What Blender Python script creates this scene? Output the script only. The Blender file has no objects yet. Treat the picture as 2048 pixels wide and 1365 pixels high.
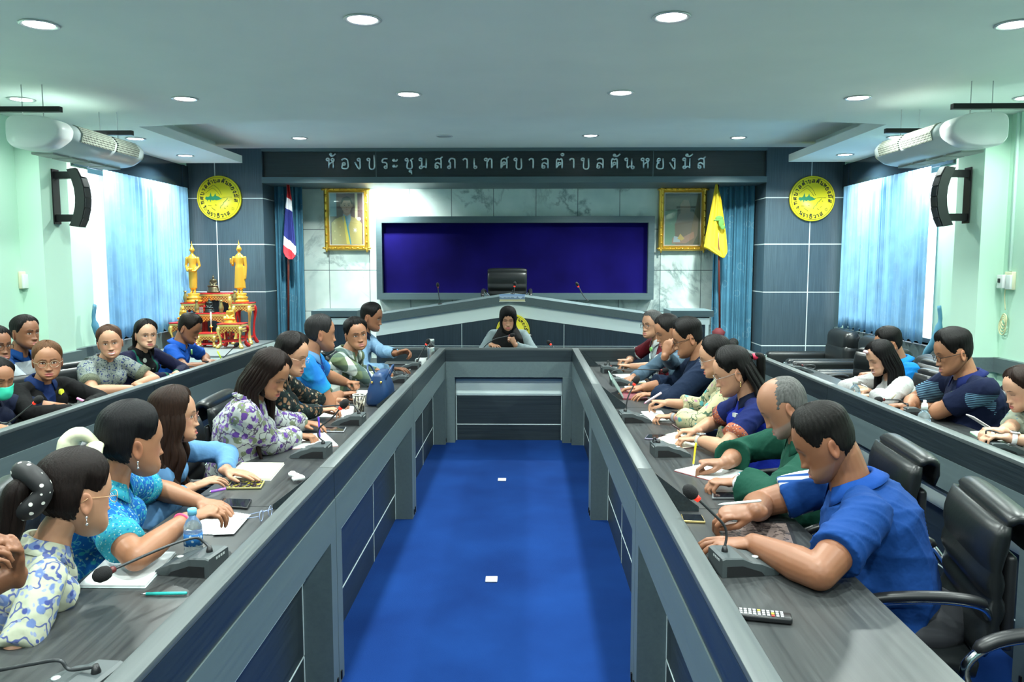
import bpy, bmesh, math, random
import numpy as np
from mathutils import Vector, Matrix
PI = math.pi
SC = bpy.context.scene
COL = SC.collection
RND = random.Random(7)
NPR = np.random.RandomState(5)

# ------------------------------------------------------------------ camera
F_PX, CAM_H = 1600.0, 1.70
PITCH = math.atan(157.5 / F_PX)
YAW = math.atan(27 / math.hypot(F_PX, 157.5))
cam_d = bpy.data.cameras.new('camera')
cam_d.sensor_width = 36.0
cam_d.lens = F_PX * 36.0 / 2048.0
cam_d.clip_start = 0.05
cam = bpy.data.objects.new('camera', cam_d)
COL.objects.link(cam)
cam.location = (0, 0, CAM_H)
cam.rotation_euler = (PI / 2 - PITCH, 0, YAW)
SC.camera = cam
_F = np.array([-math.sin(YAW) * math.cos(PITCH), math.cos(YAW) * math.cos(PITCH), -math.sin(PITCH)])
_R = np.array([math.cos(YAW), math.sin(YAW), 0.0])
_U = np.cross(_R, _F)
def _ray(x, y): return _F + _R * (x - 1024) / F_PX - _U * (y - 682.5) / F_PX
def atX(x, y, X): d = _ray(x, y); return np.array([0, 0, CAM_H]) + d * (X / d[0])
def atY(x, y, Y): d = _ray(x, y); return np.array([0, 0, CAM_H]) + d * (Y / d[1])
def atZ(x, y, Z): d = _ray(x, y); return np.array([0, 0, CAM_H]) + d * ((Z - CAM_H) / d[2])

# ------------------------------------------------------------------ view, world
SC.view_settings.view_transform = 'Standard'
SC.view_settings.look = 'None'
SC.view_settings.gamma = 1.0
SC.view_settings.exposure = 0.38
SC.view_settings.use_curve_mapping = False
world = bpy.data.worlds.new('daylight')
SC.world = world
world.use_nodes = True
world.node_tree.nodes['Background'].inputs[0].default_value = (0.80, 0.92, 1.0, 1)
world.node_tree.nodes['Background'].inputs[1].default_value = 2.3

LIGHT_TINT = (0.90, 1.0, 0.94)
def lamp(name, kind, loc, energy, color=LIGHT_TINT, size=0.2, aim=None, angle=None, blend=0.5):
    L = bpy.data.lights.new(name, kind)
    L.energy = energy; L.color = color
    if kind == 'AREA':
        L.shape = 'DISK'; L.size = size
        if angle: L.spread = angle
    if kind == 'SPOT':
        L.shadow_soft_size = size; L.spot_size = angle or 1.5; L.spot_blend = blend
    o = bpy.data.objects.new(name, L); COL.objects.link(o)
    o.location = loc
    if aim is not None:
        o.rotation_euler = (Vector(aim) - Vector(loc)).to_track_quat('-Z', 'Y').to_euler()
    return o

# ------------------------------------------------------------------ materials
MATS = {}
def mat(name, col, rough=0.5, metal=0.0, spec=0.5, emit=None, trans=0.0, alpha=1.0, bump=None, coat=0.0, sheen=0.0):
    if name in MATS: return MATS[name]
    m = bpy.data.materials.new(name); m.use_nodes = True
    b = m.node_tree.nodes['Principled BSDF']
    b.inputs['Base Color'].default_value = (*col, 1)
    b.inputs['Roughness'].default_value = rough
    b.inputs['Metallic'].default_value = metal
    b.inputs['Specular IOR Level'].default_value = spec
    if emit: b.inputs['Emission Color'].default_value = (*emit[0], 1); b.inputs['Emission Strength'].default_value = emit[1]
    if trans: b.inputs['Transmission Weight'].default_value = trans
    if alpha < 1: b.inputs['Alpha'].default_value = alpha
    if coat: b.inputs['Coat Weight'].default_value = coat; b.inputs['Coat Roughness'].default_value = 0.2
    if sheen: b.inputs['Sheen Weight'].default_value = sheen
    if bump:
        add_bump(m, *bump)
    MATS[name] = m
    return m
def N(m, t, **kw):
    n = m.node_tree.nodes.new(t)
    for k, v in kw.items(): setattr(n, k, v)
    return n
def LK(m, a, b): m.node_tree.links.new(a, b)
def BS(m): return m.node_tree.nodes['Principled BSDF']
def coords(m, scale=(1, 1, 1), space='Object', rot=(0, 0, 0), loc=(0, 0, 0)):
    tc = N(m, 'ShaderNodeTexCoord'); mp = N(m, 'ShaderNodeMapping')
    mp.inputs['Scale'].default_value = scale; mp.inputs['Rotation'].default_value = rot; mp.inputs['Location'].default_value = loc
    LK(m, tc.outputs[space], mp.inputs[0]); return mp.outputs[0]
def noise(m, vec, scale, detail=3, rough=0.5, dist=0.0):
    n = N(m, 'ShaderNodeTexNoise'); n.inputs['Scale'].default_value = scale; n.inputs['Detail'].default_value = detail
    n.inputs['Roughness'].default_value = rough; n.inputs['Distortion'].default_value = dist
    LK(m, vec, n.inputs['Vector']); return n.outputs[0]
def voro(m, vec, scale, feature='F1', out='Distance', rnd=1.0):
    n = N(m, 'ShaderNodeTexVoronoi', feature=feature); n.inputs['Scale'].default_value = scale
    n.inputs['Randomness'].default_value = rnd
    LK(m, vec, n.inputs['Vector']); return n.outputs[out]
def ramp(m, fac, stops, interp='LINEAR'):
    r = N(m, 'ShaderNodeValToRGB'); e = r.color_ramp.elements; r.color_ramp.interpolation = interp
    while len(e) < len(stops): e.new(0.5)
    for i, (p, c) in enumerate(stops):
        e[i].position = p; e[i].color = (*c, 1) if len(c) == 3 else c
    LK(m, fac, r.inputs[0]); return r.outputs[0]
def mixc(m, fac, a, b, mode='MIX'):
    x = N(m, 'ShaderNodeMix', data_type='RGBA', blend_type=mode)
    for s, v in ((0, fac), (6, a), (7, b)):
        if hasattr(v, 'links'): LK(m, v, x.inputs[s])
        else: x.inputs[s].default_value = v if s == 0 else (*v, 1)
    return x.outputs[2]
def mth(m, op, a, b=0.0, c=0.0):
    x = N(m, 'ShaderNodeMath', operation=op)
    for i, v in enumerate((a, b, c)):
        if hasattr(v, 'links'): LK(m, v, x.inputs[i])
        else: x.inputs[i].default_value = v
    return x.outputs[0]
def sep(m, vec):
    s = N(m, 'ShaderNodeSeparateXYZ'); LK(m, vec, s.inputs[0]); return s.outputs
def add_bump(m, scale, strength=0.3, dist=0.002, stretch=(1, 1, 1), detail=3):
    v = coords(m, stretch); h = noise(m, v, scale, detail)
    b = N(m, 'ShaderNodeBump'); b.inputs['Strength'].default_value = strength; b.inputs['Distance'].default_value = dist
    LK(m, h, b.inputs['Height']); LK(m, b.outputs[0], BS(m).inputs['Normal'])
def lines(m, comp, positions, width):
    """1 inside thin lines at given coordinate positions"""
    tot = None
    for p in positions:
        d = mth(m, 'ABSOLUTE', mth(m, 'SUBTRACT', comp, p)); l = mth(m, 'LESS_THAN', d, width)
        tot = l if tot is None else mth(m, 'MAXIMUM', tot, l)
    return tot

# ------------------------------------------------------------------ meshes
def raw_obj(name, me, material=None, parent=None, smooth=False):
    o = bpy.data.objects.new(name, me); COL.objects.link(o)
    if material is not None and len(me.materials) == 0: me.materials.append(material)
    if smooth: me.polygons.foreach_set('use_smooth', np.ones(len(me.polygons), bool))
    if parent is not None:
        o.parent = parent
        o.matrix_parent_inverse = Matrix.Translation(parent.location).inverted() if parent.get('_abs') else Matrix()
    return o
def np_mesh(name, V, F, cols=None):
    """V (n,3); F list of arrays (each m x k)"""
    me = bpy.data.meshes.new(name)
    F = [np.asarray(f, np.int32) for f in F if len(f)]
    me.vertices.add(len(V)); me.vertices.foreach_set('co', np.asarray(V, np.float32).ravel())
    loops = np.concatenate([f.ravel() for f in F]); tot = np.concatenate([np.full(len(f), f.shape[1], np.int32) for f in F])
    st = np.concatenate([[0], np.cumsum(tot)[:-1]]).astype(np.int32)
    me.loops.add(len(loops)); me.loops.foreach_set('vertex_index', loops)
    me.polygons.add(len(tot)); me.polygons.foreach_set('loop_start', st); me.polygons.foreach_set('loop_total', tot)
    me.update(calc_edges=True); me.validate()
    if cols is not None:
        a = me.color_attributes.new('Col', 'FLOAT_COLOR', 'POINT')
        c = np.ones((len(V), 4), np.float32); c[:, :3] = cols
        a.data.foreach_set('color', c.ravel())
    return me

class MB:
    """collects shapes into one mesh (quads/tris/ngons)"""
    def __init__(s): s.v = []; s.f = []; s.sm = []
    def add(s, V, F, smooth=False):
        o = len(s.v); s.v += [tuple(map(float, p)) for p in V]; s.f += [tuple(i + o for i in f) for f in F]; s.sm += [smooth] * len(F); return s
    def box(s, x0, x1, y0, y1, z0, z1, bev=0.0, R=None, c=None):
        x0, x1 = sorted((x0, x1)); y0, y1 = sorted((y0, y1)); z0, z1 = sorted((z0, z1))
        if bev > 0:
            bm = bmesh.new(); bmesh.ops.create_cube(bm, size=1)
            for v in bm.verts:
                v.co = Vector(((x0 + x1) / 2 + v.co.x * (x1 - x0), (y0 + y1) / 2 + v.co.y * (y1 - y0), (z0 + z1) / 2 + v.co.z * (z1 - z0)))
            bev = min(bev, 0.49 * min(x1 - x0, y1 - y0, z1 - z0))
            bmesh.ops.bevel(bm, geom=bm.edges[:], offset=bev, segments=3 if bev > 0.008 else 2, profile=0.5, affect='EDGES')
            bm.verts.index_update()
            V = [tuple(v.co) for v in bm.verts]; F = [[v.index for v in f.verts] for f in bm.faces]; bm.free()
            sm = True
        else:
            V = [(x, y, z) for z in (z0, z1) for y in (y0, y1) for x in (x0, x1)]
            F = [(0, 2, 3, 1), (4, 5, 7, 6), (0, 1, 5, 4), (2, 6, 7, 3), (0, 4, 6, 2), (1, 3, 7, 5)]; sm = False
        if R is not None:
            cc = Vector(c); V = [tuple(R @ (Vector(p) - cc) + cc) for p in V]
        return s.add(V, F, sm)
    def prism(s, poly, a, b, axis='y'):
        """poly: 2D points, extruded from a to b along axis; poly coords are the other two axes in order"""
        n = len(poly)
        def P(p, t):
            return {'x': (t, p[0], p[1]), 'y': (p[0], t, p[1]), 'z': (p[0], p[1], t)}[axis]
        V = [P(p, a) for p in poly] + [P(p, b) for p in poly]
        F = [tuple(range(n))[::-1], tuple(range(n, 2 * n))] + [(i, (i + 1) % n, n + (i + 1) % n, n + i) for i in range(n)]
        return s.add(V, F)
    def loft(s, rings, closed=True, caps=True, smooth=True):
        k = len(rings[0]); V = [p for r in rings for p in r]; F = []
        for i in range(len(rings) - 1):
            for j in range(k if closed else k - 1):
                j2 = (j + 1) % k
                F.append((i * k + j, i * k + j2, (i + 1) * k + j2, (i + 1) * k + j))
        if caps and closed:
            F.append(tuple(range(k))[::-1]); F.append(tuple(range((len(rings) - 1) * k, len(rings) * k)))
        return s.add(V, F, smooth)
    def tube(s, pts, r, n=10, caps=True, smooth=True, flat=1.0, up=(0, 0, 1)):
        P = [np.array(p, float) for p in pts]; rr = r if hasattr(r, '__len__') else [r] * len(P)
        T = [P[min(i + 1, len(P) - 1)] - P[max(i - 1, 0)] for i in range(len(P))]
        T = [t / (np.linalg.norm(t) + 1e-12) for t in T]
        u = np.array(up, float)
        if abs(u @ T[0]) > 0.95: u = np.array([1.0, 0, 0]) if abs(T[0][0]) < 0.9 else np.array([0, 1.0, 0])
        rings = []
        for p, t, q in zip(P, T, rr):
            u = u - t * (u @ t); u /= np.linalg.norm(u) + 1e-12; w = np.cross(t, u)
            rings.append([p + (w * math.cos(a) + u * math.sin(a) * flat) * q for a in np.linspace(0, 2 * PI, n, endpoint=False)])
        return s.loft(rings, True, caps, smooth)
    def cyl(s, p, r, h, n=20, axis='z', r2=None, smooth=True):
        d = {'x': (h, 0, 0), 'y': (0, h, 0), 'z': (0, 0, h)}[axis]
        return s.tube([p, (p[0] + d[0], p[1] + d[1], p[2] + d[2])], [r, r if r2 is None else r2], n, smooth=smooth)
    def lathe(s, c, prof, n=24, axis='z', sx=1.0, sy=1.0):
        """prof: (r, h) pairs"""
        rings = []
        for r, h in prof:
            ring = []
            for a in np.linspace(0, 2 * PI, n, endpoint=False):
                q = (r * math.cos(a) * sx, r * math.sin(a) * sy)
                ring.append({'z': (c[0] + q[0], c[1] + q[1], c[2] + h), 'y': (c[0] + q[0], c[1] + h, c[2] + q[1]), 'x': (c[0] + h, c[1] + q[0], c[2] + q[1])}[axis])
            rings.append(ring)
        return s.loft(rings)
    def sph(s, c, r, n=16, m=10, R=None):
        r = r if hasattr(r, '__len__') else (r, r, r); rings = []
        for i in range(m + 1):
            t = PI * (0.02 + 0.96 * i / m); ring = []
            for a in np.linspace(0, 2 * PI, n, endpoint=False):
                q = np.array([r[0] * math.sin(t) * math.cos(a), r[1] * math.sin(t) * math.sin(a), -r[2] * math.cos(t)])
                if R is not None: q = R @ q
                ring.append(np.array(c) + q)
            rings.append(ring)
        return s.loft(rings)
    def torus(s, c, R_, r, axis='z', n=32, m=8, sx=1.0, sy=1.0):
        V = []; F = []
        for i in range(n):
            a = 2 * PI * i / n
            for j in range(m):
                b = 2 * PI * j / m; q = ((R_ * sx + r * math.cos(b)) * math.cos(a), (R_ * sy + r * math.cos(b)) * math.sin(a), r * math.sin(b))
                q = {'z': q, 'y': (q[0], q[2], q[1]), 'x': (q[2], q[0], q[1])}[axis]
                V.append((c[0] + q[0], c[1] + q[1], c[2] + q[2]))
                F.append((i * m + j, ((i + 1) % n) * m + j, ((i + 1) % n) * m + (j + 1) % m, i * m + (j + 1) % m))
        return s.add(V, F, True)
    def build(s, name, material, parent=None, fix=True):
        me = bpy.data.meshes.new(name); me.from_pydata(s.v, [], s.f)
        me.polygons.foreach_set('use_smooth', np.array(s.sm, bool))
        if fix:
            bm = bmesh.new(); bm.from_mesh(me); bmesh.ops.recalc_face_normals(bm, faces=bm.faces[:]); bm.to_mesh(me); bm.free()
        me.update()
        return raw_obj(name, me, material, parent)

def thing(name, label, cat, loc=(0, 0, 0), group=None, abs_=False, rz=0.0):
    """Empty at a thing's base. abs_: its children are given in world coordinates"""
    o = bpy.data.objects.new(name, None); COL.objects.link(o); o.empty_display_size = 0.05
    o.location = loc; o.rotation_euler = (0, 0, rz); o['label'] = label; o['category'] = cat
    if group: o['group'] = group
    if abs_: o['_abs'] = 1
    return o
def tag(o, label, cat, group=None):
    o['label'] = label; o['category'] = cat
    if group: o['group'] = group
    return o
def struct(o): o['kind'] = 'structure'; return o
KIDS = {}
def copy_tree(o, loc=None, rz=None, label=None, group=None, parent=None):
    c = o.copy(); COL.objects.link(c)
    if parent is not None: c.parent = parent
    if loc is not None: c.location = loc
    if rz is not None: c.rotation_euler = (0, 0, rz)
    if label: c['label'] = label
    if group: c['group'] = group
    if o.name not in KIDS: KIDS[o.name] = [x for x in o.children]
    for ch in KIDS[o.name]: copy_tree(ch, parent=c)
    return c
def arc(pts, n=8):
    """Catmull-Rom through points"""
    P = [np.array(p, float) for p in pts]; P = [2 * P[0] - P[1]] + P + [2 * P[-1] - P[-2]]; out = []
    for i in range(1, len(P) - 2):
        for t in np.linspace(0, 1, n, endpoint=False):
            a, b, c, d = P[i - 1:i + 3]
            out.append(0.5 * (2 * b + (c - a) * t + (2 * a - 5 * b + 4 * c - d) * t * t + (3 * b - a - 3 * c + d) * t ** 3))
    out.append(P[-2]); return out
_fonts = {}
def text_mesh(txt, size, depth=0.004, spacing=1.0, align='CENTER', offset=0.0):
    c = bpy.data.curves.new('t', 'FONT'); c.body = txt; c.size = size; c.extrude = depth; c.align_x = align; c.space_character = spacing; c.offset = offset
    o = bpy.data.objects.new('t', c); COL.objects.link(o)
    dg = bpy.context.evaluated_depsgraph_get(); dg.update()
    me = bpy.data.meshes.new_from_object(o.evaluated_get(dg)); bpy.data.objects.remove(o); return me
# ================================================================== looped Thai letter strokes (x 0-.7, y 0-1)
def _lp(x, y, r=.12): return [(x + r * math.cos(a), y + r * math.sin(a)) for a in np.linspace(0, 2 * PI, 13)]
GLY = {
 'ห': [_lp(.12, .88), [(.21, .90), (.21, 0)], [(.21, .38), (.40, .55), (.56, .62), (.62, .74)], _lp(.54, .84), [(.58, .60), (.58, 0)]],
 'อ': [_lp(.27, .44), [(.17, .44), (.13, .03), (.60, .03), (.62, .70), (.50, .93), (.25, .95), (.08, .80)]],
 'ง': [_lp(.44, .86), [(.54, .86), (.54, .06), (.40, .02), (.10, .62)]],
 'ป': [_lp(.12, .88), [(.21, .88), (.21, .03), (.60, .03), (.60, 1.32)]],
 'ร': [_lp(.40, .12), [(.50, .12), (.50, .46), (.36, .58), (.14, .60), (.12, .80), (.24, .95), (.56, .95)]],
 'ะ': [_lp(.14, .80, .08), [(.20, .73), (.36, .74), (.44, .90)], _lp(.14, .22, .08), [(.20, .15), (.36, .16), (.44, .32)]],
 'ช': [_lp(.14, .86), [(.24, .86), (.28, .70), (.20, .52), (.20, .03), (.58, .03), (.58, .66), (.48, .80), (.72, .98)]],
 'ุ': [_lp(.46, -.28, .09), [(.55, -.28), (.56, -.60)]],
 'ม': [_lp(.12, .88), [(.21, .88), (.21, .16)], _lp(.14, .10), [(.23, .06), (.42, .20), (.60, .04)], [(.60, .98), (.60, .02)]],
 'ล': [_lp(.22, .14), [(.12, .14), (.12, .42), (.26, .56), (.42, .50), (.60, .36)], [(.10, .82), (.24, .95), (.48, .95), (.60, .80), (.60, 0)]],
 'ส': [_lp(.22, .14), [(.12, .14), (.12, .42), (.26, .56), (.42, .50), (.60, .36)], [(.10, .82), (.24, .95), (.48, .95), (.60, .80), (.60, 0)], [(.52, .93), (.74, 1.16)]],
 'ภ': [_lp(.12, .12), [(.21, .12), (.21, .55), (.10, .68), (.24, .95), (.50, .95), (.61, .80), (.61, 0)]],
 'า': [[(.10, .80), (.20, .94), (.38, .94), (.46, .80), (.46, 0)]],
 'เ': [_lp(.28, .12), [(.18, .98), (.18, .12)]],
 'ท': [_lp(.12, .88), [(.21, .88), (.21, 0)], [(.21, .60), (.40, .94), (.56, .92), (.61, .76), (.61, 0)]],
 'ศ': [[(.12, 0), (.12, .74), (.26, .95), (.48, .95), (.60, .78), (.60, 0)], _lp(.36, .50), [(.14, .08), (.30, .41)], [(.52, .93), (.76, 1.16)]],
 'บ': [_lp(.12, .88), [(.21, .88), (.21, .03), (.60, .03), (.60, .98)]],
 'ต': [[(.12, 0), (.12, .76), (.22, .95), (.36, .84), (.50, .95), (.60, .76), (.60, 0)], _lp(.36, .48), [(.14, .08), (.30, .39)]],
 'น': [_lp(.12, .88), [(.21, .88), (.21, .02), (.40, .22), (.58, .12)], _lp(.66, .10), [(.58, .98), (.58, .10)]],
 'ย': [_lp(.26, .86), [(.16, .84), (.12, .68), (.30, .56)], [(.30, .56), (.12, .46), (.12, .03), (.60, .03), (.60, .98)]],
 'ธ': [[(.62, .95), (.30, .95), (.14, .84), (.16, .66), (.50, .62), (.60, .50), (.60, .03), (.14, .03), (.14, .42)]],
 'ว': [[(.10, .82), (.24, .96), (.46, .93), (.56, .74), (.56, .14)], _lp(.46, .12)],
 '้': [_lp(.38, 1.38, .08), [(.46, 1.36), (.40, 1.20), (.58, 1.24), (.80, 1.44)]],
 'ั': [_lp(.36, 1.30, .09), [(.40, 1.20), (.60, 1.20), (.84, 1.42)]],
 'ํ': [_lp(.62, 1.36, .11)],
 'ิ': [[(.15, 1.18), (.36, 1.36), (.60, 1.18), (.15, 1.18)]],
}
def glyph_mesh(ch, fn, h, w, r, name, m, parent, square=False):
    """ch: one cluster; fn maps (x, y) glyph units to a world point; r stroke radius"""
    mb = MB()
    for c in ch:
        for st in GLY[c]:
            P = [fn(x * w, y * h) for x, y in st]
            if len(P) > 2 and len(P) != 13: P = arc(P, 4)
            mb.tube(P, r, 6 if square else 8)
    return mb.build(name, m, parent)
# ================================================================== lights of the room
CZ, UZ = 2.88, 3.10            # main ceiling, upper ceiling over the stage
XL, XR = -4.2, 3.9
Y0, YP, YM = -3.2, 10.0, 10.8  # wall behind the camera, pilaster wall, marble wall
MAIN = [(78, 48), (725, 38), (1343, 33), (2030, 48), (370, 197), (817, 188), (1242, 185), (1716, 195)]
L_MAIN = [tuple(atZ(x, y, CZ)[:2]) for x, y in MAIN] + [(-3.66, 5.89), (3.60, 5.95), (-3.73, 7.74), (-3.77, 8.96), (3.505, 9.0), (3.5, 7.75)]
L_MAIN += [(x, y) for y in (2.3, .55, -1.2) for x in (-2.42, -.80, .69, 2.40)] + [(-3.67, 4.1), (3.37, 4.1)]
L_UP = [tuple(atZ(x, y, UZ)[:2]) for x, y in ((599, 276), (1181, 271), (1477, 275))]
for i, (x, y) in enumerate(L_MAIN):
    e = 30
    if i >= 8: e = 26
    if y > 7: e = 32
    if abs(y - 4.1) < .001: e = 32
    if i in (8, 9): e = 15
    lamp('downlight_lamp', 'AREA', (x, y, CZ - .012), e, size=.15, aim=(x, y, 0), angle=math.radians(150))
for x, y in L_UP: lamp('downlight_lamp', 'AREA', (x, y, UZ - .012), 60, size=.13, aim=(x, y, 0), angle=math.radians(130))
lamp('stage_spot_lamp', 'SPOT', (-1.95, 10.35, 2.66), 150, size=.04, aim=(-1.80, 10.8, 2.30), angle=math.radians(110), blend=.9)

# ================================================================== materials
def laminate(name, a, b, rough=.35, axis='x', sc=1.0, bumpk=.15):
    """wood-grain plastic laminate; the grain runs along axis"""
    if name in MATS: return MATS[name]
    m = mat(name, a, rough, spec=.5); st = {'x': (1.2, 60, 60), 'y': (60, 1.2, 60), 'z': (60, 60, 1.2)}[axis]
    n = noise(m, coords(m, tuple(k * sc for k in st)), 1.6, 5, .65); n2 = noise(m, coords(m, (1, 1, 1)), 1.3, 2)
    c = ramp(m, n, [(.32, a), (.68, b)]); LK(m, mixc(m, mth(m, 'MULTIPLY', n2, .35), c, a), BS(m).inputs['Base Color'])
    r = N(m, 'ShaderNodeMapRange'); r.inputs[3].default_value = rough - .05; r.inputs[4].default_value = rough + .12; LK(m, n, r.inputs[0]); LK(m, r.outputs[0], BS(m).inputs['Roughness'])
    return m
DARKX = laminate('laminate_dark_x', (.011, .018, .022), (.024, .036, .042), .34, 'x')
DARKY = laminate('laminate_dark_y', (.011, .018, .022), (.024, .036, .042), .34, 'y')
DARKZ = laminate('laminate_dark_z', (.012, .026, .040), (.030, .055, .078), .36, 'z')
DESKY = laminate('desk_laminate_y', (.024, .027, .029), (.055, .060, .061), .30, 'y', .7)
DESKX = laminate('desk_laminate_x', (.024, .027, .029), (.055, .060, .061), .30, 'x', .7)
GREY = laminate('laminate_grey', (.085, .122, .130), (.105, .146, .152), .42, 'y', .6)
LEDGE = laminate('ledge_grey', (.055, .070, .074), (.095, .112, .112), .38, 'y', .8)
LEDGEX = laminate('ledge_grey_x', (.055, .070, .074), (.095, .112, .112), .38, 'x', .8)
PALE = mat('pale_strip', (.66, .78, .76), .4)
WHITEL = mat('white_inlay', (.62, .75, .74), .4)
GREEN = mat('green_wall_paint', (.50, .74, .60), .75)
ceil_m = mat('ceiling_paint', (.78, .86, .85), .85)
n = noise(ceil_m, coords(ceil_m), 2.2, 4); LK(ceil_m, ramp(ceil_m, n, [(.3, (.80, .855, .81)), (.7, (.84, .89, .84))]), BS(ceil_m).inputs['Base Color'])
WHITE = mat('white_plastic', (.75, .80, .78), .4)
BLACKP = mat('black_plastic', (.012, .013, .015), .38)
CHROME = mat('chrome', (.75, .78, .80), .12, 1.0)
BLACKM = mat('black_metal', (.02, .02, .022), .35, .6)
GOLD = mat('gilt', (.95, .60, .10), .28, .85)
add_bump(GOLD, 90, .5, .003)

# ================================================================== floor, walls, ceiling
carpet = mat('blue_carpet', (.004, .045, .30), .95, spec=.1)
v = coords(carpet); n1 = noise(carpet, v, 2.0, 3); n2 = noise(carpet, v, 320, 2)
c = ramp(carpet, n1, [(.3, (.004, .028, .135)), (.7, (.007, .046, .205))]); LK(carpet, mixc(carpet, mth(carpet, 'MULTIPLY', n2, .5), c, (.001, .012, .10)), BS(carpet).inputs['Base Color'])
b = N(carpet, 'ShaderNodeBump'); b.inputs['Strength'].default_value = .5; b.inputs['Distance'].default_value = .004; LK(carpet, n2, b.inputs['Height']); LK(carpet, b.outputs[0], BS(carpet).inputs['Normal'])
struct(MB().box(XL - .3, XR + .3, Y0, YM + .2, -.12, 0).build('floor', carpet))
struct(MB().box(XL, XR, 8.95, YM, 0, .40).build('floor_stage', DARKX))
# ceiling: main slab with a shallow arched front edge, side soffits, raised part over the stage
mb = MB(); xs = np.linspace(-3.38, 3.10, 33); yf = [6.68 + .40 * ((x + .12) / 3.24) ** 2 for x in xs]
mb.prism([(-3.38, Y0), (3.10, Y0)] + [(x, y) for x, y in zip(xs[::-1], yf[::-1])], CZ, UZ + .05, 'z')
struct(mb.build('ceiling', ceil_m))
for s_, (a, b_, c_) in (('left', (XL - .1, -3.38, -3.62)), ('right', (3.10, XR + .1, 3.34))):
    mb = MB()
    inner = b_ if s_ == 'left' else a
    mb.box(a, b_, Y0, 9.65, CZ, CZ + .085); mb.box(XL - .1 if s_ == 'left' else c_, c_ if s_ == 'left' else XR + .1, Y0, 9.45, CZ + .085, UZ)
    struct(mb.build('ceiling_soffit_' + s_, ceil_m))
struct(MB().box(XL - .2, XR + .2, 6.5, YM + .2, UZ, UZ + .1).build('ceiling_upper', ceil_m))
# side walls
panel_m = mat('glossy_dark_panel', (.020, .038, .055), .16)
def side_wall(side):
    s = -1 if side == 'left' else 1; X = XL if s < 0 else XR
    o = X + s * .25
    mb = MB(); mb.box(X, o, Y0, 7.72, 0, UZ); mb.box(X - s * .20, X, 6.62, 7.02, 0, CZ)
    mb.box(X, o, 7.72, YM + .1, 2.62, UZ); mb.box(X, o, 7.72, YM + .1, 0, .90); mb.box(X, o, 9.86, YM + .1, .9, 2.62)
    struct(mb.build('wall_' + side, GREEN))
    mb = MB(); mb.box(X - s * .025, X, 7.45, 9.99, 2.60, CZ); mb.box(X - s * .04, X, 9.80, 9.87, 2.61, CZ)
    struct(mb.build('trim_' + ('1' if s < 0 else '2'), panel_m))
    mb = MB(); mb.box(X - s * .05, X, Y0, 6.62, .80, .92); mb.box(X - s * .25, X, 6.60, 7.04, .80, .92); mb.box(X - s * .06, X + s * .1, 7.04, 9.99, .0, .90)
    struct(mb.build('baseboard_' + side, GREY))
    # window: aluminium frame, glass
    mb = MB()
    for y in (7.72, 8.20, 8.72, 9.27, 9.82): mb.box(X + s * .10, X + s * .15, y, y + .045, .92, 2.62)
    for z in (.90, 2.575): mb.box(X + s * .10, X + s * .15, 7.72, 9.86, z, z + .045)
    w = mb.build('window_' + ('1' if s < 0 else '2'), mat('window_aluminium', (.6, .63, .63), .35, .7)); struct(w)
    gm = MATS.get('window_glass')
    if gm is None:
        gm = mat('window_glass', (1, 1, 1), .02)
        nt = gm.node_tree; tr = N(gm, 'ShaderNodeBsdfTransparent'); gl = N(gm, 'ShaderNodeBsdfGlossy'); gl.inputs['Roughness'].default_value = .02; mx = N(gm, 'ShaderNodeMixShader'); mx.inputs[0].default_value = .07
        LK(gm, tr.outputs[0], mx.inputs[1]); LK(gm, gl.outputs[0], mx.inputs[2]); LK(gm, mx.outputs[0], nt.nodes['Material Output'].inputs[0])
    g = MB(); g.box(X + s * .118, X + s * .122, 7.64, 9.84, .94, 2.58); g.build('window_pane', gm, w)
side_wall('left'); side_wall('right')
struct(MB().box(XL - .2, XR + .2, Y0 - .1, Y0, 0, UZ).build('wall_front', GREEN))
# pilasters with white inlay lines, marble wall, header
pil_m = mat('pilaster_laminate', (.03, .05, .07), .33)
n = noise(pil_m, coords(pil_m, (70, 70, 1.2)), 1.6, 5, .65); c = ramp(pil_m, n, [(.3, (.030, .052, .070)), (.7, (.066, .102, .128))])
sx = sep(pil_m, coords(pil_m)); zs = [atY(450, y, YP)[2] for y in (397, 489, 584, 690)]; xs_ = [atY(x, 500, YP)[0] for x in (435, 1618)]
ln = mth(pil_m, 'MAXIMUM', lines(pil_m, sx[2], zs + [.45], .0055), lines(pil_m, sx[0], xs_, .0055)); LK(pil_m, mixc(pil_m, ln, c, (.62, .72, .72)), BS(pil_m).inputs['Base Color'])
for nm, a, b_ in (('wall_back_pier_left', XL, -3.26), ('wall_back_pier_right', 2.95, XR)):
    struct(MB().box(a, b_, YP, YM + .1, 0, UZ).build(nm, pil_m))
marb = mat('marble_tiles', (.6, .72, .68), .12)
v = coords(marb); nz = noise(marb, v, .9, 6, .62, .8); w1 = mth(marb, 'ABSOLUTE', mth(marb, 'SUBTRACT', nz, .5)); vein = ramp(marb, w1, [(0, (1, 1, 1)), (.012, (.6, .6, .6)), (.040, (.0, .0, .0))])
nb = noise(marb, v, 2.6, 3); nb2 = noise(marb, coords(marb, loc=(5, 2, 1)), 1.7, 3)
base = ramp(marb, nb, [(.30, (.60, .73, .70)), (.7, (.82, .92, .88))])
vm = mth(marb, 'MULTIPLY', vein, ramp(marb, nb2, [(.40, (0, 0, 0)), (.60, (1, 1, 1))]))
c = mixc(marb, mth(marb, 'MULTIPLY', vm, .75), base, (.12, .20, .22))
sx = sep(marb, v)
vx = [atY(x, 400, YM)[0] for x in (575, 655.7, 737, 819, 903, 987, 1072, 1155.7, 1239.7, 1323, 1405)]; vz = [atY(900, y, YM)[2] for y in (376, 459, 541, 623, 705, 787)]
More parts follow.
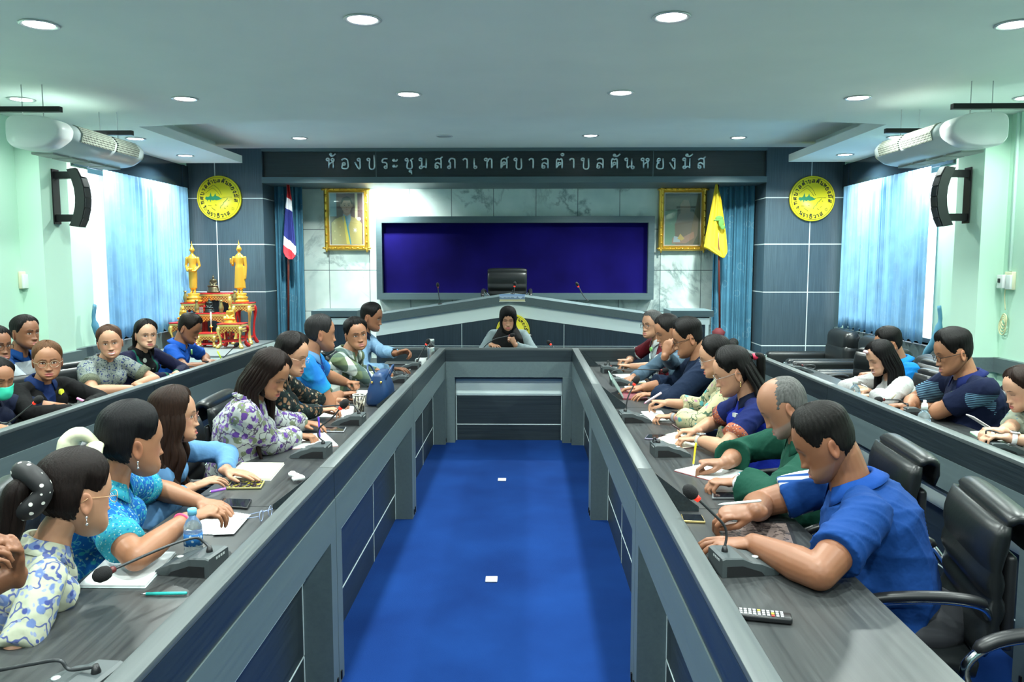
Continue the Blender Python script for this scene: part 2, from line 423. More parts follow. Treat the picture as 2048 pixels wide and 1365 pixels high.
gl_ = mth(marb, 'MAXIMUM', lines(marb, sx[0], vx, .004), lines(marb, sx[2], vz, .004)); LK(marb, mixc(marb, gl_, c, (.10, .15, .16)), BS(marb).inputs['Base Color'])
struct(MB().box(-3.26, 2.95, YM, YM + .1, 0, UZ).build('wall_back', marb))
mb = MB(); mb.box(-3.26, 2.95, YP + .05, YM, 2.70, UZ); hd = struct(mb.build('trim_3', DARKX))
HG = laminate('header_grey', (.075, .12, .135), (.095, .145, .16), .4, 'x')
mb = MB(); zb0, zb1, zt0 = atY(1000, 366, YP)[2], atY(1000, 354, YP)[2], atY(1000, 302, YP)[2]
mb.box(-3.26, 2.95, YP - .03, YM, zb0, zb1); mb.box(-3.26, 2.95, YP - .01, YP + .06, zt0, UZ)
struct(mb.build('trim_4', HG))
mb = MB()
for x in (750.6, 1307.5): X = atY(x, 330, YP)[0]; mb.box(X - .003, X + .003, YP + .044, YP + .051, zb1, zt0)
struct(mb.build('trim_5', mat('header_joint', (.16, .22, .24), .4)))
# raised Thai lettering on the header
silver = mat('brushed_steel_letters', (.75, .85, .86), .28, .8)
items = [('ห้', 661.6), ('อ', 690), ('ง', 716), ('ป', 743), ('ร', 770.6), ('ะ', 793), ('ชุ', 818.5), ('ม', 847), ('ส', 876.5), ('ภ', 904), ('า', 932), ('เ', 952.7), ('ท', 977.6), ('ศ', 1008), ('บ', 1036.6), ('า', 1064), ('ล', 1090), ('ตํ', 1118.6), ('า', 1145), ('บ', 1171), ('ล', 1200), ('ตั', 1228.6), ('น', 1258), ('ห', 1290.5), ('ย', 1319.8), ('ง', 1345), ('มั', 1373.5), ('ส', 1402)]
sign = thing('hall_name_lettering', 'steel Thai letters spelling the hall name across the dark header', 'lettering', (0, YP, 2.85), abs_=True)
for ch, px in items:
    p = atY(px, 337, YP + .035); c0 = p[0] - .36 * .145
    glyph_mesh(ch, lambda x, y: (c0 + x, YP + .036, p[2] + y), .124, .145, .0105, 'letter', silver, sign)

# ================================================================== downlights
rim_m = mat('lamp_rim', (.7, .72, .72), .3, .6); lens_m = mat('lamp_lens', (1, 1, 1), .5, emit=((.92, 1.0, .97), 14))
def make_downlight():
    t = thing('ceiling_downlight', 'x', 'ceiling light')
    mb = MB(); mb.lathe((0, 0, 0), [(.085, .0), (.095, -.004), (.088, -.010), (.074, -.006), (.072, .0)], 28); mb.build('rim', rim_m, t)
    mb = MB(); mb.lathe((0, 0, 0), [(.0, -.002), (.07, -.003), (.07, -.0045), (.0, -.0045)], 24); mb.build('lens', lens_m, t)
    return t
dl0 = make_downlight(); used = False
ROWN = {0: 'nearest row of the main ceiling, first from the left wall', 1: 'nearest row of the main ceiling, second from the left wall', 2: 'nearest row, third from the left wall', 3: 'nearest row, beside the right edge of the view',
        4: 'second row, beside the end of the left soffit', 5: 'second row, left of the middle', 6: 'second row, right of the middle', 7: 'second row, before the right soffit', 8: 'above the lit end of the left air conditioner', 9: 'above the lit end of the right air conditioner',
        10: 'in the left soffit behind the air conditioner', 11: 'in the left soffit above the yellow seal', 12: 'in the right soffit above the yellow seal', 13: 'in the right soffit behind the air conditioner'}
for i, (x, y) in enumerate(L_MAIN):
    if i > 13: continue
    lab = 'round recessed downlight, ' + ROWN[i]
    if used: copy_tree(dl0, (x, y, CZ), label=lab, group='ceiling downlights')
    else: dl0.location = (x, y, CZ); dl0['label'] = lab; dl0['group'] = 'ceiling downlights'; used = True
for (x, y), l in zip(L_UP, ('over the left portrait', 'over the blue board, lit', 'over the right portrait')):
    copy_tree(dl0, (x, y, UZ), label='round downlight in the raised ceiling, ' + l, group='ceiling downlights')
p = atZ(889, 272, UZ); t = thing('ceiling_downlight', 'unlit round downlight in the raised ceiling left of the lettering middle', 'ceiling light', tuple(p), 'ceiling downlights')
mb = MB(); mb.lathe((0, 0, 0), [(.085, .0), (.095, -.004), (.088, -.010), (.074, -.006), (.072, .0)], 28); mb.build('rim', rim_m, t)
mb = MB(); mb.lathe((0, 0, 0), [(.0, -.002), (.07, -.003), (.07, -.0045), (.0, -.0045)], 24); mb.build('lens', mat('lamp_lens_off', (.45, .5, .5), .3), t)

# ================================================================== curtains
cur_m = mat('blue_curtain', (.10, .30, .55), .9)
def curtain_mat(m, tcol, k):
    nt = m.node_tree; b = BS(m); tl = N(m, 'ShaderNodeBsdfTranslucent'); mx = N(m, 'ShaderNodeMixShader'); mx.inputs[0].default_value = k
    v = coords(m); n = noise(m, v, 5, 4); r = voro(m, v, 5.5); ring = ramp(m, r, [(.20, (0, 0, 0)), (.24, (.5, .5, .5)), (.28, (0, 0, 0))])
    c = mixc(m, mth(m, 'MULTIPLY', ring, .35), ramp(m, n, [(.3, tcol), (.7, tuple(min(1, q * 1.3) for q in tcol))]), (.6, .8, .85))
    LK(m, c, b.inputs['Base Color']); LK(m, c, tl.inputs[0]); LK(m, b.outputs[0], mx.inputs[1]); LK(m, tl.outputs[0], mx.inputs[2]); LK(m, mx.outputs[0], nt.nodes['Material Output'].inputs[0])
curtain_mat(cur_m, (.30, .52, .68), .5)
cur2 = mat('blue_stage_curtain', (.05, .17, .27), .85); curtain_mat(cur2, (.06, .20, .30), .08)
def curtain(name, p0, p1, z0, z1, folds, depth, m, label, group, hem=.02, seed=0):
    """pleated cloth between two floor points"""
    rs = np.random.RandomState(seed); nx, nz = folds * 10, 14; d = np.array(p1, float) - np.array(p0, float); L = np.linalg.norm(d); d /= L; nn = np.array([-d[1], d[0]])
    ph = rs.rand(8) * 6; V = []
    for k in range(nz):
        t = k / (nz - 1)
        for i in range(nx + 1):
            u = i / nx; a = 2 * PI * folds * (u + .010 * math.sin(u * 17 + ph[0]))
            w = math.sin(a) * depth * (.6 + .4 * math.sin(u * 23 + ph[1])) * (1 if t < .93 else .55) + .25 * depth * math.sin(2.3 * a + ph[2] + 1.5 * t) * (1 - t)
            q = np.array(p0) + d * L * u + nn * w; zz = z0 + (z1 - z0) * t + (hem * math.sin(a * .5 + ph[3]) * (1 - t) ** 4)
            V.append((q[0], q[1], zz))
    F = [(k * (nx + 1) + i, k * (nx + 1) + i + 1, (k + 1) * (nx + 1) + i + 1, (k + 1) * (nx + 1) + i) for k in range(nz - 1) for i in range(nx)]
    mb = MB(); mb.add(V, F, True); o = mb.build(name, m, None, fix=False)
    sm = o.modifiers.new('s', 'SOLIDIFY'); sm.thickness = .002
    return tag(o, label, 'curtain', group)
curtain('window_curtain', (XL + .09, 7.84), (XL + .09, 8.86), .93, 2.60, 13, .022, cur_m, 'translucent blue pleated curtain on the left window, nearer half', 'window curtains', seed=1)
curtain('window_curtain', (XL + .09, 8.88), (XL + .09, 9.80), .93, 2.60, 12, .022, cur_m, 'translucent blue pleated curtain on the left window, half beside the seal wall', 'window curtains', seed=2)
curtain('window_curtain', (XR - .09, 7.70), (XR - .09, 8.74), .93, 2.60, 13, .022, cur_m, 'translucent blue pleated curtain on the right window, nearer half', 'window curtains', seed=3)
curtain('window_curtain', (XR - .09, 8.76), (XR - .09, 9.80), .93, 2.60, 13, .022, cur_m, 'translucent blue pleated curtain on the right window, half beside the seal wall', 'window curtains', seed=4)
curtain('stage_curtain', (-3.24, 10.40), (-2.92, 10.55), .40, 2.72, 6, .045, cur2, 'dark blue gathered curtain beside the striped flag', 'stage curtains', seed=5)
curtain('stage_curtain', (2.45, 10.55), (2.93, 10.40), .40, 2.72, 7, .045, cur2, 'dark blue gathered curtain beside the yellow flag', 'stage curtains', seed=6)
for s_, X, Yc in ((-1, XL, 7.52), (1, XR, 7.38)):   # pulled-back tails of the near curtains
    mb = MB(); x = X - s_ * .10
    mb.tube(arc([(x, Yc + .03, 1.30), (x, Yc, 1.15), (x - s_ * .03, Yc + .05, .95), (x - s_ * .02, Yc + .20, .82), (x, Yc + .24, .60)], 5), [.028] * 6 + [.05] * 6 + [.045] * 5 + [.06] * 4, 12, flat=.5)
    tag(mb.build('curtain_tail', cur2), 'knotted blue curtain tail beside the ' + ('left' if s_ < 0 else 'right') + ' window', 'curtain', 'curtain tails')
# ================================================================== conference tables
LZ, DZ = .90, .74       # ledge top, desk top
BR = [.88, 3.06, 5.25, 7.43]
def table_section(x, s, y0, y1, label, group, depth=.60, recess=.11):
    """x: aisle face, s: +1 when the desk lies towards +x"""
    t = thing('conference_table', label, 'table', (x, (y0 + y1) / 2, 0), group, abs_=True); g = .003
    a, b_ = y0 + g, y1 - g; X = lambda d: x + s * d
    mb = MB(); mb.box(X(0), X(.058), a, b_, LZ - .018, LZ, .0015); mb.build('ledge_cap', LEDGE, t)
    mb = MB(); mb.box(X(.0), X(.05), a, b_, LZ - .125, LZ - .0185); mb.build('fascia', DARKY, t)
    mb = MB(); mb.box(X(-.004), X(.05), a, b_, LZ - .275, LZ - .126)
    mb.box(X(-.004), X(recess + .03), a, a + .085, 0, LZ - .275); mb.box(X(-.004), X(recess + .03), b_ - .085, b_, 0, LZ - .275); mb.box(X(.05), X(recess + .03), a, b_, LZ - .32, LZ - .275)
    mb.build('frame', GREY, t)
    mb = MB(); mb.box(X(recess), X(recess + .02), a + .086, b_ - .086, .0, .475); mb.build('front_panel', DARKY, t)
    mb = MB(); mb.box(X(recess - .012), X(recess + .01), a + .086, b_ - .086, .475, LZ - .32); mb.build('pale_band', PALE, t)
    mb = MB(); q = X(recess) - s * .002; w = X(recess)
    mb.box(q, w, a + .086, b_ - .086, .462, .474); mb.box(q, w, a + .087, b_ - .087, .170, .176); mb.box(q, w, a + .087, a + .094, 0, .46); mb.box(q, w, b_ - .094, b_ - .087, 0, .46); ym = (a + b_) / 2 + .25; mb.box(q, w, ym - .0015, ym + .0015, 0, .46)
    mb.build('inlay_lines', WHITEL, t)
    mb = MB(); mb.box(X(.051), X(depth), a, b_, DZ - .028, DZ); mb.build('desk_top', DESKY, t)
    mb = MB(); mb.box(X(recess + .03), X(depth - .06), a, a + .025, .0, DZ - .029); mb.box(X(recess + .03), X(depth - .06), b_ - .025, b_, 0, DZ - .029); mb.build('side_support', DARKY, t)
    mb = MB(); mb.prism([(X(.058), LZ - .005), (X(.235), DZ + .018), (X(.235), DZ + .0005), (X(.058), DZ + .0005)], b_ - .030, b_ - .012, 'y'); mb.build('bracket', DARKY, t)
    for yy in (a + .02, b_ - .035):
        mb = MB(); mb.box(X(-.010), X(-.004), yy, yy + .012, .015, .05); mb.build('hinge', BLACKM, t)
    return t
names = ['nearest', 'middle', 'far']
for i in range(3):
    y0, y1 = BR[i], BR[i + 1]
    if i == 0: y0 = -.9
    table_section(-.75, -1, y0, y1, names[i] + ' section of the long dark table left of the aisle', 'aisle tables')
    table_section(.437, 1, y0, y1, names[i] + ' section of the long dark table right of the aisle', 'aisle tables', .575)
    yo1 = y1 if i < 2 else 7.6
    table_section(-2.48, -1, y0, yo1, names[i] + ' section of the outer table along the left wall', 'outer tables')
    table_section(1.99, 1, y0, yo1, names[i] + ' section of the outer table along the right wall', 'outer tables')
# back table joining the two rows
t = thing('conference_table', 'cross table closing the far end of the aisle', 'table', (-.15, 7.7, 0), 'aisle tables', abs_=True)
x0, x1 = -1.35, 1.02; a0, a1 = -.748, .435; Y = 7.435
mb = MB(); mb.box(x0, x1, Y, Y + .06, LZ - .018, LZ); mb.build('ledge_cap', LEDGEX, t)
mb = MB(); mb.box(x0, x1, Y, Y + .05, LZ - .125, LZ - .0185); mb.build('fascia', DARKX, t)
mb = MB(); mb.box(a0, a1, Y + .001, Y + .05, LZ - .275, LZ - .126); mb.box(a0, a0 + .085, Y - .004, Y + .14, 0, LZ - .275); mb.box(a1 - .085, a1, Y - .004, Y + .14, 0, LZ - .275); mb.box(a0, a1, Y + .05, Y + .14, LZ - .30, LZ - .275); mb.build('frame', GREY, t)
mb = MB(); mb.box(a0 + .086, a1 - .086, Y + .12, Y + .14, 0, .45); mb.build('front_panel', DARKX, t)
mb = MB(); mb.box(a0 + .086, a1 - .086, Y + .11, Y + .13, .45, LZ - .30); mb.build('pale_band', PALE, t)
mb = MB(); mb.box(a0 + .086, a1 - .086, Y + .117, Y + .1195, .435, .449); mb.box(a0 + .086, a1 - .086, Y + .117, Y + .1195, .150, .157); mb.box(a0 + .087, a0 + .093, Y + .117, Y + .1195, 0, .43); mb.box(a1 - .093, a1 - .087, Y + .117, Y + .1195, 0, .43); mb.build('inlay_lines', WHITEL, t)
mb = MB(); mb.box(x0, x1, Y + .051, Y + .62, DZ - .028, DZ); mb.build('desk_top', DESKX, t)
mb = MB(); mb.box(x0 + .01, x0 + .035, Y + .15, Y + .56, 0, DZ - .029); mb.box(x1 - .035, x1 - .01, Y + .15, Y + .56, 0, DZ - .029); mb.build('side_support', DARKY, t)
# floor sockets
for px, l in (((1004, 961), 'small white floor socket plate, the farther of two on the carpet'), ((983, 1161), 'small white floor socket plate, the nearer of two on the carpet')):
    p = atZ(*px, 0); t = thing('floor_socket', l, 'socket', (p[0], p[1], 0), 'floor sockets')
    mb = MB(); mb.box(-.032, .032, -.035, .035, .001, .009, .003); mb.build('plate', WHITE, t)
    mb = MB(); mb.box(-.018, .018, -.016, .016, .009, .011, .001); mb.build('lid', mat('socket_lid', (.6, .62, .6), .4), t)
# ================================================================== stage: rostrum, board, frames, flags
RY = 8.80
t = thing('rostrum', 'wide grey rostrum with gabled top and pale band behind the cross table', 'rostrum', (-.17, RY + .3, 0), abs_=True)
pk, el, er = atY(1020, 590, RY), atY(752, 630, RY), atY(1300, 629, RY)
def gable(off0, off1, y0, y1, trim=0.0):
    """band following the gable between heights off0 and off1 below its top"""
    P = [(el[0] + trim, el[2] - off0), (pk[0], pk[2] - off0), (er[0] - trim, er[2] - off0), (er[0] - trim, er[2] - off1), (pk[0], pk[2] - off1), (el[0] + trim, el[2] - off1)]
    return P, y0, y1
mb = MB(); mb.prism(*gable(0, .085, RY - .05, RY + .62), 'y'); mb.build('cap', GREY, t)
mb = MB(); mb.prism(*gable(.085, .235, RY - .005, RY + .05), 'y'); mb.build('pale_band', mat('rostrum_pale', (.74, .84, .82), .45), t)
mb = MB(); mb.prism([(el[0], 0), (el[0], el[2] - .235), (pk[0], pk[2] - .235), (er[0], er[2] - .235), (er[0], 0)], RY, RY + .04, 'y'); mb.build('front_panel', DARKZ, t)
mb = MB(); mb.prism([(el[0] + .02, .40), (el[0] + .02, el[2] - .09), (pk[0], pk[2] - .09), (er[0] - .02, er[2] - .09), (er[0] - .02, .40)], RY + .051, RY + .6, 'y'); mb.build('body', DARKZ, t)
mb = MB()
for px in (923.5, 1128): X = atY(px, 660, RY)[0]; mb.box(X - .003, X + .003, RY - .003, RY - .0003, 0, pk[2] - .245 - abs(X - pk[0]) * .14)
mb.box(el[0], er[0], RY - .003, RY - .0003, .775, .781); mb.build('inlay_lines', WHITEL, t)
for s_, xa, xb, l in ((-1, 622, 714, 'grey side lectern left of the rostrum, under the left portrait'), (1, 1342, 1428, 'grey side lectern right of the rostrum, beside the yellow flag')):
    Y = 9.1; A, B_ = atY(xa, 622, Y), atY(xb, 622, Y)
    t = thing('side_lectern', l, 'lectern', ((A[0] + B_[0]) / 2, Y + .2, .4), abs_=True)
    mb = MB(); mb.box(A[0], B_[0], Y, Y + .5, A[2] - .07, A[2]); mb.build('top', HG, t)
    mb = MB(); mb.box(A[0] + .04, B_[0] - .04, Y + .04, Y + .45, .40, A[2] - .071); mb.build('body', DARKZ, t)
    mb = MB(); mb.box(A[0] + .04, B_[0] - .04, Y + .025, Y + .039, A[2] - .16, A[2] - .085); mb.box(B_[0] - .09, B_[0] - .05, Y + .025, Y + .039, .4, A[2] - .16); mb.build('pale_band', PALE, t)
# blue board
Y = 10.62; A, B_ = atY(751, 433, Y), atY(1307, 600, Y); C1, C2 = atY(763, 446, Y), atY(1295, 587, Y)
t = thing('blue_felt_board', 'wide dark blue felt board in a grey frame on the marble wall', 'board', ((A[0] + B_[0]) / 2, YM, B_[2]), abs_=True)
mb = MB(); mb.box(A[0], B_[0], Y, YM - .001, C1[2], A[2]); mb.box(A[0], B_[0], Y, YM - .001, B_[2], C2[2]); mb.box(A[0], C1[0], Y, YM - .001, C2[2], C1[2]); mb.box(C2[0], B_[0], Y, YM - .001, C2[2], C1[2]); mb.build('frame', HG, t)
felt = mat('blue_felt', (.010, .006, .17), .95, spec=.1); n = noise(felt, coords(felt), 1.6, 3); LK(felt, ramp(felt, n, [(.3, (.004, .002, .060)), (.7, (.008, .005, .115))]), BS(felt).inputs['Base Color'])
mb = MB(); mb.box(C1[0], C2[0], Y + .09, YM - .002, C2[2], C1[2]); mb.build('felt_panel', felt, t)
# portraits
def portrait(x0, y0, x1, y1, label, kind):
    Y = YM - .06; A, B_ = atY(x0, y0, Y), atY(x1, y1, Y); X0, X1, Z1, Z0 = A[0], B_[0], A[2], B_[2]
    t = thing('framed_portrait', label, 'picture', ((X0 + X1) / 2, YM, Z0), 'gilt framed portraits', abs_=True)
    w = .068; mb = MB()
    def prof(k):   # mitred frame ring at inset k[0], height k[1]
        i, h = k; return [(X0 + i, Y - h, Z0 + i), (X1 - i, Y - h, Z0 + i), (X1 - i, Y - h, Z1 - i), (X0 + i, Y - h, Z1 - i)]
    ks = [(0, -.05), (0, .0), (.008, .022), (.020, .028), (.030, .018), (.042, .018), (.052, .026), (.062, .010), (.068, -.004), (.068, -.05)]
    mb.loft([prof(k) for k in ks], caps=False, smooth=False)
    for u in np.linspace(0, 1, 9):       # carved scrollwork
        for X, Z in ((X0 + .03, Z0 + (Z1 - Z0) * u), (X1 - .03, Z0 + (Z1 - Z0) * u)): mb.sph((X, Y - .022, Z), (.013, .012, .030 if .4 < u < .6 or u in (0, 1) else .018), 8, 6)
        for Z in (Z0 + .03, Z1 - .03): mb.sph((X0 + (X1 - X0) * u, Y - .022, Z), (.030 if .4 < u < .6 or u in (0, 1) else .018, .012, .013), 8, 6)
    mb.build('gilt_frame', GOLD, t)
    mb = MB(); i = .068; mb.box(X0 + i, X1 - i, Y - .001, Y + .01, Z0 + i, Z1 - i); mb.build('mat_border', mat('cream_border', (.75, .70, .66), .5), t)
    i = .080; cx = (X0 + X1) / 2; a, b_ = X0 + i, X1 - i; c, d = Z0 + i, Z1 - i; H = d - c; W = b_ - a
    q = Y - .004
    if kind == 'man':
        cv = thing; bg = MB().box(a, b_, q, Y, c, d).build('canvas', mat('portrait_backdrop', (.16, .10, .10), .3), t)
        def shp(pts, col, k): mb = MB(); mb.prism([(a + W * u, c + H * v) for u, v in pts], q - .0008 * k, q - .0008 * (k - 1) , 'y'); mb.build('painted_area', mat('paint_%02d%02d%02d' % tuple(int(z * 99) for z in col), col, .35), bg)
        def disc(u, v, ru, rv, col, k): shp([(u + ru * math.cos(z), v + rv * math.sin(z)) for z in np.linspace(0, 2 * PI, 24, endpoint=False)], col, k)
        shp([(0, .55), (.2, .55), (.2, 1), (0, 1)], (.35, .55, .62), 1); shp([(.76, .4), (.84, .4), (.84, 1), (.76, 1)], (.75, .72, .45), 1)
        shp([(.04, 0), (.04, .42), (.16, .50), (.40, .56), (.62, .56), (.88, .48), (.97, .40), (.97, 0)], (.50, .42, .16), 2)
        shp([(.41, .5), (.41, .66), (.62, .66), (.62, .5)], (.50, .30, .20), 3)
        shp([(.38, .50), (.40, .60), (.51, .55), (.62, .60), (.64, .50), (.55, .33), (.47, .33)], (.25, .40, .48), 4)
        shp([(.40, .56), (.47, .56), (.60, 0), (.50, 0)], (.75, .62, .10), 5); shp([(.45, .56), (.50, .56), (.64, .0), (.60, .0)], (.10, .35, .42), 6)
        disc(.51, .76, .155, .145, (.62, .40, .29), 5); disc(.35, .76, .03, .04, (.58, .36, .26), 5); disc(.67, .76, .03, .04, (.58, .36, .26), 5)
        shp([(.355, .78), (.345, .86), (.40, .92), (.52, .945), (.64, .91), (.675, .85), (.665, .78), (.62, .86), (.42, .86)], (.015, .012, .012), 6)
        for u in (.45, .58): shp([(u - .035, .795), (u + .03, .80), (u + .03, .79), (u - .035, .785)], (.03, .02, .02), 7); disc(u, .765, .022, .008, (.04, .02, .02), 7)
        shp([(.47, .69), (.56, .69), (.54, .675), (.49, .675)], (.50, .18, .16), 7); disc(.515, .72, .02, .012, (.52, .30, .2), 7)
        for z in range(8): a_ = z * PI / 4; shp([(.76 + .015 * math.cos(a_ + 1), .28 + .01 * math.sin(a_ + 1)), (.76 + .09 * math.cos(a_), .28 + .065 * math.sin(a_)), (.76 + .015 * math.cos(a_ - 1), .28 + .01 * math.sin(a_ - 1))], (.8, .8, .74), 7 + z * .1)
        for z in range(5): disc(.14 + .16 * (z % 2), .10 + .08 * z, .02, .014, (.72, .62, .25), 6)
        disc(.88, .50, .06, .035, (.85, .85, .82), 6)
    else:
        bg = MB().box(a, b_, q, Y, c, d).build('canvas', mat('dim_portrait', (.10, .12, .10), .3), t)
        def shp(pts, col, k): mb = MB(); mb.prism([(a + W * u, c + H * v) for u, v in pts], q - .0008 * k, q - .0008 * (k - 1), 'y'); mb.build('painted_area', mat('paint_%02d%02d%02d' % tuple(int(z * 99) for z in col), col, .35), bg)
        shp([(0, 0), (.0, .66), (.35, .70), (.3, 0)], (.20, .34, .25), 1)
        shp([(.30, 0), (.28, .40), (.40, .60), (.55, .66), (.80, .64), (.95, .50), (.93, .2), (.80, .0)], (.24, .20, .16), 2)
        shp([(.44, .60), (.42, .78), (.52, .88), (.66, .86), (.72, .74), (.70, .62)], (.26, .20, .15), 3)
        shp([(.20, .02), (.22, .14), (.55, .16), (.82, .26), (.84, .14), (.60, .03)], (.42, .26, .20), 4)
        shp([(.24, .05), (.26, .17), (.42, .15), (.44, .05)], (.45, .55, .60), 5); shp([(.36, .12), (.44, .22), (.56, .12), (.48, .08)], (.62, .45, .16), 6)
    mb = MB(); mb.box(X0 + .068, X1 - .068, Y - .016, Y - .0145, Z0 + .068, Z1 - .068); mb.build('glass', MATS['window_glass'], t)
portrait(647, 375, 739, 501, 'gilt framed portrait of a man in a decorated tan uniform', 'man')
portrait(1319, 375, 1411, 502, 'gilt framed picture whose glass mirrors the room, beside the yellow flag', 'dim')
# flags
def flag(x, label, cols, rows, pole_top, pole_bot, group, base_z):
    pass
def draped(pts, mats, name, parent, thick=.03):
    """pts: rows of (xl, xr, z); stripes cut along slanted lines"""
t = thing('flag_on_pole', 'striped red, white and blue flag hanging from a pole before the left curtain', 'flag', (-3.0, 10.3, .4), 'flags on poles', abs_=True)
Y = 10.25; P = lambda x, y: atY(x, y, Y)
mb = MB(); mb.tube([P(577, 372), P(577, 700)], .014, 10); mb.build('pole', mat('dark_red_pole', (.10, .02, .015), .35), t)
mb = MB(); p = P(577, 700); mb.tube([(p[0], Y, .40), (p[0], Y, .46)], [.16, .10], 20); mb.build('base', mat('dark_red_pole', (.1, .02, .015)), t)
cols = [(.55, .02, .025), (.80, .82, .85), (.02, .03, .20), (.80, .82, .85), (.72, .04, .06)]
# outline left/right edges by row: (y px, xl, xr)
rows = [(370, 575, 580), (400, 573, 586), (430, 570, 588), (460, 569, 591), (490, 568, 594), (505, 568, 595), (513, 572, 593), (519, 580, 588)]
def stripe(u, v):  # u across 0-1, v px row
    s_ = v - (u - .5) * 22 * (1 if v > 440 else .4)
    return 0 if s_ < 398 else 1 if s_ < 420 else 2 if s_ < 482 else 3 if s_ < 500 else 4
nx = 60; ys = np.linspace(370, 519, 180); V = []; F = []; mi = []
for y in ys:
    xl = np.interp(y, [r[0] for r in rows], [r[1] for r in rows]); xr = np.interp(y, [r[0] for r in rows], [r[2] for r in rows])
    for i in range(nx + 1):
        u = i / nx; q = P(xl + (xr - xl) * u, y); V.append((q[0], Y - .03 - .028 * math.sin(u * 9 + y * .012) - .01 * math.sin(u * 21), q[2]))
for k in range(len(ys) - 1):
    for i in range(nx): F.append((k * (nx + 1) + i, k * (nx + 1) + i + 1, (k + 1) * (nx + 1) + i + 1, (k + 1) * (nx + 1) + i)); mi.append(stripe((i + .5) / nx, (ys[k] + ys[k + 1]) / 2))
me = bpy.data.meshes.new('cloth'); me.from_pydata(V, [], F)
for i, c_ in enumerate(cols): me.materials.append(mat('flag_%d' % i, c_, .8))
me.polygons.foreach_set('material_index', mi); o = raw_obj('cloth', me, None, t, True); o.modifiers.new('s', 'SOLIDIFY').thickness = .003
t = thing('flag_on_pole', 'yellow flag with a green emblem hanging from a pole before the right curtain', 'flag', (2.5, 10.3, .4), 'flags on poles', abs_=True)
mb = MB(); mb.tube([P(1436, 370), P(1440, 700)], .014, 10); mb.build('pole', MATS['dark_red_pole'], t)
mb = MB(); p = P(1440, 700); mb.tube([(p[0], Y, .40), (p[0], Y, .46)], [.16, .10], 20); mb.build('base', MATS['dark_red_pole'], t)
p = P(1437, 664); mb = MB(); mb.tube([p + [0, 0, .05], p, p - [0, 0, .10]], [.03, .085, .06], 14); mb.build('tassel', mat('maroon_tassel', (.12, .015, .02), .8), t)
rows = [(368, 1431, 1434), (400, 1425, 1442), (440, 1417, 1447), (470, 1411, 1451), (495, 1407, 1453), (506, 1425, 1453), (516, 1443, 1447)]
V = []; F = []; ys = np.linspace(368, 516, 50)
for y in ys:
    xl = np.interp(y, [r[0] for r in rows], [r[1] for r in rows]); xr = np.interp(y, [r[0] for r in rows], [r[2] for r in rows])
    for i in range(nx + 1): u = i / nx; q = P(xl + (xr - xl) * u, y); V.append((q[0], Y - .03 - .025 * math.sin(u * 7 + 1 + y * .01) - .008 * math.sin(u * 19), q[2]))
for k in range(len(ys) - 1):
    for i in range(nx): F.append((k * (nx + 1) + i, k * (nx + 1) + i + 1, (k + 1) * (nx + 1) + i + 1, (k + 1) * (nx + 1) + i))
me = bpy.data.meshes.new('cloth'); me.from_pydata(V, [], F); o = raw_obj('cloth', me, mat('yellow_flag', (.85, .62, .03), .8), t, True); o.modifiers.new('s', 'SOLIDIFY').thickness = .003
mb = MB()
for (x, y, a, b_) in ((1436, 437, .05, .03), (1440, 446, .035, .06), (1443, 455, .03, .03), (1434, 441, .06, .012)): p = P(x, y); mb.sph((p[0], Y - .065, p[2]), (a, .006, b_), 12, 8)
mb.build('emblem', mat('flag_emblem', (.12, .30, .06), .7), t)

